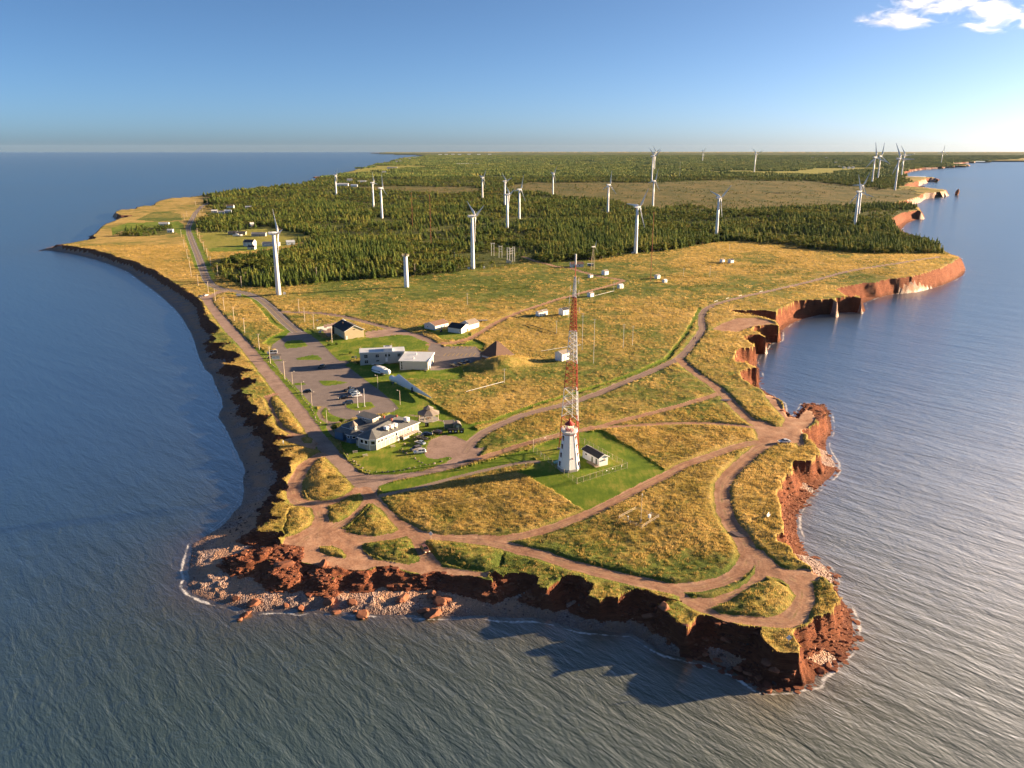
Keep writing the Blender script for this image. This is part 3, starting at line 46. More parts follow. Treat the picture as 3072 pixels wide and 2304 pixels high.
BEACHROCK=[(-23.1,183.2,2.6),(-20.6,181.8,3.6),(-19.5,187.0,3.4),(-21.5,189.6,2.8),(-59.7,185.9,1.6),(-45.9,183.1,1.9),(-38.6,181.8,3.0),(-55.6,184.9,1.8),(-48.3,187.0,3.2),(-53.4,202.3,3.5),(-64.3,201.7,4.2),(-68.4,186.4,2.6),(-69.1,182.1,2.2),(-41.1,183.5,1),(-69.9,179.9,1.6),(-29.2,188.1,3.2),(-17.1,187.8,2.2),(51.2,166.5,1.6),(52.4,159.1,2),(37.7,175.1,3.0),(54.1,157.3,1.6),(58.3,157.3,2.2),(48.4,162.3,1.4),(59.4,155.6,2.4),(46.0,164.2,1.4),(41.5,167.0,1.6),(71.5,158.6,1.6),(74.0,160.9,1.4),(163.8,485.4,1.5),(121.6,387.4,1.8),(34.5,177.8,2.4),(-73.9,189.0,1.8),(-42.7,186.7,2.4)]
TURB=[(-182.3, 619.0, 47.3, 23.5, 65, 78, 'tall white wind turbine at left beside the road bend, nearest of all'), (-410.2, 1916.1, 46.9, 23.5, 68, 50, 'white turbine standing alone by the far left shore'), (-261.8, 1544.5, 44.9, 23.5, 65, 94, 'left one of two paired turbines in the left woodland'), (-207.5, 1299.6, 46.8, 23.5, 62, 116, 'right one of two paired turbines in the left woodland, slightly nearer'), (-36.5, 744.9, 48.2, 23.5, 65, 62, 'white turbine at the near wood edge right of the stub tower'), (-64.4, 1787.3, 45.3, 23.5, 62, 38, 'lone distant turbine left of the central turbine trio'), (-14.0, 1584.9, 45.1, 23.5, 62, 72, 'rearmost of the central trio of turbines'), (-6.5, 1114.6, 45.7, 23.5, 71, 68, 'nearest and lowest of the central trio of turbines'), (11.4, 1279.5, 44.8, 23.5, 62, 20, 'right one of the central trio of turbines'), (96.6, 1945.6, 47.0, 23.5, 68, 38, 'small distant turbine between central trio and the upright-bladed turbine'), (162.9, 1388.2, 46.4, 23.5, 62, 8, 'turbine with one blade pointing straight up beyond the dark wood'), (130.4, 849.4, 48.4, 23.5, 62, 34, 'nearest turbine right of the radio mast at the wood edge'), (261.7, 1520.3, 47.2, 23.5, 65, 18, 'turbine on brown bog just in front of a taller horizon-crossing turbine'), (440.3, 2598.6, 76.7, 44.0, 71, 64, 'tall turbine crossing the horizon behind the bog'), (678.6, 3948.6, 84.5, 44.0, 71, 68, 'turbine almost hidden behind the tall horizon-crossing turbine'), (1448.1, 6311.8, 74.8, 44.0, 71, 44, 'tiny turbine on the horizon left of the pale green field'), (1073.3, 3666.0, 75.5, 44.0, 71, 66, 'far turbine standing on the pale green field'), (254.5, 1008.1, 46.9, 23.5, 65, 48, 'turbine standing alone at the right wood edge with V-raised blades'), (1063.3, 2434.9, 73.7, 44.0, 62, 108, 'leftmost of the four tall turbines near the eastern cliffs'), (1239.6, 2797.6, 74.7, 44.0, 59, 6, 'second from left of the four tall turbines near the eastern cliffs'), (962.3, 2066.9, 75.6, 44.0, 71, 90, 'nearest of the four tall turbines near the eastern cliffs'), (1443.1, 3060.9, 76.0, 44.0, 71, 82, 'rightmost of the four tall turbines near the eastern cliffs'), (2922.3, 5649.3, 78.8, 44.0, 59, 6, 'farthest right turbine alone near the distant beach'), (472.6, 1120.0, 47.0, 23.5, 65, 104, 'front one of two overlapping turbines by the eastern wood'), (562.9, 1325.2, 44.7, 23.5, 68, 28, 'rear one of two overlapping turbines by the eastern wood')]
SITE={'lighthouse':[(20.3,266.2)],'mast':[(17.8,284.9),(24.9,278.6),(24.8,286.5)],'hut':[(26.1,276.3),(31.2,267.2),(34.6,268.8)],'fence':[(8.2,289.7),(18.5,296.7),(28.0,289.9),(41.2,265.8),(22.2,252.8),(8.1,282.5)],'vc':[(-51.8,286.5),(-38.4,305.4),(-58.7,288.4),(-54.2,285.7),(-62.9,295.1),(-64.9,295.8)],'barn':[(-99.9,466.5),(-89.3,472.3),(-110.4,484.0)],'inst':[(-80.0,407.6),(-59.7,411.0)],'inst2':[(-57.7,397.3),(-43.1,396.1),(-42.8,411.8)],'wA':[(-48.0,489.3),(-40.4,498.5),(-55.1,496.5)],'wB':[(-31.1,479.4),(-25.9,487.6),(-39.4,485.5)],'wC':[(-26.0,490.1),(-20.9,496.9)],'pyr':[(-16.6,417.7),(-9.2,409.6),(-1.2,420.8)],'blade':[(-59.4,378.5),(-36.5,345.9)],'nac':[(-70.2,395.0),(-63.5,389.1)],'gaz':[(-35.4,320.8)],'greenshed':[(-25.9,310.3),(-22.5,308.5)],'bins':[(-25.0,305.0),(-22.8,305.0),(-20.4,304.9)],'blackbox':[(-35.2,312.5),(-44.0,484.9)],'stub':[(-86.1,648.8)],'kiosk':[(-128.5,421.3)],'roadsign':[(-210.2,609.3)],'diamond':[(-24.3,216.8),(63.4,159.1)],'lattice':[(74.2,735.3)],'housemast':[(61.5,753.5),(74.2,756.0)],'metst':[(33.0,225.0),(39.1,231.2),(45.3,225.3),(39.1,218.9),(39.3,222.1),(35.7,224.4),(42.3,224.3)],'subst':[(-4.8,787.7),(2.4,811.4),(-11.8,822.8),(-20.1,836.9)],'people':[(105.6,453.1),(106.7,453.6),(-89.2,292.5)],'plinth':[(-28.6,451.8)],'transf':[(-178.4,621.4),(-40.2,744.1),(-26.1,751.5),(127.4,849.6)],'bench':[(78.7,223.7)],'postg':[(5.0,267.7)],'stack':[(1007.9,1859.1)],'moundpts':[(-9.6,400.2),(2.0,408.3)],'bushes':[(-102.5,454.6),(-90.1,432.5),(-71.5,317.3),(-72.2,308.9),(-81.5,409.1),(-82.1,411.0),(-106.1,451.9)],'barriers':[(145.8,564.9),(156.8,575.9),(169.3,587.7),(190.4,606.6)],'smallsign':[(-86.1,418.7),(-84.5,418.6),(-57.5,370.4),(-127.6,514.4),(16.0,271.0)],'trailer':[(-20.2,513.1)],'seabirds':[(87.7,159.1)]}
LYING=[(9.3,501.6,26.7,473.1,'d'),(-21.4,357.3,-4.0,372.0,'w'),(16.1,430.9,39.2,443.2,'w'),(62.6,599.4,78.9,617.1,'w')]
MASTS=[(-3.7,372.0,7.1),(39.1,433.2,20.9),(79.2,617.1,7.7),(62.2,435.1,13.8),(68.3,441.4,11.2),(42.8,406.1,23.6),(27.1,475.7,7.9),(116.5,669.9,56.7),(-140.7,1147.6,48.1),(-95.2,948.1,56.6),(171.0,689.8,9.4),(148.4,691.2,6.8),(-32.3,571.4,8.4),(273.8,975.3,7.9),(622.7,3069.4,54.0),(233.8,866.2,6.4)]
CLOUDS=[(3976,9000,1382,760,150),(4335,9000,1517,800,230),(5076,9000,1401,760,230)]
HOUSES=[(-367.0, 1062.9, 11.4, 8, 2.6, (0.42, 0.33, 0.22), (0.06, 0.06, 0.07), 0.1, 'tan bungalow with dark roof, left one of a pair in the left hamlet'), (-354.6, 1058.5, 11.8, 8, 2.6, (0.42, 0.33, 0.22), (0.06, 0.06, 0.07), 0.1, 'tan bungalow with dark roof, right one of a pair in the left hamlet'), (-325.9, 1039.9, 17.7, 7, 3, (0.45, 0.4, 0.36), (0.25, 0.25, 0.26), 0.05, 'long low storage building with pale roof right of the tan bungalows'), (-304.4, 930.3, 11.8, 9, 4.6, (0.72, 0.72, 0.7), (0.06, 0.06, 0.07), -0.15, 'white two-storey house with dark roof in the left hamlet meadow'), (-291.5, 899.3, 8.5, 5, 2.6, (0.7, 0.66, 0.52), (0.06, 0.06, 0.07), -0.15, 'small cream cottage in front of the white two-storey house'), (-278.1, 928.4, 19.0, 6, 3, (0.72, 0.72, 0.7), (0.25, 0.25, 0.26), 0.0, 'long white mobile home with grey roof behind the nearest turbine'), (-257.6, 940.2, 9.2, 7, 3.2, (0.55, 0.65, 0.7), (0.45, 0.5, 0.55), 0.4, 'pale blue gabled house tucked against the left wood'), (-516.6, 1496.9, 12.5, 7, 6, (0.72, 0.72, 0.7), (0.2, 0.13, 0.09), 0.1, 'tall white two-storey house above the white outbuildings on the far left'), (-517.8, 1420.1, 9.7, 6, 3, (0.72, 0.72, 0.7), (0.72, 0.72, 0.7), 0.3, 'leftmost white outbuilding near the far left road'), (-497.3, 1396.8, 10.1, 6, 3, (0.72, 0.72, 0.7), (0.25, 0.25, 0.26), 0.3, 'middle white outbuilding with grey roof near the far left road'), (-494.7, 1420.1, 11.3, 6, 3, (0.6, 0.68, 0.75), (0.6, 0.68, 0.75), 0.2, 'pale blue-roofed outbuilding below the tall white house'), (-375.7, 1175.1, 5.1, 6, 3.6, (0.72, 0.72, 0.7), (0.72, 0.72, 0.7), 0.5, 'small white gable peeking out of the left woodland'), (-490.6, 1519.3, 10.2, 6, 2.6, (0.72, 0.72, 0.7), (0.6, 0.62, 0.65), 0.1, 'white low roof in the trees right of the tall white house'), (-508.2, 1183.6, 13.6, 8, 3, (0.6, 0.6, 0.6), (0.5, 0.5, 0.52), 0.1, 'grey-roofed cottage behind the seaside spruce grove'), (-462.3, 1095.1, 7.2, 5, 3, (0.72, 0.72, 0.7), (0.72, 0.72, 0.7), 0.1, 'small white shed at the right end of the seaside spruce grove'), (-490.8, 2381.9, 33.0, 12, 5, (0.72, 0.72, 0.7), (0.72, 0.72, 0.7), 0.05, 'long white warehouse near the far left shore'), (-448.6, 2337.9, 17.9, 10, 4, (0.72, 0.72, 0.7), (0.55, 0.62, 0.7), 0.05, 'pale flat shed right of the long white warehouse'), (-472.4, 2593.9, 24.6, 10, 4, (0.55, 0.6, 0.65), (0.72, 0.72, 0.7), 0.05, 'pale roofed shed behind the long white warehouse'), (-535.1, 2721.6, 16.7, 10, 5, (0.72, 0.72, 0.7), (0.25, 0.25, 0.26), 0.3, 'white house beside the distant shore turbine'), (-549.1, 3553.5, 16.3, 10, 6, (0.72, 0.72, 0.7), (0.25, 0.25, 0.26), 0.3, 'white house among trees on the far coast'), (-627.1, 4330.0, 52.7, 14, 5, (0.72, 0.72, 0.7), (0.25, 0.25, 0.26), 0.05, 'long pale farm building on the far coastal field'), (-337.1, 5209.8, 23.6, 14, 5, (0.72, 0.72, 0.7), (0.72, 0.72, 0.7), 0.2, 'first from left in the row of distant white barns'), (-312.6, 5244.8, 23.8, 14, 5, (0.72, 0.72, 0.7), (0.72, 0.72, 0.7), 0.2, 'second from left in the row of distant white barns'), (-284.0, 5280.2, 23.9, 14, 5, (0.72, 0.72, 0.7), (0.72, 0.72, 0.7), 0.2, 'third from left in the row of distant white barns'), (-253.7, 5209.0, 23.6, 14, 5, (0.72, 0.72, 0.7), (0.72, 0.72, 0.7), 0.2, 'fourth from left in the row of distant white barns'), (-219.6, 5208.6, 23.6, 14, 5, (0.72, 0.72, 0.7), (0.72, 0.72, 0.7), 0.2, 'fifth from left in the row of distant white barns'), (-1020.4, 7686.7, 21.0, 12, 7, (0.72, 0.72, 0.7), (0.25, 0.25, 0.26), 0.3, 'tiny white house in the distant village on the left coast'), (-1013.2, 7982.9, 21.8, 12, 7, (0.72, 0.72, 0.7), (0.25, 0.25, 0.26), 0.3, 'tiny white house in the distant village on the left coast'), (-925.8, 7551.1, 20.6, 12, 7, (0.72, 0.72, 0.7), (0.25, 0.25, 0.26), 0.3, 'tiny white house in the distant village on the left coast'), (-932.5, 7986.0, 21.8, 12, 7, (0.72, 0.72, 0.7), (0.25, 0.25, 0.26), 0.3, 'tiny white house in the distant village on the left coast'), (-846.6, 6103.0, 16.7, 12, 7, (0.72, 0.72, 0.7), (0.25, 0.25, 0.26), 0.3, 'tiny white house in the distant village on the left coast'), (-832.5, 6197.0, 17.0, 12, 7, (0.72, 0.72, 0.7), (0.25, 0.25, 0.26), 0.3, 'tiny white house in the distant village on the left coast'), (-957.9, 11109.9, 43.7, 25, 9, (0.72, 0.72, 0.7), (0.72, 0.72, 0.7), 0.1, 'tiny white roof in the far village strip below the horizon'), (-891.2, 11284.7, 44.4, 25, 9, (0.72, 0.72, 0.7), (0.72, 0.72, 0.7), 0.1, 'tiny white roof in the far village strip below the horizon'), (-813.9, 11464.3, 45.0, 25, 9, (0.72, 0.72, 0.7), (0.72, 0.72, 0.7), 0.1, 'tiny white roof in the far village strip below the horizon'), (-711.2, 11282.5, 44.3, 25, 9, (0.72, 0.72, 0.7), (0.72, 0.72, 0.7), 0.1, 'tiny white roof in the far village strip below the horizon'), (-589.6, 11461.3, 45.0, 25, 9, (0.72, 0.72, 0.7), (0.72, 0.72, 0.7), 0.1, 'tiny white roof in the far village strip below the horizon'), (-449.5, 11279.2, 44.2, 25, 9, (0.72, 0.72, 0.7), (0.72, 0.72, 0.7), 0.1, 'tiny white roof in the far village strip below the horizon'), (-307.2, 11457.2, 44.9, 25, 9, (0.72, 0.72, 0.7), (0.72, 0.72, 0.7), 0.1, 'tiny white roof in the far village strip below the horizon'), (1778.1, 4492.5, 13.1, 12, 6, (0.72, 0.72, 0.7), (0.25, 0.25, 0.26), 0.3, 'tiny pale farmhouse on the distant right fields'), (1732.3, 4312.0, 12.6, 12, 6, (0.72, 0.72, 0.7), (0.25, 0.25, 0.26), 0.3, 'tiny pale farmhouse on the distant right fields'), (1747.4, 4287.4, 12.6, 12, 6, (0.72, 0.72, 0.7), (0.25, 0.25, 0.26), 0.3, 'tiny pale farmhouse on the distant right fields'), (1789.7, 4337.3, 12.7, 12, 6, (0.72, 0.72, 0.7), (0.25, 0.25, 0.26), 0.3, 'tiny pale farmhouse on the distant right fields'), (2238.6, 5727.8, 16.7, 12, 6, (0.72, 0.72, 0.7), (0.25, 0.25, 0.26), 0.3, 'tiny pale farmhouse on the distant right fields'), (2918.8, 8065.9, 23.3, 12, 6, (0.72, 0.72, 0.7), (0.25, 0.25, 0.26), 0.3, 'tiny pale farmhouse on the distant right fields'), (2998.3, 7919.8, 23.0, 12, 6, (0.72, 0.72, 0.7), (0.25, 0.25, 0.26), 0.3, 'tiny pale farmhouse on the distant right fields')]
PIER=[(-708.9,3292.2),(-786.8,3265.9)]
MASTZ=[13.2,24.5,34.6,46.3,58.6,64.2,70.1]
# ================= helpers =================
HCA = np.array(HCA)
def hp(x, y):
    x = np.asarray(x, float); y = np.asarray(y, float); n = 0; d = 0
    for a, b, z in HCA:
        w = 1/(((x-a)**2+(y-b)**2)+(20+0.04*b)**2)**1.25
        n = n+w*z; d = d+w
    return n/d
def vnoise(x, y, seed=0):
    xi = np.floor(x).astype(np.int64); yi = np.floor(y).astype(np.int64); xf = x-xi; yf = y-yi
    u = xf*xf*(3-2*xf); v = yf*yf*(3-2*yf)
    def h(a, b):
        n = (a*374761393 + b*668265263 + seed*974711) & 0x7fffffff
        n = ((n ^ (n >> 13))*1274126177) & 0x7fffffff
        return ((n ^ (n >> 16)) & 0xffff)/32767.5-1
    return (h(xi,yi)*(1-u)+h(xi+1,yi)*u)*(1-v)+(h(xi,yi+1)*(1-u)+h(xi+1,yi+1)*u)*v
def fbm(x, y, s, o=3, seed=0):
    r = 0; a = 1; t = 0
    for k in range(o):
        r = r+a*vnoise(x/s*2**k, y/s*2**k, seed+k); t += a; a *= .55
    return r/t
def sstep(a, b, x):
    t = np.clip((x-a)/(b-a), 0, 1); return t*t*(3-2*t)
def link(o, parent=None):
    COL.objects.link(o)
    if parent: o.parent = parent
    return o
def tag(o, label=None, cat=None, group=None, kind=None):
    if label: o['label'] = label
    if cat: o['category'] = cat
    if group: o['group'] = group
    if kind: o['kind'] = kind
    return o
# ---- materials ----
def mat(name):
    m = bpy.data.materials.new(name); m.use_nodes = True
    b = m.node_tree.nodes['Principled BSDF']; return m, m.node_tree, b
def N(nt, t, **k):
    n = nt.nodes.new(t)
    for a, v in k.items(): setattr(n, a, v)
    return n
def ramp(nt, fac, stops):
    r = N(nt, 'ShaderNodeValToRGB'); e = r.color_ramp.elements
    while len(e) < len(stops): e.new(.5)
    for q, (p, c) in zip(e, stops): q.position = p; q.color = (*c, 1)
    nt.links.new(fac, r.inputs[0]); return r.outputs[0]
def noise(nt, vec, scale, detail=4, rough=.6, dist=0.):
    n = N(nt, 'ShaderNodeTexNoise'); n.inputs['Scale'].default_value = scale; n.inputs['Detail'].default_value = detail
    n.inputs['Roughness'].default_value = rough; n.inputs['Distortion'].default_value = dist
    nt.links.new(vec, n.inputs['Vector']); return n.outputs[0]
def mixc(nt, f, a, b, mode='MIX'):
    m = N(nt, 'ShaderNodeMix', data_type='RGBA', blend_type=mode)
    for s, v in ((m.inputs[0], f), (m.inputs[6], a), (m.inputs[7], b)):
        if hasattr(v, 'links'): nt.links.new(v, s)
        elif isinstance(v, (int, float)): s.default_value = v
        else: s.default_value = (*v, 1)
    return m.outputs[2]
def math_(nt, op, a, b=None, c=None, clamp=False):
    m = N(nt, 'ShaderNodeMath', operation=op, use_clamp=clamp)
    for i, v in enumerate((a, b, c)):
        if v is None: continue
        if hasattr(v, 'links'): nt.links.new(v, m.inputs[i])
        else: m.inputs[i].default_value = v
    return m.outputs[0]
def pos(nt, sc=(1,1,1), rot=0):
    g = N(nt, 'ShaderNodeNewGeometry'); mp = N(nt, 'ShaderNodeMapping'); mp.inputs['Scale'].default_value = sc; mp.inputs['Rotation'].default_value = (0,0,rot)
    nt.links.new(g.outputs['Position'], mp.inputs[0]); return mp.outputs[0]
def bump(nt, b, h, strength=.5, dist=.2):
    n = N(nt, 'ShaderNodeBump'); n.inputs['Strength'].default_value = strength; n.inputs['Distance'].default_value = dist
    nt.links.new(h, n.inputs['Height']); nt.links.new(n.outputs[0], b.inputs['Normal'])
def attr(nt, name):
    a = N(nt, 'ShaderNodeAttribute', attribute_name=name); return a
def plain(name, col, rough=.6, metal=0., var=.12, scale=1.2, spec=.4):
    m, nt, b = mat(name); p = pos(nt)
    n = noise(nt, p, scale, 5, .65)
    c = ramp(nt, n, [(.25, tuple(v*(1-var) for v in col)), (.75, tuple(min(1, v*(1+var)) for v in col))])
    nt.links.new(c, b.inputs['Base Color']); b.inputs['Roughness'].default_value = rough; b.inputs['Metallic'].default_value = metal
    b.inputs['Specular IOR Level'].default_value = spec
    return m
# ================= terrain grid =================
def polyrow(poly, ys):
    p = np.array(poly); q = np.roll(p, -1, 0); out = []
    for y in ys:
        m = (p[:,1] <= y) != (q[:,1] <= y); a, b = p[m], q[m]
        out.append(np.sort(a[:,0]+(y-a[:,1])/(b[:,1]-a[:,1])*(b[:,0]-a[:,0])))
    return out
def inside(poly, X, ys):
    r = polyrow(poly, ys); o = np.zeros(X.shape, bool)
    for j, c in enumerate(r):
        if len(c): o[j] = np.searchsorted(c, X[j]) % 2 == 1
    return o
def dist(line, X, Y, ys, closed, lim):
    """distance to a polyline, clamped; lim(y) gives reach"""
    p = np.array(line, float); q = np.roll(p, -1, 0)
    if not closed: p, q = p[:-1], q[:-1]
    D = np.empty(X.shape); B = 12
    lo = np.minimum(p[:,1], q[:,1]); hi = np.maximum(p[:,1], q[:,1])
    for j in range(0, X.shape[0], B):
        L = lim(ys[min(j+B, len(ys))-1]); x = X[j:j+B]; y = Y[j:j+B]; D[j:j+B] = L
        sel = np.nonzero((lo <= y.max()+L) & (hi >= y.min()-L))[0]
        for k in sel:
            a, b = p[k], q[k]
            xl = min(a[0], b[0])-L; xh = max(a[0], b[0])+L
            u0 = max(0, np.searchsorted(x[0] if xl*1 < 0 else x[-1], xl)-1) if True else 0
            i0 = max(0, min(np.searchsorted(x[0], xl), np.searchsorted(x[-1], xl))-1); i1 = max(np.searchsorted(x[0], xh), np.searchsorted(x[-1], xh))+1
            if i1 <= i0: continue
            xs = x[:, i0:i1]; yy = y[:, i0:i1]
            d = b-a; t = np.clip(((xs-a[0])*d[0]+(yy-a[1])*d[1])/max(d@d, 1e-9), 0, 1)
            dd = np.hypot(xs-a[0]-t*d[0], yy-a[1]-t*d[1])
            np.minimum(D[j:j+B, i0:i1], dd, out=D[j:j+B, i0:i1])
    return D
NX = 1400; NY = 900
tp = np.linspace(2215, 455.9, NY)
dep = 0.288013+np.arctan((tp-1152)/2400.)
ys = (116.5-5)/np.tan(dep); ys[-1] = 19400
U = np.linspace(-.88, .88, NX)
Y = np.repeat(ys[:,None], NX, 1); X = U[None,:]*Y
lim = lambda y: 22+0.03*y
inP = inside(PLAT, X, ys); inS = inside(SHORE, X, ys)
dP = dist(PLAT, X, Y, ys, True, lim); dS = dist(SHORE, X, Y, ys, True, lim)
dP = np.where(inP, dP, -dP); dS = np.where(inS | inP, dS, -dS)
far = sstep(300, 900, Y)
dPj = dP + (fbm(X, Y, 7, 3, 11)*1.5+vnoise(X/1.6, Y/1.6, 5)*.45)*(1-.4*far) + fbm(X, Y, 60, 3, 31)*14*sstep(1200, 4000, Y)
H0 = hp(X, Y)
CL = dict(grass=0, lawn=1, island=1, ditch=1, dirt=2, gravel=3, paved=4, lot=5, foot=6, forest=7, bog=8, field=9, mound=0, shrub=0, rock=11, beach=10, cliff=11, sea=12)
cls = np.zeros(X.shape, np.int8)
bare = np.full(X.shape, 30.)          # distance to nearest bare surface
rut = np.full(X.shape, 9.)            # distance to a track's centre line
mnd = np.zeros(X.shape); shrub = np.zeros(X.shape)
jit = fbm(X, Y, 3.2, 2, 77)*.45
for c, pts, w in PAINT:
    if w:
        d = dist(pts, X, Y, ys, False, lambda y: w/2+6)
        soft = jit if c in ('dirt', 'gravel', 'lawn', 'ditch') else jit*.15
        m = d+soft < w/2; cls[m] = CL[c]
        if c in ('dirt', 'gravel', 'foot', 'paved'):
            np.minimum(bare, np.maximum(d-w/2, 0), out=bare); rut = np.where(m, d, rut)
    else:
        ins = inside(pts, X, ys)
        e = dist(pts, X, Y, ys, True, lambda y: 14+.012*y); sg = np.where(ins, e, -e)
        soft = jit*(.15 if c in ('lot', 'island') else 1) + (fbm(X, Y, 40, 3, 5)*.02*np.clip(Y-500, 0, 4000) if c in ('bog', 'field', 'forest') else 0)
        m = sg+soft > 0; cls[m] = CL[c]
        if c in ('dirt', 'gravel', 'lot', 'rock'): np.minimum(bare, np.maximum(-sg, 0), out=bare); rut = np.where(m, 9., rut)
        elif c in ('mound', 'island'):
            bare = np.where(m, np.minimum(e, 14), bare); np.minimum(bare, np.where(~m, np.where(bare < .3, bare, e*9+bare), bare), out=bare)
            if c == 'mound': mnd = np.maximum(mnd, np.where(m, sstep(0, 4.5, e)*np.minimum(e, 6)/6, 0))
        elif c == 'shrub': shrub = np.maximum(shrub, m*1.)
forest0 = (cls == 7) & inP
# heights
gr = (cls == 0) | (cls == 8) | (cls == 9)
nearf = 1-sstep(330, 900, Y)
lift = np.where(gr, sstep(0, 1.6, bare)*(.15+.3*nearf), 0) + np.where(cls == 1, .06, 0)
bumpy = np.where(gr, (fbm(X, Y, 2.4, 3, 3)*.26+fbm(X, Y, 9, 2, 8)*.32)*np.clip(bare/2, .1, 1)*(.25+.75*nearf), 0)
bumpy += np.where((cls == 2), fbm(X, Y, 3, 2, 4)*.07, 0)
bumpy += np.where(cls == 11, np.abs(fbm(X, Y, 4, 3, 71))*1.1-.2, 0)
top = H0+lift+bumpy+mnd*(.55+.7*fbm(X, Y, 5, 2, 88))
for (mx, my), r, h in zip(SITE['moundpts']+[(-2.5, 400.5)], (9.5, 9, 8), (3.6, 2.6, 1.5)):
    top += h*np.exp(-(((X-mx)**2+(Y-my)**2)/r**2)**1.3)*np.where(cls == 5, .0, 1)
rim = np.where(gr & (dPj > 0), .28*np.exp(-(dPj/2.2)**2)*nearf, 0); top += rim
zb = np.where(dS > 0, .05+1.7*dS/(dS+np.maximum(-dP, 0)+1.2)+np.minimum(dS, 12)*.02, np.maximum(dS*.13, -4))
rocky = fbm(X, Y, 4.5, 3, 21)
zb += np.where((dS > 0), np.clip(rocky-.1, 0, 1)*.9*sstep(0, 3, dS)*nearf*sstep(.45, .2, dS/(dS+np.maximum(-dP,0)+.01)-.35), 0)
wcl = 2.6+.52*H0*(1-.75*far)+rocky*1.3*(1-.5*far)+.003*np.clip(Y-300, 0, 1500)
gap = np.where(dS > 0, np.maximum(-dP, 0)+dS, 3.)
wcl = np.where(far > .5, wcl, np.minimum(wcl, np.maximum(2.0, .48*gap)))
t = np.clip(-dPj/wcl, 0, 1)
drop = np.where(t < .28, t/.28*.56, .56+(t-.28)/.72*.44)          # steep brow, then a shelving foot
drop = np.where(far > .5, t, drop)
gully = fbm(X, Y, 2.1, 3, 41)*.5*(1-far)+fbm(X, Y, 5.5, 2, 43)*.5*(1-far)
zc = zb+(H0+rim*.6-zb)*(1-drop)+gully*np.sin(np.pi*t)
led = zc*2*np.pi/1.25+fbm(X, Y, 14, 2, 47)*3.; zc = zc-.17*np.sin(led)*np.sin(np.pi*t)*(1-far)*1.0     # bedding ledges
Z = np.where(dPj > 0, top, np.where(t < 1, np.maximum(zc, zb), zb+gully*.12))
offP = dPj <= 0
cls = np.where(offP, np.where(((t < 1) | ((gap < np.where(Y < 330, 8, 60)) & (X > 40))) & (H0-zb > .8) & (dS > -3), CL['cliff'], np.where(dS > -1.5, CL['beach'], CL['sea'])), cls).astype(np.int8)
TOPZ = Z
def zat(x, y):
    """ground height from the grid"""
    j = np.clip(np.searchsorted(ys, y)-1, 0, NY-2); i = np.clip(np.searchsorted(U, x/y)-1, 0, NX-2)
    fy = (y-ys[j])/(ys[j+1]-ys[j]); fx = np.clip((x/y-U[i])/(U[1]-U[0]), 0, 1)
    return float((Z[j,i]*(1-fx)+Z[j,i+1]*fx)*(1-fy)+(Z[j+1,i]*(1-fx)+Z[j+1,i+1]*fx)*fy)
def mesh_np(name, V, Fq, attrs=None, smooth=True):
    me = bpy.data.meshes.new(name); n = len(V); f = len(Fq)
    me.vertices.add(n); me.vertices.foreach_set('co', V.astype(np.float32).ravel())
    me.loops.add(f*4); me.loops.foreach_set('vertex_index', Fq.astype(np.int32).ravel())
    me.polygons.add(f); me.polygons.foreach_set('loop_start', np.arange(0, f*4, 4, dtype=np.int32)); me.polygons.foreach_set('loop_total', np.full(f, 4, np.int32))
    if smooth: me.polygons.foreach_set('use_smooth', np.ones(f, bool))
    for k, a in (attrs or {}).items():
        at = me.attributes.new(k, 'FLOAT', 'POINT'); at.data.foreach_set('value', a.astype(np.float32).ravel())
    me.update(); me.validate(); return me
idx = np.arange(NX*NY).reshape(NY, NX)
quad = np.stack([idx[:-1,:-1], idx[:-1,1:], idx[1:,1:], idx[1:,:-1]], -1)
ccell = cls[:-1,:-1].copy()
wet = np.clip(1-dS/5.0, 0, 1)*(Z < 1.6)
dry = np.clip(.5+.85*fbm(X, Y, 48, 3, 61)+.25*fbm(X, Y*1.6, 12, 3, 17), 0, 1)
# broad tone of the meadow: straw-gold to the west field and south-east, greener near the wood
green = np.exp(-((Y-690)/130)**2)*.38*sstep(-260, -100, X)*(1-sstep(250, 500, X))
coast = sstep(60, 130, X-.12*(Y-300))*(Y > 230)*(1-sstep(900, 1100, Y))
dry = np.clip(dry+.08-green*1.25+.3*sstep(-190, -260, X)*(Y > 500)+.28*coast, 0, 1)-shrub*.6
def piece(name, k, m):
    f = quad[ccell == k]
    if not len(f): return None
    u, inv = np.unique(f, return_inverse=True)
    V = np.stack([X.ravel()[u], Y.ravel()[u], Z.ravel()[u]], -1)
    me = mesh_np(name, V, inv.reshape(f.shape), dict(dry=dry.ravel()[u], rut=rut.ravel()[u], bare=bare.ravel()[u], wet=wet.ravel()[u]))
    me.materials.append(m); o = link(bpy.data.objects.new(name, me)); o['kind'] = 'structure'; return o
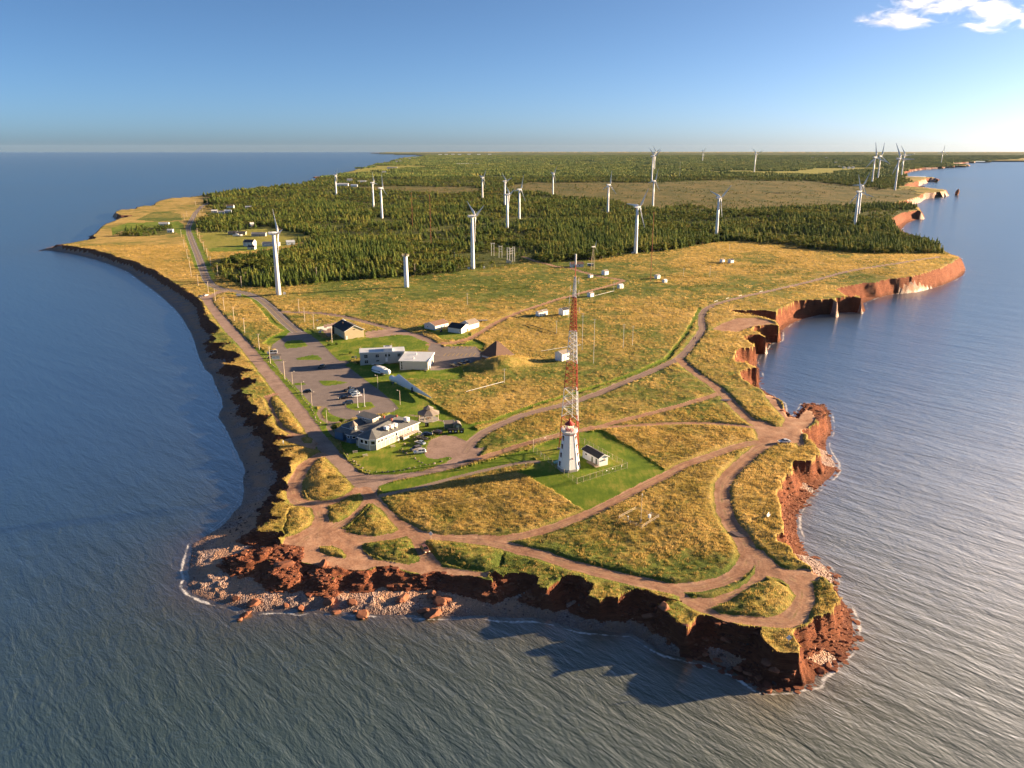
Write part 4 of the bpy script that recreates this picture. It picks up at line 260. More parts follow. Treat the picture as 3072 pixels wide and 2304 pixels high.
# ---- ground materials ----
def grass_mat():
    m, nt, b = mat('meadow_grass'); p = pos(nt)
    dr = attr(nt, 'dry').outputs['Fac']
    n1 = noise(nt, p, .11, 5, .62, .6); n2 = noise(nt, p, .9, 5, .7, .3); n3 = noise(nt, pos(nt, (1, .45, 1), .5), 3.2, 3, .7)
    f = math_(nt, 'ADD', math_(nt, 'MULTIPLY', dr, .55), math_(nt, 'ADD', math_(nt, 'MULTIPLY', math_(nt, 'SUBTRACT', n1, .5), 1.3), math_(nt, 'MULTIPLY', math_(nt, 'SUBTRACT', n2, .5), .85)))
    f = math_(nt, 'ADD', f, .22, clamp=True)
    c = ramp(nt, f, [(.0, (.05, .09, .012)), (.3, (.12, .16, .026)), (.5, (.26, .215, .05)), (.72, (.42, .295, .085)), (1., (.56, .39, .14))])
    c = mixc(nt, math_(nt, 'MULTIPLY', math_(nt, 'SUBTRACT', n3, .45, clamp=True), 1.6), c, (.12, .085, .02))
    e = math_(nt, 'SUBTRACT', 1., math_(nt, 'MULTIPLY', attr(nt, 'bare').outputs['Fac'], .55), clamp=True)
    c = mixc(nt, math_(nt, 'MULTIPLY', e, .55), c, (.10, .13, .02))
    nt.links.new(c, b.inputs['Base Color']); b.inputs['Roughness'].default_value = .9; b.inputs['Specular IOR Level'].default_value = .15
    b.inputs['Sheen Weight'].default_value = .0
    bump(nt, b, math_(nt, 'ADD', n2, math_(nt, 'MULTIPLY', n3, .8)), .9, .5); return m
def lawn_mat():
    m, nt, b = mat('mown_lawn'); p = pos(nt); n1 = noise(nt, p, .12, 4, .6); n2 = noise(nt, pos(nt, (1, .25, 1), .6), .9, 4, .7); n3 = noise(nt, p, 5, 3, .7)
    c = ramp(nt, math_(nt, 'ADD', math_(nt, 'MULTIPLY', n1, .6), math_(nt, 'MULTIPLY', n2, .4)), [(.34, (.065, .13, .008)), (.5, (.135, .20, .014)), (.64, (.29, .265, .045))])
    nt.links.new(c, b.inputs['Base Color']); b.inputs['Roughness'].default_value = .9; b.inputs['Specular IOR Level'].default_value = .15
    bump(nt, b, n3, .5, .08); return m
def dirt_mat(name, c0, c1, c2, centre):
    m, nt, b = mat(name); p = pos(nt); n1 = noise(nt, p, .18, 5, .65); n2 = noise(nt, p, 1.6, 5, .7)
    c = ramp(nt, math_(nt, 'ADD', math_(nt, 'MULTIPLY', n1, .55), math_(nt, 'MULTIPLY', n2, .45)), [(.34, c0), (.5, c1), (.64, c2)])
    r = attr(nt, 'rut').outputs['Fac']
    if centre:
        g = math_(nt, 'SUBTRACT', .8, math_(nt, 'ABSOLUTE', math_(nt, 'SUBTRACT', r, 1.05)), clamp=True)   # wheel lines at 1.05 m
        g = math_(nt, 'MULTIPLY', g, math_(nt, 'MULTIPLY', n1, 1.2), clamp=True)
        c = mixc(nt, math_(nt, 'MULTIPLY', g, .95, clamp=True), c, tuple(v*.5 for v in c1))
        q = math_(nt, 'MULTIPLY', math_(nt, 'SUBTRACT', .45, r, clamp=True), math_(nt, 'SUBTRACT', n1, .44, clamp=True))
        c = mixc(nt, math_(nt, 'MULTIPLY', q, 9., clamp=True), c, (.14, .13, .03))
    nt.links.new(c, b.inputs['Base Color']); b.inputs['Roughness'].default_value = .95; b.inputs['Specular IOR Level'].default_value = .2
    bump(nt, b, n2, .5, .12); return m
def forest_mat():
    m, nt, b = mat('woodland_floor'); p = pos(nt); n1 = noise(nt, p, .012, 6, .6, .5); n2 = noise(nt, p, .12, 5, .75)
    c = ramp(nt, math_(nt, 'ADD', math_(nt, 'MULTIPLY', n1, .5), math_(nt, 'MULTIPLY', n2, .5)), [(.35, (.03, .05, .012)), (.5, (.08, .095, .024)), (.68, (.17, .16, .045))])
    nt.links.new(c, b.inputs['Base Color']); b.inputs['Roughness'].default_value = 1.; b.inputs['Specular IOR Level'].default_value = .1
    bump(nt, b, n2, 1., 3.); return m
def bog_mat(name, stops):
    m, nt, b = mat(name); n1 = noise(nt, pos(nt, (1, .35, 1), .1), .03, 6, .65, .4); n2 = noise(nt, pos(nt), .25, 5, .7)
    c = ramp(nt, math_(nt, 'ADD', math_(nt, 'MULTIPLY', n1, .6), math_(nt, 'MULTIPLY', n2, .4)), stops)
    nt.links.new(c, b.inputs['Base Color']); b.inputs['Roughness'].default_value = 1.; b.inputs['Specular IOR Level'].default_value = .1
    bump(nt, b, n2, .8, 1.); return m
def beach_mat():
    m, nt, b = mat('pebble_beach'); p = pos(nt); n1 = noise(nt, p, .10, 5, .6, .8)
    v = N(nt, 'ShaderNodeTexVoronoi'); v.inputs['Scale'].default_value = 2.6; nt.links.new(p, v.inputs['Vector'])
    v2 = N(nt, 'ShaderNodeTexVoronoi'); v2.inputs['Scale'].default_value = 1.1; nt.links.new(p, v2.inputs['Vector'])
    st = ramp(nt, N(nt, 'ShaderNodeSeparateColor').outputs[0], [(.2, (.22, .14, .115)), (.5, (.33, .22, .18)), (.85, (.46, .34, .29))])
    sep = [n for n in nt.nodes if n.type == 'SEPARATE_COLOR'][0]; nt.links.new(v.outputs['Color'], sep.inputs[0])
    c = mixc(nt, ramp(nt, n1, [(.42, (0,0,0)), (.56, (1,1,1))]), st, (.48, .27, .165))
    n3 = noise(nt, p, .5, 5, .7); c = mixc(nt, ramp(nt, n3, [(.58, (0,0,0)), (.68, (.8,.8,.8))]), c, (.15, .095, .075))
    w = attr(nt, 'wet').outputs['Fac']; c = mixc(nt, math_(nt, 'MULTIPLY', w, .7), c, (.09, .06, .05))
    nt.links.new(c, b.inputs['Base Color']); nt.links.new(math_(nt, 'SUBTRACT', .9, math_(nt, 'MULTIPLY', w, .45)), b.inputs['Roughness'])
    bump(nt, b, math_(nt, 'ADD', v.outputs['Distance'], math_(nt, 'MULTIPLY', v2.outputs['Distance'], 1.2)), .9, .35); return m
def cliff_mat():
    m, nt, b = mat('red_sandstone'); p = pos(nt); n1 = noise(nt, p, .35, 6, .7, .5); n2 = noise(nt, pos(nt, (.12, .12, 3.6)), 1.1, 6, .7, .5); n3 = noise(nt, p, 1.8, 6, .75)
    c = ramp(nt, math_(nt, 'ADD', math_(nt, 'MULTIPLY', n1, .4), math_(nt, 'MULTIPLY', n2, .6)), [(.3, (.10, .034, .022)), (.46, (.21, .07, .036)), (.6, (.31, .115, .055)), (.75, (.44, .215, .115))])
    c = mixc(nt, ramp(nt, n3, [(.60, (0,0,0)), (.74, (.7,.7,.7))]), c, (.09, .035, .02))
    w = attr(nt, 'wet').outputs['Fac']; c = mixc(nt, math_(nt, 'MULTIPLY', w, .5), c, (.05, .025, .018))
    nt.links.new(c, b.inputs['Base Color']); b.inputs['Roughness'].default_value = .95; b.inputs['Specular IOR Level'].default_value = .15
    bump(nt, b, math_(nt, 'ADD', n2, math_(nt, 'MULTIPLY', n3, .9)), 1., .9); return m
M = {}
M['grass'] = grass_mat(); M['lawn'] = lawn_mat(); M['cliff'] = cliff_mat(); M['beach'] = beach_mat(); M['forest'] = forest_mat()
M['dirt'] = dirt_mat('red_earth', (.24, .115, .065), (.42, .235, .145), (.56, .36, .235), True)
M['gravel'] = dirt_mat('gravel', (.22, .15, .115), (.32, .22, .175), (.41, .29, .235), True)
M['asphalt'] = dirt_mat('worn_asphalt', (.165, .135, .125), (.215, .177, .162), (.26, .215, .197), False)
M['foot'] = dirt_mat('path_gravel', (.22, .16, .12), (.28, .21, .16), (.34, .26, .2), False)
M['bog'] = bog_mat('bog_heath', [(.36, (.045, .065, .014)), (.46, (.10, .10, .03)), (.58, (.19, .145, .05)), (.70, (.08, .095, .024))])
M['field'] = bog_mat('hay_field', [(.34, (.17, .19, .03)), (.5, (.26, .25, .05)), (.7, (.36, .28, .08))])
for nm, k, m in (('grassland', 0, 'grass'), ('lawn', 1, 'lawn'), ('dirt_track', 2, 'dirt'), ('gravel_road', 3, 'gravel'), ('paved_road', 4, 'asphalt'), ('parking_lot', 5, 'asphalt'),
                 ('footpath', 6, 'foot'), ('woodland_floor', 7, 'forest'), ('bog', 8, 'bog'), ('hay_field', 9, 'field'), ('beach', 10, 'beach'), ('cliff', 11, 'cliff')):
    piece(nm, k, M[m])
# sea floor only close inshore
ccell[(ccell == 12) & (dS[:-1,:-1] < -25)] = 99
piece('sea_floor', 12, M['beach'])
# ---- the sea: one sheet to the horizon, its inshore tint read from the distance to the shore ----
def sea_mat():
    m, nt, b = mat('sea_water'); p = pos(nt)
    sh = attr(nt, 'shore').outputs['Fac']          # metres offshore
    n0 = noise(nt, p, .018, 4, .6, .6)
    deep = ramp(nt, n0, [(.35, (.006, .085, .21)), (.65, (.009, .095, .20))])
    f = math_(nt, 'POWER', 2.718, math_(nt, 'MULTIPLY', sh, -.0065)); c = mixc(nt, math_(nt, 'MULTIPLY', f, .95, clamp=True), deep, (.046, .052, .007))
    f2 = math_(nt, 'POWER', 2.718, math_(nt, 'MULTIPLY', sh, -.16)); c = mixc(nt, math_(nt, 'MULTIPLY', f2, .75, clamp=True), c, (.10, .06, .035))
    # breaking foam at the edge
    nf = noise(nt, p, .55, 5, .7, 1.2); nb = noise(nt, p, .035, 3, .6)
    wv = math_(nt, 'SUBTRACT', 1., math_(nt, 'MULTIPLY', math_(nt, 'ABSOLUTE', math_(nt, 'SUBTRACT', sh, math_(nt, 'MULTIPLY', nb, 3.2))), .75), clamp=True)
    gate = ramp(nt, noise(nt, p, .06, 3, .6), [(.42, (.55,.55,.55)), (.6, (1.15,1.15,1.15))])
    foam = ramp(nt, math_(nt, 'MULTIPLY', math_(nt, 'MULTIPLY', wv, nf), gate), [(.30, (0,0,0)), (.52, (.8,.8,.8))])
    c = mixc(nt, foam, c, (.75, .75, .75))
    nt.nodes.remove(b); df = N(nt, 'ShaderNodeBsdfDiffuse'); gl = N(nt, 'ShaderNodeBsdfAnisotropic'); lw = N(nt, 'ShaderNodeLayerWeight'); lw.inputs[0].default_value = .5
    gl.inputs['Roughness'].default_value = .16; g2 = N(nt, 'ShaderNodeBsdfAnisotropic'); g2.distribution = 'BECKMANN'; g2.inputs['Roughness'].default_value = .82; gm_ = N(nt, 'ShaderNodeMixShader'); gm_.inputs[0].default_value = .36; nt.links.new(gl.outputs[0], gm_.inputs[1]); nt.links.new(g2.outputs[0], gm_.inputs[2]); nt.links.new(c, df.inputs['Color'])
    fr = math_(nt, 'ADD', math_(nt, 'MULTIPLY', math_(nt, 'POWER', lw.outputs['Facing'], 2.6), 2.1), .01, clamp=True); fr = math_(nt, 'MINIMUM', fr, .78)
    fr = math_(nt, 'MULTIPLY', fr, math_(nt, 'SUBTRACT', 1., foam))
    mx = N(nt, 'ShaderNodeMixShader'); nt.links.new(fr, mx.inputs[0]); nt.links.new(df.outputs[0], mx.inputs[1]); nt.links.new(gm_.outputs[0], mx.inputs[2]); nt.links.new(mx.outputs[0], nt.nodes['Material Output'].inputs[0])
    # wind waves + fine ripples
    def wdir(sc, rot):
        g = N(nt, 'ShaderNodeNewGeometry'); mp = N(nt, 'ShaderNodeMapping', vector_type='TEXTURE'); mp.inputs['Scale'].default_value = (*sc, 1); mp.inputs['Rotation'].default_value = (0, 0, math.radians(rot)); nt.links.new(g.outputs['Position'], mp.inputs[0]); return mp.outputs[0]
    a = noise(nt, wdir((3.2, .9), -48), .26, 4, .6, .35); r = noise(nt, wdir((1.8, .8), -58), .95, 4, .65, .3); s = noise(nt, wdir((4., 1.), -40), .055, 2, .5, .3)
    h = math_(nt, 'ADD', math_(nt, 'MULTIPLY', a, 1.5), math_(nt, 'ADD', math_(nt, 'MULTIPLY', r, .42), math_(nt, 'MULTIPLY', s, 1.8)))
    bn = N(nt, 'ShaderNodeBump'); bn.inputs['Strength'].default_value = 1.; bn.inputs['Distance'].default_value = .26; nt.links.new(h, bn.inputs['Height']); nt.links.new(bn.outputs[0], gl.inputs['Normal']); nt.links.new(bn.outputs[0], g2.inputs['Normal']); nt.links.new(bn.outputs[0], df.inputs['Normal']); nt.links.new(bn.outputs[0], lw.inputs['Normal']); return m
sy = ys[::3].copy(); sy = np.concatenate([np.linspace(20, ys[0]-2, 40), sy, [19600.]]); su = np.linspace(-1.6, 1.6, 700)
SX = su[None,:]*np.maximum(sy, 120)[:,None]; SY = np.repeat(sy[:,None], len(su), 1)
sS = dist(SHORE, SX, SY, sy, True, lambda y: 60+.05*y)
sS = np.where(inside(SHORE, SX, sy), -sS, sS)
ii = np.arange(SX.size).reshape(SX.shape); q = np.stack([ii[:-1,:-1], ii[:-1,1:], ii[1:,1:], ii[1:,:-1]], -1)
keep = sS[:-1,:-1] > -(12+.01*SY[:-1,:-1])
f = q[keep]; u, inv = np.unique(f, return_inverse=True)
me = mesh_np('sea', np.stack([SX.ravel()[u], SY.ravel()[u], np.full(len(u), 0.)], -1), inv.reshape(f.shape), dict(shore=np.maximum(sS.ravel()[u], 0)))
M['sea'] = sea_mat(); me.materials.append(M['sea']); sea = link(bpy.data.objects.new('sea', me)); sea['kind'] = 'structure'

# ---- the air: one even box of pale haze round everything ----
hz = bmesh.new(); bmesh.ops.create_cube(hz, size=1.0); me = bpy.data.meshes.new('haze'); hz.to_mesh(me); hz.free()
hz = link(bpy.data.objects.new('haze', me)); hz.location = (0, 9600, 70.5); hz.scale = (64000, 20400, 159); hz['kind'] = 'stuff'
hm = bpy.data.materials.new('haze'); hm.use_nodes = True; hm.node_tree.nodes.remove(hm.node_tree.nodes['Principled BSDF'])
pv = hm.node_tree.nodes.new('ShaderNodeVolumePrincipled'); pv.inputs['Color'].default_value = (.55, .75, 1, 1); pv.inputs['Density'].default_value = 5e-6; pv.inputs['Anisotropy'].default_value = 0.
hm.node_tree.links.new(pv.outputs[0], hm.node_tree.nodes['Material Output'].inputs['Volume']); me.materials.append(hm)

# ================= mesh builder =================
class MB:
    def __init__(s): s.v = []; s.f = []
    def add(s, v, f):
        n = len(s.v); s.v += [tuple(p) for p in v]; s.f += [tuple(i+n for i in q) for q in f]; return s
    def box(s, c, d, rz=0., rx=0., ry=0.):
        R = Matrix.Rotation(rz, 3, 'Z') @ Matrix.Rotation(ry, 3, 'Y') @ Matrix.Rotation(rx, 3, 'X'); c = Vector(c)
        v = [c+R @ Vector((sx*d[0]/2, sy*d[1]/2, sz*d[2]/2)) for sz in (-1, 1) for sy in (-1, 1) for sx in (-1, 1)]
        return s.add(v, [(0,2,3,1), (4,5,7,6), (0,1,5,4), (2,6,7,3), (0,4,6,2), (1,3,7,5)])
    def tube(s, a, b, r0, r1=None, n=8, cap=True):
        a = Vector(a); b = Vector(b); r1 = r0 if r1 is None else r1; d = (b-a).normalized()
        e = Vector((1,0,0)) if abs(d.x) < .9 else Vector((0,1,0)); p = d.cross(e).normalized(); q = d.cross(p)
        v = []
        for c, r in ((a, r0), (b, r1)): v += [c+(p*math.cos(t)+q*math.sin(t))*r for t in (2*math.pi*k/n for k in range(n))]
        f = [(k, (k+1) % n, n+(k+1) % n, n+k) for k in range(n)]
        if cap: f += [tuple(range(n))[::-1], tuple(range(n, 2*n))]
        return s.add(v, f)
    def loft(s, rings, cap=True):
        n = len(rings[0]); v = [p for r in rings for p in r]; f = []
        for k in range(len(rings)-1):
            for i in range(n): f.append((k*n+i, k*n+(i+1) % n, (k+1)*n+(i+1) % n, (k+1)*n+i))
        if cap: f += [tuple(range(n))[::-1], tuple(range((len(rings)-1)*n, len(rings)*n))]
        return s.add(v, f)
    def prism(s, poly, z0, z1): return s.loft([[(x, y, z0) for x, y in poly], [(x, y, z1) for x, y in poly]])
    def build(s, name, m, parent=None, smooth=False, flip=False):
        me = bpy.data.meshes.new(name); me.from_pydata(s.v, [], s.f); me.materials.append(m)
        if smooth: me.polygons.foreach_set('use_smooth', [True]*len(me.polygons))
        bm = bmesh.new(); bm.from_mesh(me); bmesh.ops.recalc_face_normals(bm, faces=bm.faces); bm.to_mesh(me); bm.free()
        return link(bpy.data.objects.new(name, me), parent)
def ring(r, z, n, ph=0., c=(0, 0)): return [(c[0]+r*math.cos(ph+2*math.pi*k/n), c[1]+r*math.sin(ph+2*math.pi*k/n), z) for k in range(n)]
def root(name, x, y, rz=0., label=None, cat=None, group=None, z=None, dz=0.):
    e = bpy.data.objects.new(name, None); e.empty_display_size = .5; link(e)
    e.location = (x, y, (zat(x, y) if z is None else z)+dz); e.rotation_euler = (0, 0, rz); return tag(e, label, cat, group)
def clone(o, parent=None):
    c = o.copy(); COL.objects.link(c); c.parent = parent
    for ch in o.children: clone(ch, c)
    return c
def leafmat(name, c0, c1, c2, tr=.25):
    m, nt, b = mat(name); oi = N(nt, 'ShaderNodeObjectInfo'); n = noise(nt, pos(nt), .9, 3, .6)
    mp = N(nt, 'ShaderNodeMapping'); nt.links.new(oi.outputs['Location'], mp.inputs[0]); n4 = noise(nt, mp.outputs[0], .016, 4, .65, .4)
    f = math_(nt, 'ADD', math_(nt, 'MULTIPLY', oi.outputs['Random'], .5), math_(nt, 'ADD', math_(nt, 'MULTIPLY', math_(nt, 'SUBTRACT', n4, .5), 1.6), math_(nt, 'MULTIPLY', n, .55)))
    c = ramp(nt, f, [(.15, c0), (.55, c1), (.95, c2)]); nt.links.new(c, b.inputs['Base Color'])
    b.inputs['Roughness'].default_value = .8; b.inputs['Specular IOR Level'].default_value = .2
    t = N(nt, 'ShaderNodeBsdfTranslucent'); nt.links.new(c, t.inputs[0]); mx = N(nt, 'ShaderNodeMixShader'); mx.inputs[0].default_value = tr
    nt.links.new(b.outputs[0], mx.inputs[1]); nt.links.new(t.outputs[0], mx.inputs[2]); nt.links.new(mx.outputs[0], nt.nodes['Material Output'].inputs[0]); return m
M['needle'] = leafmat('spruce_needles', (.055, .10, .018), (.14, .19, .032), (.32, .29, .06))
M['leaf'] = leafmat('scrub_leaves', (.06, .095, .012), (.12, .145, .02), (.21, .18, .035))
M['shrub'] = leafmat('low_shrub_leaves', (.04, .075, .008), (.085, .13, .012), (.17, .18, .02))
def tuftmat(name, stops):
    m, nt, b = mat(name); oi = N(nt, 'ShaderNodeObjectInfo'); mp = N(nt, 'ShaderNodeMapping'); nt.links.new(oi.outputs['Location'], mp.inputs[0])
    n = noise(nt, mp.outputs[0], .06, 4, .65, .5); n2 = noise(nt, mp.outputs[0], .35, 3, .6)
    f = math_(nt, 'ADD', math_(nt, 'MULTIPLY', math_(nt, 'SUBTRACT', n, .5), 1.7), math_(nt, 'ADD', math_(nt, 'MULTIPLY', math_(nt, 'SUBTRACT', n2, .5), .7), math_(nt, 'ADD', math_(nt, 'MULTIPLY', oi.outputs['Random'], .2), .42)))
    c = ramp(nt, f, stops); nt.links.new(c, b.inputs['Base Color']); b.inputs['Roughness'].default_value = .8; b.inputs['Specular IOR Level'].default_value = .2
    t = N(nt, 'ShaderNodeBsdfTranslucent'); nt.links.new(c, t.inputs[0]); mx = N(nt, 'ShaderNodeMixShader'); mx.inputs[0].default_value = .5
    nt.links.new(b.outputs[0], mx.inputs[1]); nt.links.new(t.outputs[0], mx.inputs[2]); nt.links.new(mx.outputs[0], nt.nodes['Material Output'].inputs[0]); return m
M['tuft'] = tuftmat('tall_straw_grass', [(.1, (.24, .195, .045)), (.35, (.38, .285, .075)), (.6, (.52, .36, .11)), (.95, (.76, .53, .21))])
M['tuftg'] = tuftmat('tall_green_grass', [(.1, (.07, .12, .02)), (.4, (.15, .18, .035)), (.7, (.26, .24, .055)), (.95, (.40, .31, .09))])
M['bark'] = plain('bark', (.16, .12, .085), .95)
M['pebble'] = leafmat('loose_stones', (.075, .042, .033), (.11, .064, .05), (.17, .105, .083), 0.)
# ---- tree shapes, one metre tall, scaled where they stand ----
def conifer(seed):
    r = random.Random(seed); c = MB(); tr = MB().tube((0,0,0), (0,0,.96), .022, .004, 5); L = 10
    for k in range(L):
        z = .12+.82*k/(L-1)*(1-.03*r.random()); R = (.25*(1-(k/(L-.2))**1.25)+.02)*r.uniform(.82, 1.15); nb = 7 if k < 7 else 5
        for i in range(nb):
            a = 2*math.pi*(i+r.random()*.7)/nb; rr = R*r.uniform(.7, 1.2); w = rr*.42; dz = -.07*r.uniform(.5, 1.5)
            d = (math.cos(a), math.sin(a)); n_ = (-d[1], d[0])
            c.add([(0, 0, z+.055), (d[0]*rr*.6+n_[0]*w, d[1]*rr*.6+n_[1]*w, z+dz*.4), (d[0]*rr, d[1]*rr, z+dz), (d[0]*rr*.6-n_[0]*w, d[1]*rr*.6-n_[1]*w, z+dz*.4)], [(0,1,2,3)])
    c.add([(0,0,1.02), (.03,0,.88), (-.015,.026,.88), (-.015,-.026,.88)], [(0,1,2), (0,2,3), (0,3,1)])
    return tr, c
def broadleaf(seed, lo=.18, n=150, flat=1.):
    r = random.Random(seed); c = MB(); tr = MB().tube((0,0,0), (0,0,.5), .035, .012, 5)
    for k in range(4):
        a = r.uniform(0, 6.28); tr.tube((0,0,.28+.06*k), (.2*math.cos(a), .2*math.sin(a), .6+.06*k), .014, .004, 4)
    blobs = [(r.uniform(-.2, .2), r.uniform(-.2, .2), r.uniform(lo+.15, .82)*flat, r.uniform(.14, .24)) for _ in range(9)]
    for i in range(n):
        bx, by, bz, br = r.choice(blobs); v = Vector((r.gauss(0,1), r.gauss(0,1), r.gauss(0,1))).normalized()*br*r.uniform(.6, 1.05)
        p = Vector((bx, by, bz))+v; s = r.uniform(.035, .07); q = Vector((r.gauss(0,1), r.gauss(0,1), r.gauss(0,1))).normalized(); e = v.cross(q).normalized()*s; f = e.cross(v.normalized()).normalized()*s
        c.add([p+e, p+f, p-e, p-f], [(0,1,2,3)])
    return tr, c
def merged(name, parts):
    me = bpy.data.meshes.new(name); v = []; f = []; mi = []
    ms = []
    for mb, m in parts:
        if m not in ms: ms.append(m)
        n = len(v); v += mb.v; f += [tuple(i+n for i in q) for q in mb.f]; mi += [ms.index(m)]*len(mb.f)
    me.from_pydata(v, [], f)
    for m in ms: me.materials.append(m)
    me.polygons.foreach_set('material_index', mi); me.update(); return me
SHAPES = [('spruce_tree', *conifer(s), M['needle']) for s in range(5)]+[('scrub_tree', *broadleaf(s), M['leaf']) for s in range(3)]
def scatter(name, meshes, P_, S_, Rz, Ix, kind='stuff', label=None):
    """one object that carries copies of small meshes on its points"""
    pc = bpy.data.collections.new(name+'_shapes')
    for k, me in enumerate(meshes): pc.objects.link(bpy.data.objects.new(f'{name}_shape_{k:02d}', me))
    me = bpy.data.meshes.new(name); me.vertices.add(len(P_)); me.vertices.foreach_set('co', np.asarray(P_, np.float32).ravel())
    a = me.attributes.new('scl', 'FLOAT_VECTOR', 'POINT'); a.data.foreach_set('vector', np.asarray(S_, np.float32).ravel())
    a = me.attributes.new('rz', 'FLOAT_VECTOR', 'POINT'); a.data.foreach_set('vector', np.stack([np.zeros(len(P_)), np.zeros(len(P_)), Rz], -1).astype(np.float32).ravel())
    a = me.attributes.new('ix', 'INT', 'POINT'); a.data.foreach_set('value', np.asarray(Ix, np.int32))
    o = link(bpy.data.objects.new(name, me)); ng = bpy.data.node_groups.new(name+'_nodes', 'GeometryNodeTree')
    ng.interface.new_socket('Geometry', in_out='INPUT', socket_type='NodeSocketGeometry'); ng.interface.new_socket('Geometry', in_out='OUTPUT', socket_type='NodeSocketGeometry')
    gi = ng.nodes.new('NodeGroupInput'); go = ng.nodes.new('NodeGroupOutput'); ip = ng.nodes.new('GeometryNodeInstanceOnPoints'); ci = ng.nodes.new('GeometryNodeCollectionInfo')
    ci.inputs['Collection'].default_value = pc; ci.inputs['Separate Children'].default_value = True; ci.inputs['Reset Children'].default_value = True
    ip.inputs['Pick Instance'].default_value = True
    def na(nm, t):
        n = ng.nodes.new('GeometryNodeInputNamedAttribute'); n.data_type = t; n.inputs[0].default_value = nm; return n.outputs[0]
    ng.links.new(gi.outputs[0], ip.inputs['Points']); ng.links.new(ci.outputs[0], ip.inputs['Instance'])
    ng.links.new(na('ix', 'INT'), ip.inputs['Instance Index']); ng.links.new(na('scl', 'FLOAT_VECTOR'), ip.inputs['Scale']); ng.links.new(na('rz', 'FLOAT_VECTOR'), ip.inputs['Rotation'])
    ng.links.new(ip.outputs[0], go.inputs[0]); md = o.modifiers.new('copies', 'NODES'); md.node_group = ng
    o['kind'] = kind
    if label: o['label'] = label
    return o
def cells(x, y):
    j = np.clip(np.searchsorted(ys, y)-1, 0, NY-2); i = np.clip(np.searchsorted(U, x/y), 0, NX-1); return j, i
def grid_pts(y0, y1, sp, xm=.8, seed=0):
    r = np.random.default_rng(seed); gy = np.arange(y0, y1, sp); out = []
    for y in gy:
        gx = np.arange(-xm*y, xm*y, sp); out.append(np.stack([gx, np.full(len(gx), y)], -1))
    p = np.concatenate(out); p += r.uniform(-.48, .48, p.shape)*sp; return p
def zof(x, y): j, i = cells(x, y); return Z[j, i]
# ---- the wood ----
pts = []; 
for y0, y1, sp, w in ((560, 1000, 4.0, 1.0), (1000, 1700, 6.2, 1.3), (1700, 3000, 10.5, 1.9)):
    p = grid_pts(y0, y1, sp, .72, int(y0)); j, i = cells(p[:,0], p[:,1]); k = cls[j, i]
    dens = fbm(p[:,0], p[:,1], 90, 3, 90)
    d2 = fbm(p[:,0], p[:,1], 25, 2, 91); dens = dens+.9*np.minimum(fbm(p[:,0]*.45, p[:,1], 130, 2, 95)+.12, 0)*sstep(760, 1000, p[:,1]); u_ = rng.random(len(p))
    ok = ((k == 7) & (u_ < np.clip(.93+dens*1.3+d2*.8, .12, 1))) | ((k == 8) & (u_ < np.clip(.06+(dens+.05)*.5+d2*.3, .02, .5)))
    p = p[ok]; pts.append(np.c_[p, np.full(len(p), w), (k[ok] == 8)*1., dens[ok]])
for (x, y) in [(b[0], b[1]) for b in ()]: pass
T_ = np.concatenate(pts)
clear = [(t[0], t[1], 9+.004*t[1]) for t in TURB]+[(h[0], h[1]-3, max(h[2], 9)*.8+.004*h[1]) for h in HOUSES]+[(x, y, 3.5) for x, y in POLES]+[(x, y-6, 13) for x, y in SITE['subst']]+[(SITE['stub'][0][0], SITE['stub'][0][1], 6)]
ok = np.ones(len(T_), bool)
for cx, cy, r in clear:
    ok &= ((T_[:,0]-cx)**2+(np.minimum(np.abs(T_[:,1]-cy), np.abs(T_[:,1]-(cy-r)))*.8)**2) > r*r
T_ = T_[ok]
hgt = np.where(T_[:,3] > 0, rng.uniform(1.6, 4.2, len(T_)), (5.2+5.2*rng.random(len(T_))**1.3+T_[:,4]*3.6)); sw = hgt*T_[:,2]*rng.uniform(.7, 1.45, len(T_))
bl = rng.random(len(T_)) < np.clip(.46-1.2*fbm(T_[:,0], T_[:,1], 70, 2, 123), .04, .8)
ix = np.where(bl, rng.integers(5, 8, len(T_)), rng.integers(0, 5, len(T_)))
hgt = np.where(bl, hgt*.72, hgt); sw = np.where(bl, sw*1.05, sw)
zz = zof(T_[:,0], T_[:,1])-.1; rz = rng.uniform(0, 6.28, len(T_))
# the ones that show largest: front edge of the wood, one object each
e = dist(PAINT[0][1], T_[:,0][None,:].repeat(1, 0), T_[:,1][None,:].repeat(1, 0), np.array([900.]), True, lambda y: 400)[0] if False else None
def front(p, line):
    a = np.array(line); b = np.roll(a, -1, 0); D = np.full(len(p), 1e9)
    for k in range(len(a)):
        d = b[k]-a[k]; t = np.clip(((p-a[k])@d)/max(d@d, 1e-9), 0, 1); np.minimum(D, np.hypot(*(p-a[k]-t[:,None]*d).T), out=D)
    return D
sel = T_[:,1] < 1020; fd = np.full(len(T_), 1e9); fd[sel] = np.minimum(front(T_[sel][:,:2], PAINT[0][1]), front(T_[sel][:,:2], PAINT[1][1]))
score = np.where((fd < 13) & (T_[:,3] == 0), T_[:,1]+fd*6, 1e9); order = np.argsort(score)[:300]
tree_mesh = {}
for k, (nm, tr, cr, cm) in enumerate(SHAPES):
    a = MB(); a.v, a.f = tr.v, tr.f; me1 = bpy.data.meshes.new('trunk'); me1.from_pydata(tr.v, [], tr.f); me1.materials.append(M['bark'])
    me2 = bpy.data.meshes.new('crown'); me2.from_pydata(cr.v, [], cr.f); me2.materials.append(cm); tree_mesh[k] = (nm, me1, me2)
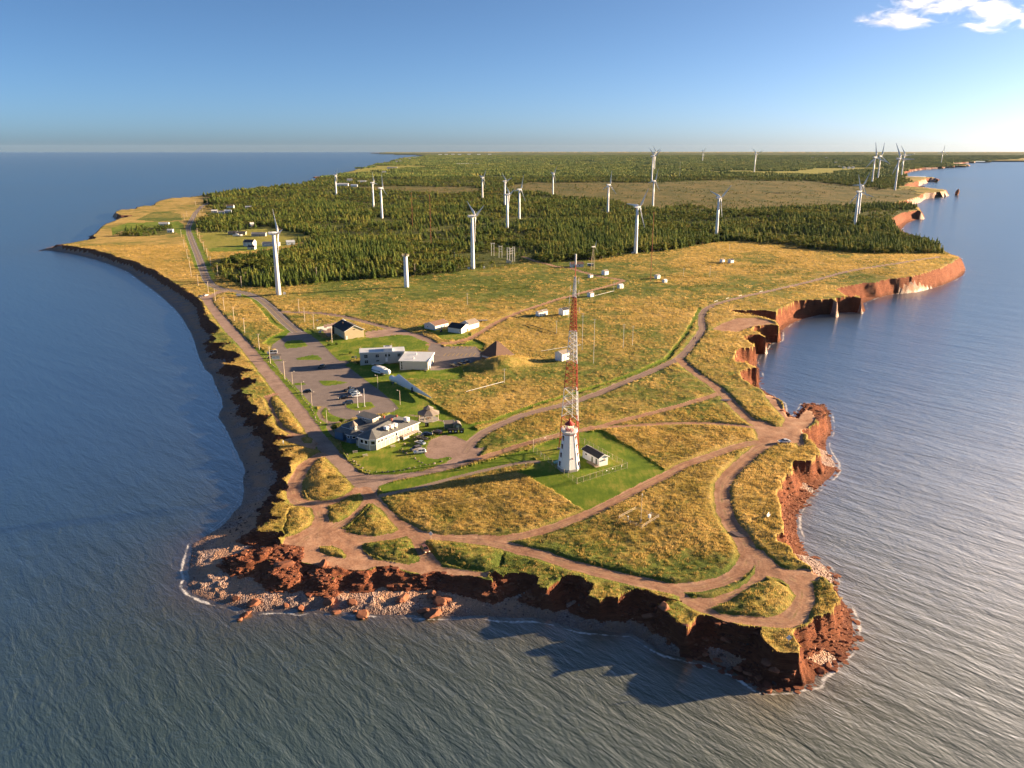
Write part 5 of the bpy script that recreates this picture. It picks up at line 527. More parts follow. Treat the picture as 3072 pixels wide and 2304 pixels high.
for n in order:
    nm, m1, m2 = tree_mesh[int(ix[n])]; x, y = T_[n,:2]
    if nm == 'spruce_tree': lb = 'dark spruce at the front edge of the left roadside wood' if x < -90 else ('dark spruce at the front edge of the central wood near substation' if x < 60 else 'dark spruce at the front edge of the right-hand wood')
    else: lb = 'olive round-crowned tree at the front edge of the left wood' if x < -90 else ('olive round-crowned tree at the front edge of the central wood' if x < 60 else 'olive round-crowned tree at the front edge of the right-hand wood')
    if y > 800 and x < -250: lb = 'spruce in the small seaside grove on the left headland' if nm == 'spruce_tree' else 'round-crowned tree in the small seaside grove on the left headland'
    o = root(nm, x, y, rz[n], lb, 'tree', lb.replace('dark spruce', 'spruces').replace('olive round-crowned tree', 'broad trees'), z=zz[n]); o.scale = (sw[n], sw[n], hgt[n])
    link(bpy.data.objects.new('trunk', m1), o); link(bpy.data.objects.new('crown', m2), o)
rest = np.ones(len(T_), bool); rest[order] = False
scatter('woodland', [merged('wood_tree', [(tr, M['bark']), (cr, cm)]) for nm, tr, cr, cm in SHAPES], np.c_[T_[rest][:,:2], zz[rest]], np.c_[sw[rest], sw[rest], hgt[rest]], rz[rest], ix[rest], label='dense dark spruce and scrub woodland covering the land beyond the meadow')
# far wood as low ragged clumps
def clump(seed):
    r = random.Random(seed); c = MB()
    for _ in range(26):
        x, y = r.uniform(-20, 20), r.uniform(-20, 20); h = r.uniform(5, 10); w = r.uniform(2.5, 5)
        c.add([(x, y, h)]+[(x+w*math.cos(t+r.random()), y+w*math.sin(t+r.random()), r.uniform(0, h*.45)) for t in (0, 1.25, 2.5, 3.77, 5)], [(0,1,2), (0,2,3), (0,3,4), (0,4,5), (0,5,1)])
    return merged('far_clump', [(c, M['needle'])])
p = np.concatenate([grid_pts(3000, 5200, 34, .7, 1), grid_pts(5200, 11000, 62, .7, 2)]); j, i = cells(p[:,0], p[:,1])
dn = fbm(p[:,0], p[:,1], 300, 3, 190); p_ok = (cls[j, i] == 7) & (rng.random(len(p)) < np.clip(.85+dn*1.6, .1, 1)); p = p[p_ok]
s = np.where(p[:,1] > 5200, 1.75, 1.)
scatter('far_woodland', [clump(k) for k in range(5)], np.c_[p, zof(p[:,0], p[:,1])-.5], np.c_[s, s, np.ones(len(p))*rng.uniform(.8, 1.25, len(p))], rng.uniform(0, 6.28, len(p)), rng.integers(0, 5, len(p)), label='hazy distant woodland stretching to the horizon')
# ---- low shrubs on the meadow by the wood and over the bog ----
def shrubmesh(seed): return merged('shrub', [(broadleaf(seed, .0, 60, .75)[1], M['shrub'])])
p = np.concatenate([grid_pts(480, 860, 2.3, .6, 5), grid_pts(860, 1050, 4, .6, 6)]); j, i = cells(p[:,0], p[:,1]); n1 = fbm(p[:,0], p[:,1]*2.2, 38, 3, 301)
gb = np.exp(-((p[:,1]-(700+.14*p[:,0]))/120)**2)
ok = (cls[j, i] == 0) & (bare[j, i] > 2) & (dP[j, i] > 12) & (rng.random(len(p)) < np.clip((n1-.12)*1.6*gb*2, 0, .8)) & (p[:,0] > -190)
ed = front(p, PAINT[0][1]); edge = (cls[j, i] == 0) & (bare[j, i] > 2) & (ed < 10) & (rng.random(len(p)) < .55*(1-ed/11))
s = np.where(edge, rng.uniform(1.4, 3.2, len(p)), rng.uniform(.8, 2.0, len(p))); ok = ok | edge; p = p[ok]; s = s[ok]
scatter('meadow_shrubs', [shrubmesh(k) for k in range(4)], np.c_[p, zof(p[:,0], p[:,1])-.15], np.c_[s*1.35, s*1.35, s*.62], rng.uniform(0, 6.28, len(p)), rng.integers(0, 4, len(p)), label='patches of low green shrubs on the meadow below the wood')
# ---- tall grass ----
def tuft(seed, m, n=16, h=.6):
    r = random.Random(seed); c = MB()
    for _ in range(n):
        x, y = r.gauss(0, .26), r.gauss(0, .26); a = r.uniform(0, 6.28); w = r.uniform(.025, .06); hh = h*r.uniform(.6, 1.25); lx, ly = r.gauss(-.05, .1), r.gauss(.0, .1)
        c.add([(x-w*math.cos(a), y-w*math.sin(a), 0), (x+w*math.cos(a), y+w*math.sin(a), 0), (x+lx, y+ly, hh)], [(0,1,2)])
    return merged('tuft', [(c, m)])
P1 = grid_pts(150, 330, .95, .72, 11); P2 = grid_pts(330, 520, 1.7, .5, 12); P3 = grid_pts(520, 950, 3.2, .6, 13); p = np.concatenate([P1, P2, P3]); j, i = cells(p[:,0], p[:,1])
ok = (cls[j, i] == 0) & (bare[j, i] > .25) & (dPj[j, i] > .1) & (rng.random(len(p)) < .45+.5*dry[j, i]+.35*fbm(p[:,0], p[:,1], 5, 2, 44)); p = p[ok]
j, i = cells(p[:,0], p[:,1]); s = rng.uniform(.6, 1.1, len(p))*np.clip(.55+.5*np.minimum(bare[j, i], 3)/3, .5, 1)*np.where(p[:,1] > 520, 1.5, np.where(p[:,1] > 330, 1.2, 1))
gsel = rng.random(len(p)) < np.clip(.84-1.2*dry[j, i]+1.0*fbm(p[:,0], p[:,1], 22, 3, 401), .04, .95)
scatter('tall_grass', [tuft(k, M['tuft']) for k in range(4)]+[tuft(20+k, M['tuftg'], 14, .5) for k in range(4)], np.c_[p, zof(p[:,0], p[:,1])-.05], np.c_[s*np.where(p[:,1] > 520, 2.4, 1.3), s*np.where(p[:,1] > 520, 2.4, 1.3), s], rng.uniform(0, 6.28, len(p)), rng.integers(0, 4, len(p))+4*gsel, label='straw-coloured tall grass over the meadows and banks')
# ---- loose stones on the beach ----
def stone(seed, n=1):
    r = random.Random(seed); bm = bmesh.new(); bmesh.ops.create_icosphere(bm, subdivisions=n, radius=.5)
    k = [r.uniform(.75, 1.15) for _ in range(3)]
    pl = [(Vector((r.gauss(0,1), r.gauss(0,1), r.gauss(0,1))).normalized(), r.uniform(.28, .42)) for _ in range(6)]
    for v in bm.verts:
        v.co *= r.uniform(.88, 1.12)
        for d, q in pl:
            t = v.co.dot(d)
            if t > q: v.co -= d*(t-q)
        v.co = Vector((v.co.x*k[0], v.co.y*k[1], v.co.z*k[2]*.75))
    me = bpy.data.meshes.new('stone'); bm.to_mesh(me); bm.free(); return me
def stonemesh(s, m, n=1): me = stone(s, n); me.materials.append(m); return me
p = np.concatenate([grid_pts(150, 262, .8, .62, 21), grid_pts(262, 420, 1.7, .6, 22)]); j, i = cells(p[:,0], p[:,1]); st = fbm(p[:,0], p[:,1], 11, 3, 55)
ok = ((cls[j, i] == 10) & (dS[j, i] > .2) & (rng.random(len(p)) < np.clip(.2+st*.8, .03, .55))) | ((cls[j, i] == 11) & (rng.random(len(p)) < .05))
p = p[ok]; s = np.exp(rng.normal(-1.15, .55, len(p))); s = np.clip(s, .12, 1.3)
scatter('beach_stones', [stonemesh(60+k, M['pebble']) for k in range(6)], np.c_[p, zof(p[:,0], p[:,1])+s*.1], np.c_[s, s, s*.8], rng.uniform(0, 6.28, len(p)), rng.integers(0, 6, len(p)), label='grey and rust loose stones strewn over the beach')

# ---- broken slabs bedded in the cliff faces ----
def slab(seed):
    r = random.Random(seed); n = r.choice((5, 6, 7)); rg = [(.5*math.cos(2*math.pi*k/n)*r.uniform(.7, 1.25), .5*math.sin(2*math.pi*k/n)*r.uniform(.7, 1.25)) for k in range(n)]
    mb = MB().loft([[(x, y, 0) for x, y in rg], [(x*1.03+.02, y*1.03, .16) for x, y in rg], [(x*.9, y*.92, .30) for x, y in rg]]); return merged('slab', [(mb, M['slab'])])
M['slab'] = leafmat('sandstone_slabs', (.11, .038, .024), (.19, .066, .034), (.30, .125, .065), 0.)
p = np.concatenate([grid_pts(148, 262, .62, .62, 31), grid_pts(262, 520, 1.1, .55, 32)]); j, i = cells(p[:,0], p[:,1]); st = fbm(p[:,0], p[:,1], 6, 2, 65)
ok = (cls[j, i] == 11) & (rng.random(len(p)) < np.clip(.5+st*.9, .05, .9)); p = p[ok]; s = np.exp(rng.normal(-.3, .42, len(p))); s = np.clip(s, .35, 2.0)
scatter('cliff_slabs', [slab(500+k) for k in range(7)], np.c_[p, zof(p[:,0], p[:,1])-.12*s], np.c_[s*1.3, s, s*rng.uniform(.5, 1.2, len(p))], rng.uniform(0, 6.28, len(p)), rng.integers(0, 7, len(p)), label='broken red sandstone slabs bedded in the cliff faces')

# ================= things =================
def paint_(name, c, r=.5, v=.06, sc=.6): return plain(name, c, r, 0, v, sc)
M['white'] = paint_('white_paint', (.84, .84, .82)); M['turbine'] = paint_('turbine_white', (.80, .81, .82), .35, .03, .1); M['red'] = paint_('red_paint', (.42, .045, .03))
M['mastred'] = paint_('mast_red', (.50, .09, .045)); M['mastwhite'] = paint_('mast_white', (.78, .78, .76)); M['steel'] = plain('galvanised', (.42, .42, .40), .45, .6)
M['wood'] = plain('weathered_wood', (.36, .28, .2), .9, 0, .2, 3); M['pole'] = plain('pole_wood', (.54, .45, .34), .9, 0, .15, 3); M['dark'] = paint_('dark_roof', (.035, .037, .042), .85, .25, 1.5)
M['greyroof'] = plain('grey_shingle', (.135, .14, .14), .9, 0, .25, 1.1); M['tanroof'] = plain('tan_shingle', (.24, .2, .165), .9, 0, .2, 1.2); M['brownroof'] = plain('brown_shingle', (.20, .115, .08), .9, 0, .2, 1.2)
M['pyroof'] = plain('umber_shingle', (.125, .075, .055), .95, 0, .22, 1.4); M['metalroof'] = plain('pale_metal_roof', (.62, .64, .66), .4, .0, .08, .5)
M['cream'] = plain('cream_siding', (.42, .37, .30), .8, 0, .1, 1.5); M['beige'] = plain('beige_siding', (.48, .40, .25), .7, 0, .05, .5); M['greywall'] = plain('grey_siding', (.46, .45, .41), .7, 0, .06, .5)
M['bluewall'] = plain('blue_siding', (.07, .13, .21), .7, 0, .1, 1); M['palewall'] = plain('pale_siding', (.66, .66, .64), .7, 0, .06, .8); M['brownwall'] = plain('brown_board', (.25, .15, .085), .9, 0, .15, 2)
M['rust'] = plain('rust_red', (.32, .08, .04), .7); M['black'] = paint_('black_plastic', (.014, .015, .016), .5, .2); M['greenwall'] = plain('green_board', (.12, .15, .11), .8, 0, .12, 1.5)
M['concrete'] = plain('concrete', (.36, .34, .32), .9, 0, .15, 1.5); M['yellow'] = paint_('yellow_line', (.55, .36, .06), .8, .25, 2); M['whiteline'] = paint_('white_line', (.62, .6, .56), .8, .25, 2)
M['blueband'] = paint_('blue_print', (.02, .07, .2)); M['teal'] = paint_('teal_paint', (.10, .36, .34)); M['orange'] = paint_('orange_grille', (.42, .17, .07)); M['boulder'] = leafmat('boulder_stone', (.12, .095, .08), (.2, .16, .135), (.33, .27, .23), 0.); M['trim'] = paint_('dark_trim', (.10, .035, .03))
M['redrock'] = plain('red_rock', (.27, .105, .055), .95, 0, .35, .9); M['tyre'] = paint_('tyre', (.02, .02, .02), .9); M['kayak'] = paint_('kayak', (.6, .42, .05)); M['skin'] = paint_('skin', (.45, .27, .2)); M['cloth1'] = paint_('dark_cloth', (.03, .035, .05), .9); M['cloth2'] = paint_('light_cloth', (.35, .42, .5), .9)
def glassmat():
    m, nt, b = mat('dark_glass'); b.inputs['Base Color'].default_value = (.012, .016, .02, 1); b.inputs['Roughness'].default_value = .08; b.inputs['Specular IOR Level'].default_value = .7; return m
M['glass'] = glassmat()
def lampmat():
    m, nt, b = mat('lamp_lens'); b.inputs['Base Color'].default_value = (.9, .75, .5, 1); b.inputs['Emission Color'].default_value = (1, .75, .4, 1); b.inputs['Emission Strength'].default_value = .35; return m
M['lens'] = lampmat()
def window(parent, c, w, h, nrm, frame='white', fw=.12, name='window', panes=1):
    """a window with a proud frame on a wall: c centre, nrm outward normal (x,y)"""
    a = math.atan2(nrm[1], nrm[0]); R = Matrix.Rotation(a, 3, 'Z'); c = Vector(c)
    g = MB()
    for k in range(panes): g.box(c+R @ Vector((.03, (k-(panes-1)/2)*w/panes, 0)), (.05, w/panes-.08, h), a)
    o = g.build(name, M['glass'], parent); f = MB()
    for s in (-1, 1):
        f.box(c+R @ Vector((.04, s*(w/2+fw/2-.02), 0)), (.09, fw, h+2*fw), a); f.box(c+R @ Vector((.045, 0, s*(h/2+fw/2))), (.09, w, fw), a)
    f.build('frame', M[frame], o); return o
def door(parent, c, w, h, nrm, m='white'):
    a = math.atan2(nrm[1], nrm[0]); R = Matrix.Rotation(a, 3, 'Z'); c = Vector(c)
    o = MB().box(c+R @ Vector((.04, 0, h/2)), (.1, w, h), a).build('door', M[m], parent); MB().box(c+R @ Vector((.12, w*.35, h*.47)), (.06, .06, .12), a).build('handle', M['black'], o); return o
def gable(e, L, Wd, h, rh, wall, roof, over=.35, axis='x', trim='white', y0=0., x0=0.):
    """house body: footprint x0..x0+L by y0..y0+Wd, ridge along x"""
    w = MB(); x1, y1 = x0+L, y0+Wd; ym = (y0+y1)/2
    v = [(x0,y0,-.6), (x1,y0,-.6), (x1,y1,-.6), (x0,y1,-.6), (x0,y0,h), (x1,y0,h), (x1,y1,h), (x0,y1,h), (x0,ym,h+rh), (x1,ym,h+rh)]
    w.add(v, [(0,1,5,4), (2,3,7,6), (1,2,6,9,5), (3,0,4,8,7), (4,5,9,8), (6,7,8,9)]); wl = w.build('wall', wall, e)
    r = MB(); k = rh/(Wd/2); t = .16
    for s, ya, yb in ((-1, y0-over, ym), (1, y1+over, ym)):
        za = h-over*k+.05; zb = h+rh+.05
        r.add([(x0-over,ya,za), (x1+over,ya,za), (x1+over,yb,zb), (x0-over,yb,zb), (x0-over,ya,za+t), (x1+over,ya,za+t), (x1+over,yb,zb+t), (x0-over,yb,zb+t)], [(0,1,2,3), (4,5,6,7), (0,1,5,4), (1,2,6,5), (2,3,7,6), (3,0,4,7)])
    ro = r.build('roof', roof, e)
    f = MB()
    for xx in (x0-over-.03, x1+over+.03):
        for ya in (y0-over, y1+over):
            za = h-over*k+.08; zb = h+rh+.08; f.add([(xx-.04,ya,za-.1), (xx+.04,ya,za-.1), (xx+.04,ym,zb-.1), (xx-.04,ym,zb-.1), (xx-.04,ya,za+.18), (xx+.04,ya,za+.18), (xx+.04,ym,zb+.18), (xx-.04,ym,zb+.18)], [(0,1,2,3), (4,5,6,7), (0,1,5,4), (1,2,6,5), (2,3,7,6), (3,0,4,7)])
    f.build('fascia', M[trim], ro); return wl, ro
# ---- lighthouse ----
lx, ly = SITE['lighthouse'][0]; e = root('lighthouse', lx, ly, 0, 'white octagonal wooden lighthouse with red lantern and black-framed windows', 'lighthouse')
PH = -math.pi/2
MB().loft([ring(4.12, -.5, 8, PH), ring(4.12, .75, 8, PH), ring(4.02, .85, 8, PH)]).build('foundation', M['concrete'], e)
def lmat():
    m, nt, b = mat('whitewashed_shingle'); p = pos(nt); n = noise(nt, p, 1.4, 5, .65); n2 = noise(nt, pos(nt, (1,1,.15)), 2.2, 4, .6)
    c = mixc(nt, ramp(nt, n2, [(.60, (0,0,0)), (.85, (.5,.5,.5))]), (.88, .88, .87), (.66, .6, .52)); nt.links.new(c, b.inputs['Base Color']); b.inputs['Roughness'].default_value = .7
    z = N(nt, 'ShaderNodeSeparateXYZ'); nt.links.new(p, z.inputs[0]); bump(nt, b, math_(nt, 'FRACT', math_(nt, 'MULTIPLY', z.outputs[2], 3.3)), .35, .05); return m
M['shingle'] = lmat()
def lr(z): return 4.0-(4.0-2.3)*(z-.85)/12.35
tw = MB().loft([ring(lr(.85), .85, 8, PH), ring(lr(13.2), 13.2, 8, PH), ring(2.42, 13.35, 8, PH), ring(2.95, 14.0, 8, PH), ring(2.95, 14.2, 8, PH)]).build('tower', M['shingle'], e)
cb = MB(); 
for k in range(8):
    a0, a1 = PH+k*math.pi/4, PH+(k+1)*math.pi/4
    cb.tube((4.03*math.cos(a0)*0+lr(.85)*1.005*math.cos(a0), lr(.85)*1.005*math.sin(a0), .86), (lr(13.2)*1.01*math.cos(a0), lr(13.2)*1.01*math.sin(a0), 13.2), .07, .06, 5)
cb.build('corner_board', M['white'], tw)
MB().loft([ring(2.47, 13.18, 8, PH), ring(2.47, 13.32, 8, PH)]).build('cornice_band', M['red'], tw)
for k in (5, 0, 6, 2):
    am = PH+(k+.5)*math.pi/4; ca = math.cos(math.pi/8)
    if k in (5, 0, 6, 2) and k != 0 and k != 2:
        pass
for am in (math.radians(-157.5), math.radians(-22.5)):
    for z in (2.2, 5.4, 8.6, 11.6):
        rr = lr(z)*math.cos(math.pi/8)+.02; wn = window(e, (rr*math.cos(am), rr*math.sin(am), z), .62, 1.15, (math.cos(am), math.sin(am)), 'trim', .16)
        MB().add([(rr*math.cos(am)+.30*math.cos(am)+s*.62*-math.sin(am), rr*math.sin(am)+.30*math.sin(am)+s*.62*math.cos(am), z+.72) for s in (-1, 1)]+[(rr*math.cos(am)-.1*math.cos(am)+s*.62*-math.sin(am), rr*math.sin(am)-.1*math.sin(am)+s*.62*math.cos(am), z+.72) for s in (1, -1)]+[((rr+.25)*math.cos(am), (rr+.25)*math.sin(am), z+1.08), ((rr-.15)*math.cos(am), (rr-.15)*math.sin(am), z+1.08)], [(0,1,2,3), (0,1,4), (1,2,5,4), (2,3,5), (3,0,4,5)]).build('hood', M['trim'], wn)
dr = door(e, ((lr(1)*.93)*math.cos(math.radians(67.5)), (lr(1)*.93)*math.sin(math.radians(67.5)), .9), .95, 2.1, (math.cos(math.radians(67.5)), math.sin(math.radians(67.5))), 'rust')
ga = MB().loft([ring(3.02, 14.2, 8, PH), ring(3.02, 14.36, 8, PH)]).build('gallery', M['white'], e)
rl = MB()
for k in range(8):
    a0, a1 = PH+k*math.pi/4, PH+(k+1)*math.pi/4; p0 = Vector((2.9*math.cos(a0), 2.9*math.sin(a0), 0)); p1 = Vector((2.9*math.cos(a1), 2.9*math.sin(a1), 0))
    for z in (14.75, 15.3): rl.tube(p0+Vector((0,0,z)), p1+Vector((0,0,z)), .045, n=5)
    for t in (0, .33, .66): q = p0.lerp(p1, t); rl.tube(q+Vector((0,0,14.3)), q+Vector((0,0,15.3)), .045, n=5)
rl.build('railing', M['white'], ga)
la = MB().loft([ring(1.5, 14.36, 12), ring(1.5, 15.15, 12)]).build('lantern_base', M['red'], e)
gm, gnt, gb = mat('lantern_pane'); tb = N(gnt, 'ShaderNodeBsdfTransparent'); gx = N(gnt, 'ShaderNodeMixShader'); gx.inputs[0].default_value = .22; gb.inputs['Roughness'].default_value = .1
gnt.links.new(tb.outputs[0], gx.inputs[1]); gnt.links.new(gb.outputs[0], gx.inputs[2]); gnt.links.new(gx.outputs[0], gnt.nodes['Material Output'].inputs[0])
lg = MB().loft([ring(1.36, 15.15, 12), ring(1.36, 16.6, 12)], cap=False).build('lantern_glass', gm, la)
MB().loft([ring(.25, 15.0, 10), ring(.55, 15.5, 10), ring(.55, 16.1, 10), ring(.2, 16.4, 10)]).build('lamp', M['lens'], la)
mu = MB()
for k in range(12): a0 = k*math.pi/6; mu.tube((1.4*math.cos(a0), 1.4*math.sin(a0), 15.1), (1.4*math.cos(a0), 1.4*math.sin(a0), 16.65), .055, n=4)
for z in (15.15, 15.9, 16.6):
    for k in range(12): a0 = k*math.pi/6; a1 = a0+math.pi/6; mu.tube((1.4*math.cos(a0), 1.4*math.sin(a0), z), (1.4*math.cos(a1), 1.4*math.sin(a1), z), .04, n=4)
mu.build('mullions', M['white'], la)
lt = MB().loft([ring(1.78, 16.6, 12), ring(1.82, 16.75, 12), ring(.42, 17.95, 12), ring(.3, 18.2, 12), ring(.38, 18.35, 12), ring(.36, 18.7, 12), ring(.05, 18.95, 12)]).build('lantern_roof', M['red'], e)
MB().tube((0,0,18.9), (0,0,19.7), .03, .015, 5).build('finial', M['red'], lt)
MB().box((1.05, -3.3, 4.9), (.5, .25, .4), math.radians(-67)).build('vent', M['rust'], e)
# ---- radio mast ----
mp = [Vector((x, y, 0)) for x, y in SITE['mast']]; mc = (mp[0]+mp[1]+mp[2])/3; e = root('radio_mast', mc.x, mc.y, 0, 'tall red and white lattice radio mast rising behind the lighthouse', 'mast')
TOPM = 66.0
def mleg(k, z):
    f = 1-z/TOPM*.925; return Vector(((mp[k]-mc).x*f, (mp[k]-mc).y*f, z))
bz = [-.4]+[z for z in MASTZ if z < 63]+[TOPM]; bz = sorted(bz)
for n in range(len(bz)-1):
    z0, z1 = bz[n], bz[n+1]; sct = MB(); st = z0; lw = .19-.0014*z0
    for k in range(3): sct.tube(mleg(k, z0), mleg(k, z1), lw, lw*.93, 6)
    wdt = (mleg(0, z0)-mleg(1, z0)).length; nb = max(2, round((z1-z0)/max(1.2, wdt*.42)))
    for q in range(nb):
        a, b = z0+(z1-z0)*q/nb, z0+(z1-z0)*(q+1)/nb
        for k in range(3):
            k2 = (k+1) % 3; sct.tube(mleg(k, a), mleg(k2, b), .085, n=4); sct.tube(mleg(k2, a), mleg(k, b), .085, n=4); sct.tube(mleg(k, b), mleg(k2, b), .08, n=4)
    sct.tube((mleg(0, z0)+mleg(1, z0)+mleg(2, z0))/3, (mleg(0, z1)+mleg(1, z1)+mleg(2, z1))/3, .09, n=5)
    sc = sct.build('mast_section', M['mastred'] if n % 2 == 0 else M['mastwhite'], e); sc['label'] = ('red' if n % 2 == 0 else 'white')+' painted lattice section of the mast'
ft = MB()
for k in range(3): q = mleg(k, 0); ft.box((q.x, q.y, .05), (1.1, 1.1, .9))
ft.build('footing', M['concrete'], e)
an = MB().tube((0,0,TOPM-.4), (0,0,70.5), .16, .12, 8).build('antenna_pole', M['mastred'], e); MB().tube((0,0,70.3), (0,0,74), .3, .3, 8).build('antenna_drum', M['palewall'], an)
for z, a in ((52, 2.6), (55, 3.6), (57.5, 2.9), (60, .2), (61.5, 3.1), (64.5, 0), (54, 0)):
    p = mleg(0, z) if math.cos(a) < 0 else mleg(1, z); MB().tube(p, p+Vector((math.cos(a)*1.0, math.sin(a)*1.0, 0)), .05, n=4).tube(p+Vector((math.cos(a)*1.0, math.sin(a)*1.0, -.9)), p+Vector((math.cos(a)*1.0, math.sin(a)*1.0, 1.3)), .07, n=5).build('aerial', M['palewall'], e)
# ---- keeper's hut ----
(hx, hy), (kx, ky), _ = SITE['hut']; a = math.atan2(hy-ky, hx-kx); e = root('equipment_hut', kx, ky, a, 'small white hut with dark gable roof and timber porch beside the lighthouse', 'hut')
gable(e, 10.4, 3.9, 2.95, .95, M['white'], M['dark'], .4, y0=-3.9, trim='white')
e.location.z += .35
door(e, (4.2, 0, .1), .85, 2.0, (0, 1), 'greenwall'); door(e, (1.6, 0, .1), .85, 2.0, (0, 1), 'greenwall'); window(e, (8.2, 0, 1.7), .9, .35, (0, 1), 'black', .05, 'wall_vent'); MB().box((-.2, -2.2, 1.9), (.4, .9, .45)).build('air_unit', M['tanroof'], e)
pk = MB(); 
for k in range(9): pk.box((-.6+.62*k*1.12, 1.0, .05), (.6, 1.7, .08))
pk.build('deck', M['wood'], e)
pr_ = MB()
for k in range(8): pr_.tube((-.8+.8*k, 1.85, -.9), (-.8+.8*k, 1.85, 1.0), .05, n=4)
for z in (.55, 1.0): pr_.tube((-.9, 1.85, z), (4.9, 1.85, z), .05, n=4)
pr_.tube((-.85, .1, 1.0), (-.85, 1.85, 1.0), .05, n=4); pr_.build('porch_rail', M['wood'], e)
pi = MB()
for x in (.4, 5, 9.8):
    for y in (-.4, -3.5): pi.box((x, y, -.5), (.35, .35, .9))
pi.build('pier', M['concrete'], e)
# ---- chain-link fence ----
fp = SITE['fence']; e = root('chain_link_fence', fp[0][0], fp[0][1], 0, 'chain-link fence on steel posts enclosing lighthouse, mast and hut', 'fence')
ox, oy, oz = e.location; wire = MB(); rail = MB()
for k in range(len(fp)):
    a, b = Vector(fp[k]), Vector(fp[(k+1) % len(fp)]); L = (b-a).length; n = max(1, round(L/3))
    for q in range(n):
        p = a.lerp(b, q/n); p2 = a.lerp(b, (q+1)/n); z0 = zat(p.x, p.y)-oz; z1 = zat(p2.x, p2.y)-oz; A0 = Vector((p.x-ox, p.y-oy, z0)); B0 = Vector((p2.x-ox, p2.y-oy, z1))
        MB().tube(A0-Vector((0,0,.3)), A0+Vector((0,0,2.25)), .06 if q else .09, n=5).build('post', M['pole'], e)
        up = Vector((0,0,1)); rail.tube(A0+up*2.1, B0+up*2.1, .035, n=4).tube(A0+up*.2, B0+up*.2, .02, n=4); m = 9
        for t in range(m+1):
            for s in (-1, 1):
                f0, f1 = t/m, t/m+s*.62; 
                if 0 <= f1 <= 1: wire.tube(A0.lerp(B0, f0)+up*.2, A0.lerp(B0, f1)+up*2.1, .009, n=3, cap=False)
rail.build('rail', M['pole'], e); w_ = wire.build('wire_mesh', M['steel'], e); w_['kind'] = 'stuff'
for k, (i0, t) in enumerate(((0, .45), (3, .3), (3, .42), (3, .12), (5, .25), (5, .32), (4, .8))):
    a, b = Vector(fp[i0]), Vector(fp[(i0+1) % 6]); p = a.lerp(b, t); MB().box((p.x-ox, p.y-oy, zat(p.x, p.y)-oz+1.5), (.45, .05, .35), math.atan2(b.y-a.y, b.x-a.x)).build('notice_plate', M['white'], e)
# ---- wind turbines ----
def blade_mb(R):
    s = R/23.5; mb = MB(); rings = []
    for r, ch, th, tw in ((1.0, 1.0, 1.0, 40), (2.2, 1.0, .9, 38), (4.5, 2.1, .55, 24), (7, 1.95, .42, 16), (12, 1.35, .27, 8), (18, .85, .15, 3), (22.3, .55, .12, 0), (23.5, .2, .06, 0)):
        t = math.radians(tw); rg = []
        for q in range(8):
            a = 2*math.pi*q/8; x = 1.35*ch*s*(.5*math.cos(a)-.18); y = 1.5*th*s*.5*math.sin(a); rg.append((x*math.cos(t)-y*math.sin(t), x*math.sin(t)+y*math.cos(t), r*s))
        rings.append(rg)
    return mb.loft(rings)
def turbine(x, y, hh, R, yaw, ph, label):
    e = root('wind_turbine', x, y, 0, label, 'turbine', 'wind turbines'); s = R/23.5; big = s > 1.4
    rb, rt = (2.0, 1.2) if not big else (2.5, 1.6)
    MB().loft([ring(rb, -.8, 20), ring(rb, .1, 20), ring(rb-(rb-rt)*.5, hh*.5, 20), ring(rt, hh-1.2*s, 20)]).build('tower', M['turbine'], e, True)
    MB().box((-rb*math.cos(.9), -rb*math.sin(.9)+.02, 1.2), (.9, .25, 2.1), .9-math.pi/2).build('door', M['steel'], e)
    # nacelle and rotor share the wind's heading
    h = bpy.data.objects.new('nacelle_frame', None)
    Rz = Matrix.Rotation(math.radians(90-yaw), 3, 'Z')       # local +x = rotor axis
    def place(mb):
        mb.v = [tuple(Rz @ Vector(p)+Vector((0, 0, hh))) for p in mb.v]; return mb
    nb = MB(); rr = []
    for xx, w, z0, z1 in ((-4.3, .75, -.3, .8), (-3.8, 1.15, -.85, 1.15), (-1, 1.45, -1.2, 1.4), (1.2, 1.45, -1.2, 1.35), (2.1, .95, -.85, .95)):
        rr.append([(xx*s, -w*s, z0*s*.8), (xx*s, -w*s*1.02, z1*s*.45), (xx*s, -w*s*.6, z1*s), (xx*s, w*s*.6, z1*s), (xx*s, w*s*1.02, z1*s*.45), (xx*s, w*s, z0*s*.8), (xx*s, w*s*.6, z0*s), (xx*s, -w*s*.6, z0*s)])
    na = place(nb.loft(rr)).build('nacelle', M['turbine'], e)
    place(MB().tube((-3.2*s, 0, 1.1*s), (-3.2*s, 0, 2.1*s), .05*s, n=4).box((-3.2*s, 0, 2.0*s), (.1, .7*s, .06))).build('wind_vane', M['steel'], na)
    hb = place(MB().loft([[(xx*s, r*s*math.cos(t), r*s*math.sin(t)) for t in (2*math.pi*k/12 for k in range(12))] for xx, r in ((2.1, .85), (2.5, 1.0), (3.3, .95), (3.9, .55), (4.1, .1))])).build('hub', M['turbine'], e, True)
    for k in range(3):
        b = blade_mb(R); a = math.radians(ph+120*k)
        # blade along +z, chord in rotor plane (y)
        Q = Matrix.Rotation(math.pi/2, 3, 'Z'); T = Matrix(((1,0,0), (0,math.cos(a),-math.sin(a)), (0,math.sin(a),math.cos(a))))
        b.v = [tuple((T @ (Q @ Vector(p)))+Vector((3.1*s, 0, 0))) for p in b.v]; place(b).build('blade', M['turbine'], e, True)
    return e
for t in TURB:
    x, y, hh, R, yaw, ph, lb = t
    turbine(x, y, hh, R, yaw, ph, lb)
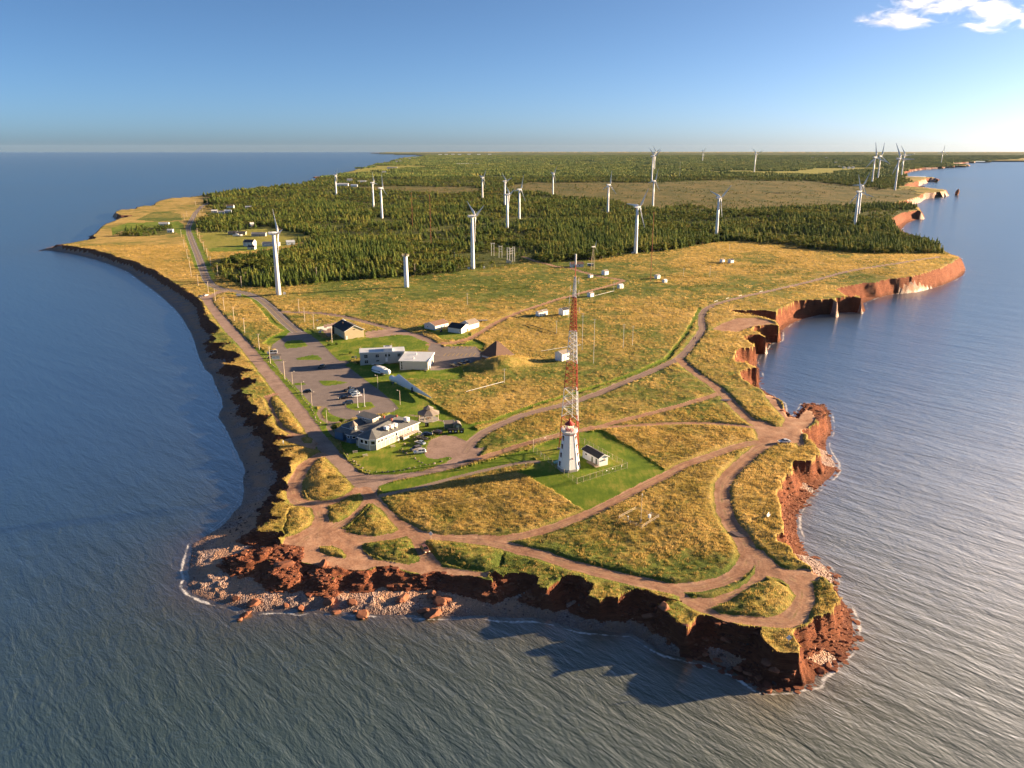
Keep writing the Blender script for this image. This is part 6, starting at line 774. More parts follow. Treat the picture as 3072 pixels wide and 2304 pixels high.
# stub tower
x, y = SITE['stub'][0]; e = root('stub_tower', x, y, 0, 'white turbine tower without rotor, capped by a round work platform', 'tower')
MB().loft([ring(1.95, -.8, 20), ring(1.95, .1, 20), ring(1.6, 25.6, 20)]).build('tower', M['turbine'], e, True)
pf = MB().loft([ring(2.9, 25.3, 16), ring(2.9, 25.6, 16)]).build('platform', M['steel'], e); g_ = MB()
for k in range(16):
    a, b = 2*math.pi*k/16, 2*math.pi*(k+1)/16; g_.tube((2.85*math.cos(a), 2.85*math.sin(a), 25.5), (2.85*math.cos(a), 2.85*math.sin(a), 26.8), .06, n=4)
    for z in (26.1, 26.8): g_.tube((2.85*math.cos(a), 2.85*math.sin(a), z), (2.85*math.cos(b), 2.85*math.sin(b), z), .06, n=4)
g_.build('railing', M['pole'], pf); MB().box((.2, 0, 26.5), (1.6, 1.2, 1.6)).tube((-.5, .2, 26), (-.5, .2, 28.2), .08, n=5).build('equipment', M['black'], e)
for k, (x, y) in enumerate(SITE['transf']):
    e = root('transformer_box', x, y, .3, ['white transformer box beside the nearest left turbine', 'white transformer box left of the turbine at the near wood edge', 'small white box right of the turbine at the near wood edge', 'white transformer box at the foot of the turbine right of the mast'][k], 'transformer')
    MB().box((0, 0, .8), (1.9 if k != 2 else .8, 1.5, 1.8)).build('cabinet', M['white'], e); MB().box((0, 0, -.05), (2.2, 1.8, .3)).build('base', M['concrete'], e); MB().box((0, -.77, .8), (.7, .05, 1.4)).build('hatch', M['palewall'], e)
# ---- small lattice turbine, shed house by it ----
x, y = SITE['lattice'][0]; e = root('lattice_turbine', x, y, 0, 'small old turbine on a slender brown lattice tower near the wood', 'turbine'); tr_ = MB()
for k in range(4):
    sx, sy = (1, 1, -1, -1)[k], (1, -1, -1, 1)[k]; sx2, sy2 = (1, 1, -1, -1)[(k+1) % 4], (1, -1, -1, 1)[(k+1) % 4]
    tr_.tube((1.5*sx, 1.5*sy, -.3), (.35*sx, .35*sy, 20.6), .09, n=4)
    for q in range(9):
        f0, f1 = q/9, (q+1)/9; w0, w1 = 1.5-1.15*f0, 1.5-1.15*f1; tr_.tube((w0*sx, w0*sy, 20.6*f0), (w1*sx2, w1*sy2, 20.6*f1), .05, n=3); tr_.tube((w1*sx, w1*sy, 20.6*f1), (w1*sx2, w1*sy2, 20.6*f1), .05, n=3)
tr_.build('lattice_tower', M['pole'], e); nc = MB().box((0, 0, 21.3), (3.2, 1.0, 1.0), .5).build('nacelle', M['palewall'], e)
for k in range(3):
    a = math.radians(20+120*k); b = blade_mb(6.5); Rz = Matrix.Rotation(math.radians(90-60), 3, 'Z'); Q = Matrix.Rotation(math.pi/2, 3, 'Z'); T = Matrix(((1,0,0), (0,math.cos(a),-math.sin(a)), (0,math.sin(a),math.cos(a))))
    b.v = [tuple(Rz @ ((T @ (Q @ Vector(p)))+Vector((2.0, 0, 0)))+Vector((0, 0, 21.3))) for p in b.v]; b.build('blade', M['turbine'], e)
(x, y), (x2, y2) = SITE['housemast']; e = root('field_workshop', x, y, .12, 'low white workshop with brown roof beside the old lattice turbine', 'workshop'); gable(e, 12, 7, 2.9, 1.6, M['palewall'], M['brownroof'], x0=-6, y0=0); door(e, (-3, 0, 0), 1.0, 2.0, (0, -1), 'teal'); window(e, (2, 0, 1.6), 1.2, .9, (0, -1))
e = root('grey_trailer', x2, y2, .1, 'small blue-grey trailer right of the low white workshop', 'trailer'); MB().box((0, 1.2, 1.7), (5.4, 2.4, 2.2)).build('body', M['bluewall'], e); MB().box((0, 1.2, 2.87), (5.6, 2.6, .14)).build('roof', M['metalroof'], e); MB().tube((-.8, -.02, .35), (-.8, 2.4, .35), .35, n=10).build('wheel', M['tyre'], e); window(e, (1, 0, 1.9), .9, .6, (0, -1))
# ---- substation ----
(x, y) = SITE['subst'][0]; e = root('substation', x, y, 0, 'steel substation gantries with transformers in a clearing of the wood', 'substation'); g_ = MB()
for px, py, h in ((0, 0, 14), (2.4, 0, 14), (5.2, 6, 14), (7.2, 6, 14), (0, 5, 12), (2.4, 5, 12)):
    for dx in (-.25, .25): g_.tube((px+dx, py, -.3), (px+dx, py, h), .11, n=4)
    for k in range(8): g_.tube((px-.25, py, h*k/8), (px+.25, py, h*(k+1)/8), .07, n=3)
for z in (8.5, 11, 13.2): g_.tube((-.3, 0, z), (2.7, 0, z), .14, n=4).tube((4.9, 6, z), (7.5, 6, z), .14, n=4).tube((2.4, 0, z), (5.2, 6, z), .1, n=4)
g_.build('gantry', M['palewall'], e); MB().box((0.6, -3, 1.6), (2.6, 2, 3.2)).box((3.4, -4, 1.2), (1.8, 1.6, 2.4)).build('transformer', M['steel'], e); ins = MB()
for px in (0, .9, 1.8, 2.5, 5.2, 6.2, 7.2): ins.tube((px, 0 if px < 4 else 6, 13.9), (px, 0 if px < 4 else 6, 15.1), .16, .1, 6)
ins.build('insulators', M['white'], e)
for k, (x, y) in enumerate(SITE['subst'][2:]):
    e = root('line_gantry', x, y, 0, ['white ladder-like line gantry left of the substation', 'white double-pole line gantry at the far left of the substation'][k], 'gantry'); h = (11.5, 13)[k]; wv = (3.0, 2.6)[k]; p_ = MB()
    for s in (-1, 1): p_.tube((s*wv/2, 0, -.4), (s*wv/2, 0, h), .15, n=5)
    p_.build('post', M['white'], e); c_ = MB()
    for z in ((h-.2, h-2.6, h-5.2) if k == 0 else (h-.4,)): c_.tube((-wv/2-.8*k, 0, z), (wv/2+.8*k, 0, z), .14, n=4)
    c_.build('crossbeam', M['white'], e); i_ = MB()
    for q in range(4): i_.tube((-wv/2-.6*k+q*(wv+1.2*k)/3, 0, h-.4), (-wv/2-.6*k+q*(wv+1.2*k)/3, 0, h+.7), .16, n=5)
    i_.build('insulators', M['white'], e)

# ================= buildings round the car parks =================
def shed_roof(e, poly, z0, z1s, roof, t=.2):
    v = [(x, y, z) for (x, y), z in zip(poly, z1s)]+[(x, y, z+t) for (x, y), z in zip(poly, z1s)]; n = len(poly)
    return MB().add(v, [tuple(range(n)), tuple(range(n, 2*n))]+[(k, (k+1) % n, n+(k+1) % n, n+k) for k in range(n)]).build('roof', roof, e)
# ---- visitor centre ----
(x0, y0), (x1, y1) = SITE['vc'][:2]; a = math.atan2(y1-y0, x1-x0)
e = root('visitor_centre', x0, y0, a, 'rambling cream and blue visitor centre with grey hipped roof and turret', 'building')
foot = [(0, 0), (24, 0), (24, 15.8), (3.6, 15.8), (3.6, 9.6), (-2.1, 7.4), (-1.8, 1.8)]
def wallstrip(e, foot, z0, z1, m, name='wall'): 
    n = len(foot); return MB().add([(x, y, z0) for x, y in foot]+[(x, y, z1) for x, y in foot], [(k, (k+1) % n, n+(k+1) % n, n+k) for k in range(n)]+[tuple(range(n, 2*n))]).build(name, m, e)
wl = wallstrip(e, foot, -.8, 4.55, M['cream'])
bt = MB()
for k in range(11): bt.box((.05+k*2.35, -.03, 1.9), (.14, .06, 5.2))
for x, y in ((-1.8, 1.8), (-2.1, 7.4)): bt.box((x, y, 1.9), (.16, .16, 5.2))
bt.build('batten', M['white'], wl)
def off(p, d=.5, c=(11, 7.5)):
    return (p[0]+(d if p[0] > c[0] else -d), p[1]+(d if p[1] > c[1] else -d))
E_ = [(-.3, -.55), (24.5, -.55), (24.5, 16.3), (3.3, 16.3), (3.3, 10.0), (-2.7, 7.7), (-2.4, 1.5)]; R1 = (2.8, 5, 6.6); R2 = (20.5, 8.2, 6.6)
v = [(x, y, 4.55) for x, y in E_]+[R1, R2]
rf = MB().add(v, [(0,1,8,7), (1,2,8), (2,3,8), (3,4,8), (4,7,8), (4,5,7), (5,6,7), (6,0,7)])
rf.add([(x, y, 4.33) for x, y in E_]+[(x, y, 4.55) for x, y in E_], [(k, (k+1) % 7, 7+(k+1) % 7, 7+k) for k in range(7)]+[tuple(range(7))]); rf = rf.build('roof', M['greyroof'], e)
fs = MB()
for k in range(7):
    p, q = E_[k], E_[(k+1) % 7]; d = Vector((q[0]-p[0], q[1]-p[1], 0)); fs.box(((p[0]+q[0])/2, (p[1]+q[1])/2, 4.42), (d.length+.05, .09, .3), math.atan2(d.y, d.x))
fs.build('fascia', M['white'], rf)
for x in (1.3, 3.0, 5.2, 7.2, 9.3, 11.1): window(e, (x, 0, 3.2), 1.0, 1.05, (0, -1), 'white', .18)
window(e, (17.8, 0, 3.35), .8, 1.1, (0, -1)); door(e, (20.3, 0, 1.9), 1.0, 2.1, (0, -1), 'white'); door(e, (12.2, 0, 0), .9, 2.1, (0, -1), 'white')
f1 = Vector((-1.8, 1.8, 0)); nn = (-.707, -.707); m_ = f1*.5; window(e, (m_.x, m_.y, 3.05), 1.5, 1.3, nn, 'white', .3)
for t in (.3, .7): m_ = f1.lerp(Vector((-2.1, 7.4, 0)), t); window(e, (m_.x, m_.y, 3.05), 1.45, 1.35, (-1, -.05), 'white', .3)
# side wing, dormer, turret
w2 = wallstrip(e, [(3.6, 15.8), (15, 15.8), (15, 23.4), (5, 23.4), (3.6, 22)], -.8, 4.1, M['bluewall']); w2['label'] = 'blue shingled side wing'
E2 = [(3.1, 15.2), (15.5, 15.2), (15.5, 24), (4.8, 24), (3.1, 22.3)]; r2 = MB().add([(x, y, 4.1) for x, y in E2]+[(7.5, 19.4, 5.9), (12.5, 19.4, 5.9)], [(0,1,6,5), (1,2,6), (2,3,5,6), (3,4,5), (4,0,5)])
r2.add([(x, y, 3.9) for x, y in E2]+[(x, y, 4.1) for x, y in E2], [(k, (k+1) % 5, 5+(k+1) % 5, 5+k) for k in range(5)]+[tuple(range(5))]); r2 = r2.build('roof', M['greyroof'], e)
fs = MB()
for k in range(5):
    p, q = E2[k], E2[(k+1) % 5]; d = Vector((q[0]-p[0], q[1]-p[1], 0)); fs.box(((p[0]+q[0])/2, (p[1]+q[1])/2, 4.0), (d.length, .08, .24), math.atan2(d.y, d.x))
fs.build('fascia', M['white'], r2)
dm = MB().box((12.7, 17, 5.6), (3.4, 8.6, 2.4)).build('dormer', M['cream'], e)
MB().add([(10.6, 12.3, 6.75), (10.6, 21.7, 6.75), (15, 21.7, 7.35), (15, 12.3, 7.35), (10.6, 12.3, 6.95), (10.6, 21.7, 6.95), (15, 21.7, 7.55), (15, 12.3, 7.55)], [(0,1,2,3), (4,5,6,7), (0,1,5,4), (1,2,6,5), (2,3,7,6), (3,0,4,7)]).build('dormer_roof', M['greyroof'], dm)
MB().box((10.55, 17, 6.72), (.1, 9.5, .22)).box((12.8, 12.25, 6.95), (4.4, .1, .3)).build('dormer_fascia', M['white'], dm)
for y in (16.9, 17.9): window(e, (11.0, y, 6.0), .75, .7, (-1, 0), 'white', .14)
tc = (2.2, 14.4); to = MB().loft([[(tc[0]+3.2*math.cos(q), tc[1]+3.2*math.sin(q), z) for q in (math.pi/8+k*math.pi/4 for k in range(8))] for z in (-.8, 3.6)]).build('turret_base', M['bluewall'], e)
MB().loft([[(tc[0]+r*math.cos(q), tc[1]+r*math.sin(q), z) for q in (math.pi/8+k*math.pi/4 for k in range(8))] for r, z in ((3.75, 3.6), (3.75, 3.8), (1.3, 4.9))]).build('turret_skirt_roof', M['greyroof'], to)
MB().loft([[(tc[0]+r*math.cos(q), tc[1]+r*math.sin(q), z) for q in (math.pi/8+k*math.pi/4 for k in range(8))] for r, z in ((3.8, 3.52), (3.8, 3.68))]).build('turret_fascia', M['white'], to)
for k in range(3, 7): q = k*math.pi/4; window(e, (tc[0]+3.0*math.cos(q), tc[1]+3.0*math.sin(q), 2.6), 1.1, .8, (math.cos(q), math.sin(q)), 'white', .12)
cu = MB().loft([[(tc[0]+1.35*math.cos(q), tc[1]+1.35*math.sin(q), z) for q in (math.pi/8+k*math.pi/4 for k in range(8))] for z in (4.6, 6.5)]).build('cupola', M['cream'], e)
for k in range(8): q = k*math.pi/4; window(cu, (tc[0]+1.25*math.cos(q), tc[1]+1.25*math.sin(q), 5.8), .62, .7, (math.cos(q), math.sin(q)), 'white', .13)
MB().loft([[(tc[0]+r*math.cos(q), tc[1]+r*math.sin(q), z) for q in (math.pi/8+k*math.pi/4 for k in range(8))] for r, z in ((1.75, 6.45), (1.75, 6.55), (.04, 8.5))]).build('cupola_roof', M['tanroof'], cu)
MB().box((1.6, 20.5, 1.2), (3.6, 4.6, 4)).build('porch', M['bluewall'], e); MB().add([(-.4, 18, 3.2), (-.4, 23.2, 3.2), (3.7, 23.2, 4.0), (3.7, 18, 4.0), (-.4, 18, 3.35), (-.4, 23.2, 3.35), (3.7, 23.2, 4.15), (3.7, 18, 4.15)], [(0,1,2,3), (4,5,6,7), (0,1,5,4), (1,2,6,5), (2,3,7,6), (3,0,4,7)]).build('porch_roof', M['greyroof'], e)
MB().box((-.2, 8.6, .9), (2.0, 2.2, 3.4)).build('annex', M['cream'], e); MB().box((-.3, 8.6, 2.68), (2.4, 2.6, .16)).build('annex_roof', M['greyroof'], e)
dk = MB().box((17.6, -.95, 1.75), (9.2, 1.8, .16)).build('deck', M['wood'], e); rl = MB()
for k in range(12): rl.tube((13.1+k*.82, -1.8, -.4 if k % 4 == 0 else 1.8), (13.1+k*.82, -1.8, 2.85), .07, n=4)
for z in (2.3, 2.85): rl.tube((13.1, -1.8, z), (22.2, -1.8, z), .06, n=4)
for k in range(9): rl.box((22.4+k*.26, -.95, 1.6-k*.2), (.3, 1.6, .06))
rl.build('deck_rail', M['palewall'], dk); MB().tube((13.1, -1.8, -.5), (13.1, -1.8, 4.5), .1, n=5).tube((22.1, -1.8, -.5), (22.1, -1.8, 4.4), .1, n=5).build('deck_post', M['palewall'], dk)
for k in range(4): MB().tube((14.2+k*.8, -1.0, -.3), (14.2+k*.8, -1.0, 1.3), .34, n=10).build('gas_cylinder', M['white'], e)
for k, (x, y, s) in enumerate(((8.0, 2.3, 1), (10.5, 2.2, 1), (12.6, 2.1, 1), (19.9, 2.6, 1.15))):
    z = 4.55+2.05*(y+.5)/6.5; u = MB().box((x, y, z+.9*s), (1.35*s, 1.7*s, 1.25*s)).build('roof_unit', M['white'], e); MB().box((x+.35*s, y-.55*s, z+.1), (.6, .6, .9)).build('unit_curb', M['pole'], u); MB().box((x+.69*s, y, z+.95*s), (.04, 1.1*s, .85*s)).build('unit_grille', M['orange'], u)
for x, y, z in ((17.8, 13.1, 5.6), (19.6, 7.7, 6.5), (15.3, 6.4, 6.5)): MB().tube((x, y, z-.4), (x, y, z+.55), .34, n=8).tube((x, y, z+.55), (x, y, z+.8), .6, .5, 8).build('roof_vent', M['rust'], e)
MB().tube((23, 12, 5), (23, 12, 8.2), .03, n=4).tube((22.9, 12, 8.1), (23.1, 12, 8.3), .12, n=5).build('roof_pole', M['white'], e)
MB().tube((13.6, 22.8, 4.3), (13.6, 22.8, 7.6), .16, n=6).build('roof_pipe', M['white'], e)
# ---- grey institute building: tall flat block and lower mono-pitch block ----
(x0, y0), (x1, y1) = SITE['inst']; a = math.atan2(y1-y0, x1-x0); e = root('institute_building', x0, y0, a, 'long grey two-storey flat-roofed institute with cross-shaped windows', 'building')
MB().box((11.6, 4.5, 3.1), (23.2, 9, 7.6)).build('wall', M['greywall'], e); MB().box((11.6, 4.5, 6.98), (23.7, 9.5, .22)).build('roof', M['metalroof'], e); MB().box((11.6, 4.5, 6.8), (23.9, 9.7, .2)).build('roof_edge', M['white'], e)
pb = MB().box((14.7, 3.2, 7.9), (4.6, 6.6, 1.7)).build('penthouse', M['metalroof'], e)
MB().tube((13.6, 4, 9.2), (15.6, 4, 9.2), .25, n=8).box((13.5, 4, 8.95), (.3, .8, .5)).box((15.7, 4, 8.95), (.3, .8, .5)).build('vent_hood', M['steel'], pb); MB().tube((.3, 8.7, 6.9), (.3, 8.7, 8), .1, n=5).tube((16.8, 6.2, 8.7), (16.8, 6.2, 9.8), .05, n=4).build('mast', M['pole'], e)
def cross(x, z, w=1.75, h=1.55):
    o = window(e, (x, 0, z), w, h, (0, -1), 'greywall', .05); MB().box((x, -.085, z), (.12, .05, h)).box((x, -.09, z), (w, .05, .12)).build('mullions', M['greywall'], o)
cross(3.1, 4.9); cross(9.0, 4.9); cross(20.4, 4.9, 1.6); cross(3.2, 1.9); window(e, (9.1, 0, 2.2), 1.7, .55, (0, -1), 'greywall', .05); window(e, (13.5, 0, 5.0), .8, 1.2, (0, -1), 'greywall', .05); window(e, (15.2, 0, 5.0), .9, 1.2, (0, -1), 'greywall', .05)
dd = door(e, (13.7, 0, 1.6), 1.0, 2.2, (0, -1), 'white'); MB().box((13.7, -.8, 1.1), (2.2, 1.5, .12)).box((12.5, -1.1, .4), (.9, .5, .12)).box((14.9, -1.2, .4), (.4, .5, 1.5)).build('steps', M['steel'], e); MB().box((14.35, -.1, 4.2), (.18, .2, 5.4)).build('downpipe', M['white'], e); MB().box((9, -.35, .35), (6.5, .6, .9)).build('planter', M['palewall'], e)
(x0, y0), (x1, y1), _ = SITE['inst2']; a = math.atan2(y1-y0, x1-x0); e = root('institute_annex', x0, y0, a, 'pale grey annex with low-pitched metal roof joined to the institute', 'building')
MB().add([(0,0,-.6), (14.6,0,-.6), (14.6,16.4,-.6), (0,16.4,-.6), (0,0,4.85), (14.6,0,4.85), (14.6,16.4,5.4), (0,16.4,5.4)], [(0,1,5,4), (1,2,6,5), (2,3,7,6), (3,0,4,7), (4,5,6,7)]).build('wall', M['greywall'], e)
MB().add([(-.7,-.5,4.84), (15.2,-.5,4.84), (15.2,16.9,5.44), (-.7,16.9,5.44), (-.7,-.5,5.06), (15.2,-.5,5.06), (15.2,16.9,5.66), (-.7,16.9,5.66)], [(0,1,2,3), (4,5,6,7), (0,1,5,4), (1,2,6,5), (2,3,7,6), (3,0,4,7)]).build('roof', M['metalroof'], e)
gp = MB()
for k in range(9): gp.box((.2+k*1.77, -.55, 4.94), (.05, .08, .26))
gp.box((15.26, 8.2, 5.2), (.1, 17.3, .5)).build('roof_edge', M['white'], e)
sl = MB()
for k in range(5): sl.box((1.0, -.04, .75+k*.85), (.72, .06, .62))
sl = sl.build('window', M['glass'], e); MB().box((.5, -.06, 2.4), (.12, .08, 4.4)).box((1.5, -.06, 2.4), (.12, .08, 4.4)).build('frame', M['white'], sl)
for x, y, z in ((6.3, 11.6, 5.5), (6.5, 3.8, 5.2)): MB().tube((x, y, z), (x, y, z+.7), .3, n=8).box((x, y, z+.75), (.6, .6, .3)).build('roof_vent', M['white'], e)
MB().box((15.1, 3.0, 3.9), (1.2, 2.2, .12)).box((15.0, 3.0, 1.3), (.5, .9, 1.5)).build('side_canopy', M['palewall'], e); door(e, (14.6, 5.2, .1), 1.1, 2.2, (1, 0), 'white'); MB().box((13.6, -.6, .25), (1.3, 1.1, .6)).build('step', M['concrete'], e)
# ---- beige barn ----
(x0, y0), (x1, y1), (x2, y2) = SITE['barn']; a = math.atan2(y0-y2, x0-x2); e = root('beige_hall', x2, y2, a, 'beige metal-sided hall with steep black gable roof and white door', 'building')
L = math.hypot(x0-x2, y0-y2); gable(e, L, 12.1, 5.0, 3.0, M['beige'], M['dark'], .45)
door(e, (L, 1.1, 0), 1.0, 2.2, (1, 0)); window(e, (L, 6.0, 5.6), 1.3, .25, (1, 0), 'black', .05, 'gable_vent'); door(e, (L*.58, 0, 0), 1.3, 2.2, (0, -1), 'teal')
ck = MB()
for k in range(5): ck.tube((1.2+k*.8, 6.05, 8.0), (1.2+k*.8, 6.05, 8.7), .36, n=8)
ck.build('roof_ventilators', M['white'], e); MB().tube((8, 3.5, 6.8), (8, 3.5, 8.2), .25, n=7).build('stack', M['brownwall'], e); MB().box((.6, -.5, 2.6), (.9, .9, 5.2)).build('wall_equipment', M['black'], e)
bx_, by_ = SITE['barn'][2]
for k, (dx, dy, w, s) in enumerate(((-8, 14, 4.6, 0), (-1.5, 17, 4.6, 0), (4.5, 19, 3.6, 0), (-5, 9, 4.2, 0), (-7, 4, 1.6, 1))):
    e = root('wind_screen_panel', bx_+dx*.9-2, by_+dy*.55-3, .55, ['leftmost pale test panel on posts behind the beige hall', 'middle pale test panel on posts behind the beige hall', 'pale test panel nearest the beige hall roof', 'lower pale test panel in front of the other panels', 'small white instrument box left of the beige hall'][k], 'panel')
    MB().box((0, 0, 2.2 if not s else .9), (w, .15, 1.5 if not s else 1.2)).build('panel', M['palewall'] if s else M['tanroof'] if 0 else M['palewall'], e); MB().tube((-w*.42, 0, -.2), (-w*.42, 0, 1.6), .08, n=4).tube((w*.42, 0, -.2), (w*.42, 0, 1.6), .08, n=4).build('post', M['pole'], e)
# ---- three white bungalows ----
def bung(key, wall, roof, W_, h, rh, nm, lb, axis):
    pts = SITE[key]; (x0, y0), (x1, y1) = pts[:2]; a = math.atan2(y1-y0, x1-x0); L = math.hypot(x1-x0, y1-y0)
    if axis == 'x': e = root(nm, x0, y0, a, lb, 'building'); gable(e, L, W_, h, rh, wall, roof)
    else: e = root(nm, x0, y0, a+math.pi/2, lb, 'building'); gable(e, W_, L, h, rh, wall, roof, y0=-L)
    return e, L
e, L = bung('wA', M['palewall'], M['brownroof'], 9.6, 2.9, 1.6, 'bungalow', 'white bungalow with brown roof, left of the three field buildings', 'x'); door(e, (5.6, 0, 0), .9, 2.1, (0, -1), 'teal'); window(e, (8.2, 0, 1.6), .8, .9, (0, -1)); window(e, (10.6, 0, 1.6), .8, .9, (0, -1)); window(e, (0, 6.5, 1.6), .9, .6, (-1, 0))
e, L = bung('wB', M['palewall'], M['dark'], 10.2, 3.0, 2.0, 'bungalow', 'white bungalow with black roof, front middle of three field buildings', 'y'); door(e, (0, -6.7, 0), 1.6, 2.0, (-1, 0), 'orange'); window(e, (0, -2.2, 1.6), .4, .8, (-1, 0)); MB().box((1.0, .06, 1.5), (.8, .06, 1.0)).build('crest', M['cream'], e)
e, L = bung('wC', M['white'], M['tanroof'], 8.0, 3.0, 2.0, 'garage', 'white double garage with tan roof behind the black-roofed bungalow', 'x')
for x in (2.2, 6): MB().box((x, -.03, 1.25), (3.0, .06, 2.5)).build('garage_door', M['palewall'], e)
x, y = SITE['trailer'][0]; e = root('flat_trailer', x, y, .1, 'flat grey trailer lying in the meadow behind the white garage', 'trailer'); MB().box((0, 0, .75), (8.0, 2.2, .35)).build('bed', M['steel'], e); MB().tube((-1, -1.1, .4), (-1, 1.1, .4), .4, n=10).tube((.2, -1.1, .4), (.2, 1.1, .4), .4, n=10).build('wheel', M['tyre'], e); MB().box((4.6, 0, .7), (1.4, .12, .12)).build('drawbar', M['steel'], e)
# ---- pyramid-roofed hall on the mound ----
(x0, y0), (x1, y1), _ = SITE['pyr']; a = math.atan2(y1-y0, x1-x0); e = root('pyramid_hall', x0, y0, a, 'brown hall with steep pyramid shingle roof sunk behind a grassy mound', 'building')
S_ = 12.0; MB().box((S_/2, S_/2, 1.3), (S_-.6, S_-.6, 4.2)).build('wall', M['brownwall'], e)
ap0, ap1 = (5.6, 5.2, 9.9), (7.0, 6.6, 9.9); rr_ = [(-.6, -.6, 2.9), (S_+.6, -.6, 2.9), (S_+.6, S_+.6, 2.9), (-.6, S_+.6, 2.9)]
MB().add(rr_+[(5.3, 5.3, 9.9), (6.7, 5.3, 9.9), (6.7, 6.7, 9.9), (5.3, 6.7, 9.9)], [(0,1,5,4), (1,2,6,5), (2,3,7,6), (3,0,4,7), (4,5,6,7), (0,1,2,3)]).build('roof', M['pyroof'], e)
MB().box((S_/2, -.6, 2.8), (S_+1.2, .12, .3)).box((S_+.6, S_/2, 2.8), (.12, S_+1.2, .3)).build('eave_board', M['tanroof'], e); MB().tube((6, 6, 9.8), (6, 6, 10.4), .2, n=6).build('roof_cap', M['rust'], e); MB().box((4.5, -1.0, 2.3), (5.0, .8, .25)).build('skylight', M['metalroof'], e)
# ---- gazebo ----
x, y = -35.4, 321.6; e = root('picnic_shelter', x, y, .1, 'open octagonal picnic shelter with pale two-tier shingle roof', 'gazebo')
MB().loft([ring(4.9, 2.75, 8, math.pi/8), ring(4.9, 2.95, 8, math.pi/8), ring(1.7, 4.4, 8, math.pi/8)]).build('roof', M['tanroof'], e); MB().loft([ring(1.25, 4.3, 8, math.pi/8), ring(1.25, 4.75, 8, math.pi/8)]).build('lantern', M['wood'], e); MB().loft([ring(2.3, 4.85, 8, math.pi/8), ring(2.3, 5.0, 8, math.pi/8), ring(.05, 6.2, 8, math.pi/8)]).build('upper_roof', M['tanroof'], e)
for k in range(8): q = math.pi/8+k*math.pi/4; MB().box((4.3*math.cos(q), 4.3*math.sin(q), 1.25), (.22, .22, 3.1), q).build('post', M['pole'], e)
MB().box((0, 0, .72), (1.9, .9, .1)).box((0, .75, .42), (1.9, .3, .08)).box((0, -.75, .42), (1.9, .3, .08)).box((0, 0, .35), (.2, .8, .7)).build('table', M['brownwall'], e); MB().loft([ring(4.6, -.3, 8, math.pi/8), ring(4.6, .06, 8, math.pi/8)]).build('floor_slab', M['concrete'], e)
# ---- green sheds and bins ----
(x, y), (x2, y2) = SITE['greenshed']; e = root('green_shed', x, y, .2, 'green gabled garden shed with white window, nearer the shelter', 'shed'); gable(e, 3.6, 3.2, 2.3, .9, M['greenwall'], M['tanroof'], .25, x0=-1.8, y0=-1.2); window(e, (-1.8, .4, 1.3), .8, 1.2, (-1, 0), 'white', .14)
e = root('barrel_shed', x2, y2+1.5, .2, 'green shed with rounded barn roof behind the black bins', 'shed'); pr = [(-1.7, 0), (-1.7, 1.5), (-1.35, 2.3), (-.7, 2.85), (0, 3.0), (.7, 2.85), (1.35, 2.3), (1.7, 1.5), (1.7, 0)]
MB().loft([[(px, yy, z-.2) for px, z in pr] for yy in (-1.8, 1.8)]).build('wall', M['greenwall'], e); MB().loft([[(px*1.06, yy, z*1.03-.17) for px, z in pr[1:-1]]+[(px*.98, yy, z*.98-.2) for px, z in pr[1:-1]][::-1] for yy in (-1.9, 1.9)]).build('roof', M['tanroof'], e); door(e, (0, -1.8, 0), 1.1, 1.9, (0, -1), 'greywall')
for k, (x, y) in enumerate(SITE['bins']):
    e = root('waste_bin', x, y, .1, ['leftmost of three black waste bins by the sheds', 'middle of three black waste bins by the sheds', 'rightmost of three black waste bins by the sheds'][k], 'bin'); MB().loft([[(sx*.8, sy*.6, -.1) for sx, sy in ((-1,-1), (1,-1), (1,1), (-1,1))], [(sx*.95, sy*.75, 1.35) for sx, sy in ((-1,-1), (1,-1), (1,1), (-1,1))]]).build('body', M['black'], e); MB().add([(-1,-.8,1.36), (1,-.8,1.36), (1,.8,1.6), (-1,.8,1.6), (-1,-.8,1.44), (1,-.8,1.44), (1,.8,1.68), (-1,.8,1.68)], [(0,1,2,3), (4,5,6,7), (0,1,5,4), (1,2,6,5), (2,3,7,6), (3,0,4,7)]).build('lid', M['black'], e); MB().box((0, -.74, .75), (.6, .04, .5)).build('sticker', M['white'], e)
for k, (x, y) in enumerate(SITE['blackbox']):
    e = root('utility_cabinet', x, y, .1, ['black cabinet on the lawn between shelter and visitor centre', 'black tank beside the brown-roofed bungalow'][k], 'cabinet'); MB().box((0, 0, .8), (1.5, 1.1, 1.8)).build('body', M['black'], e); MB().box((0, 0, 1.74), (1.6, 1.2, .1)).build('lid', M['steel'], e); MB().box((-.3, -.57, 1.0), (.5, .04, .7)).build('panel', M['steel'], e)
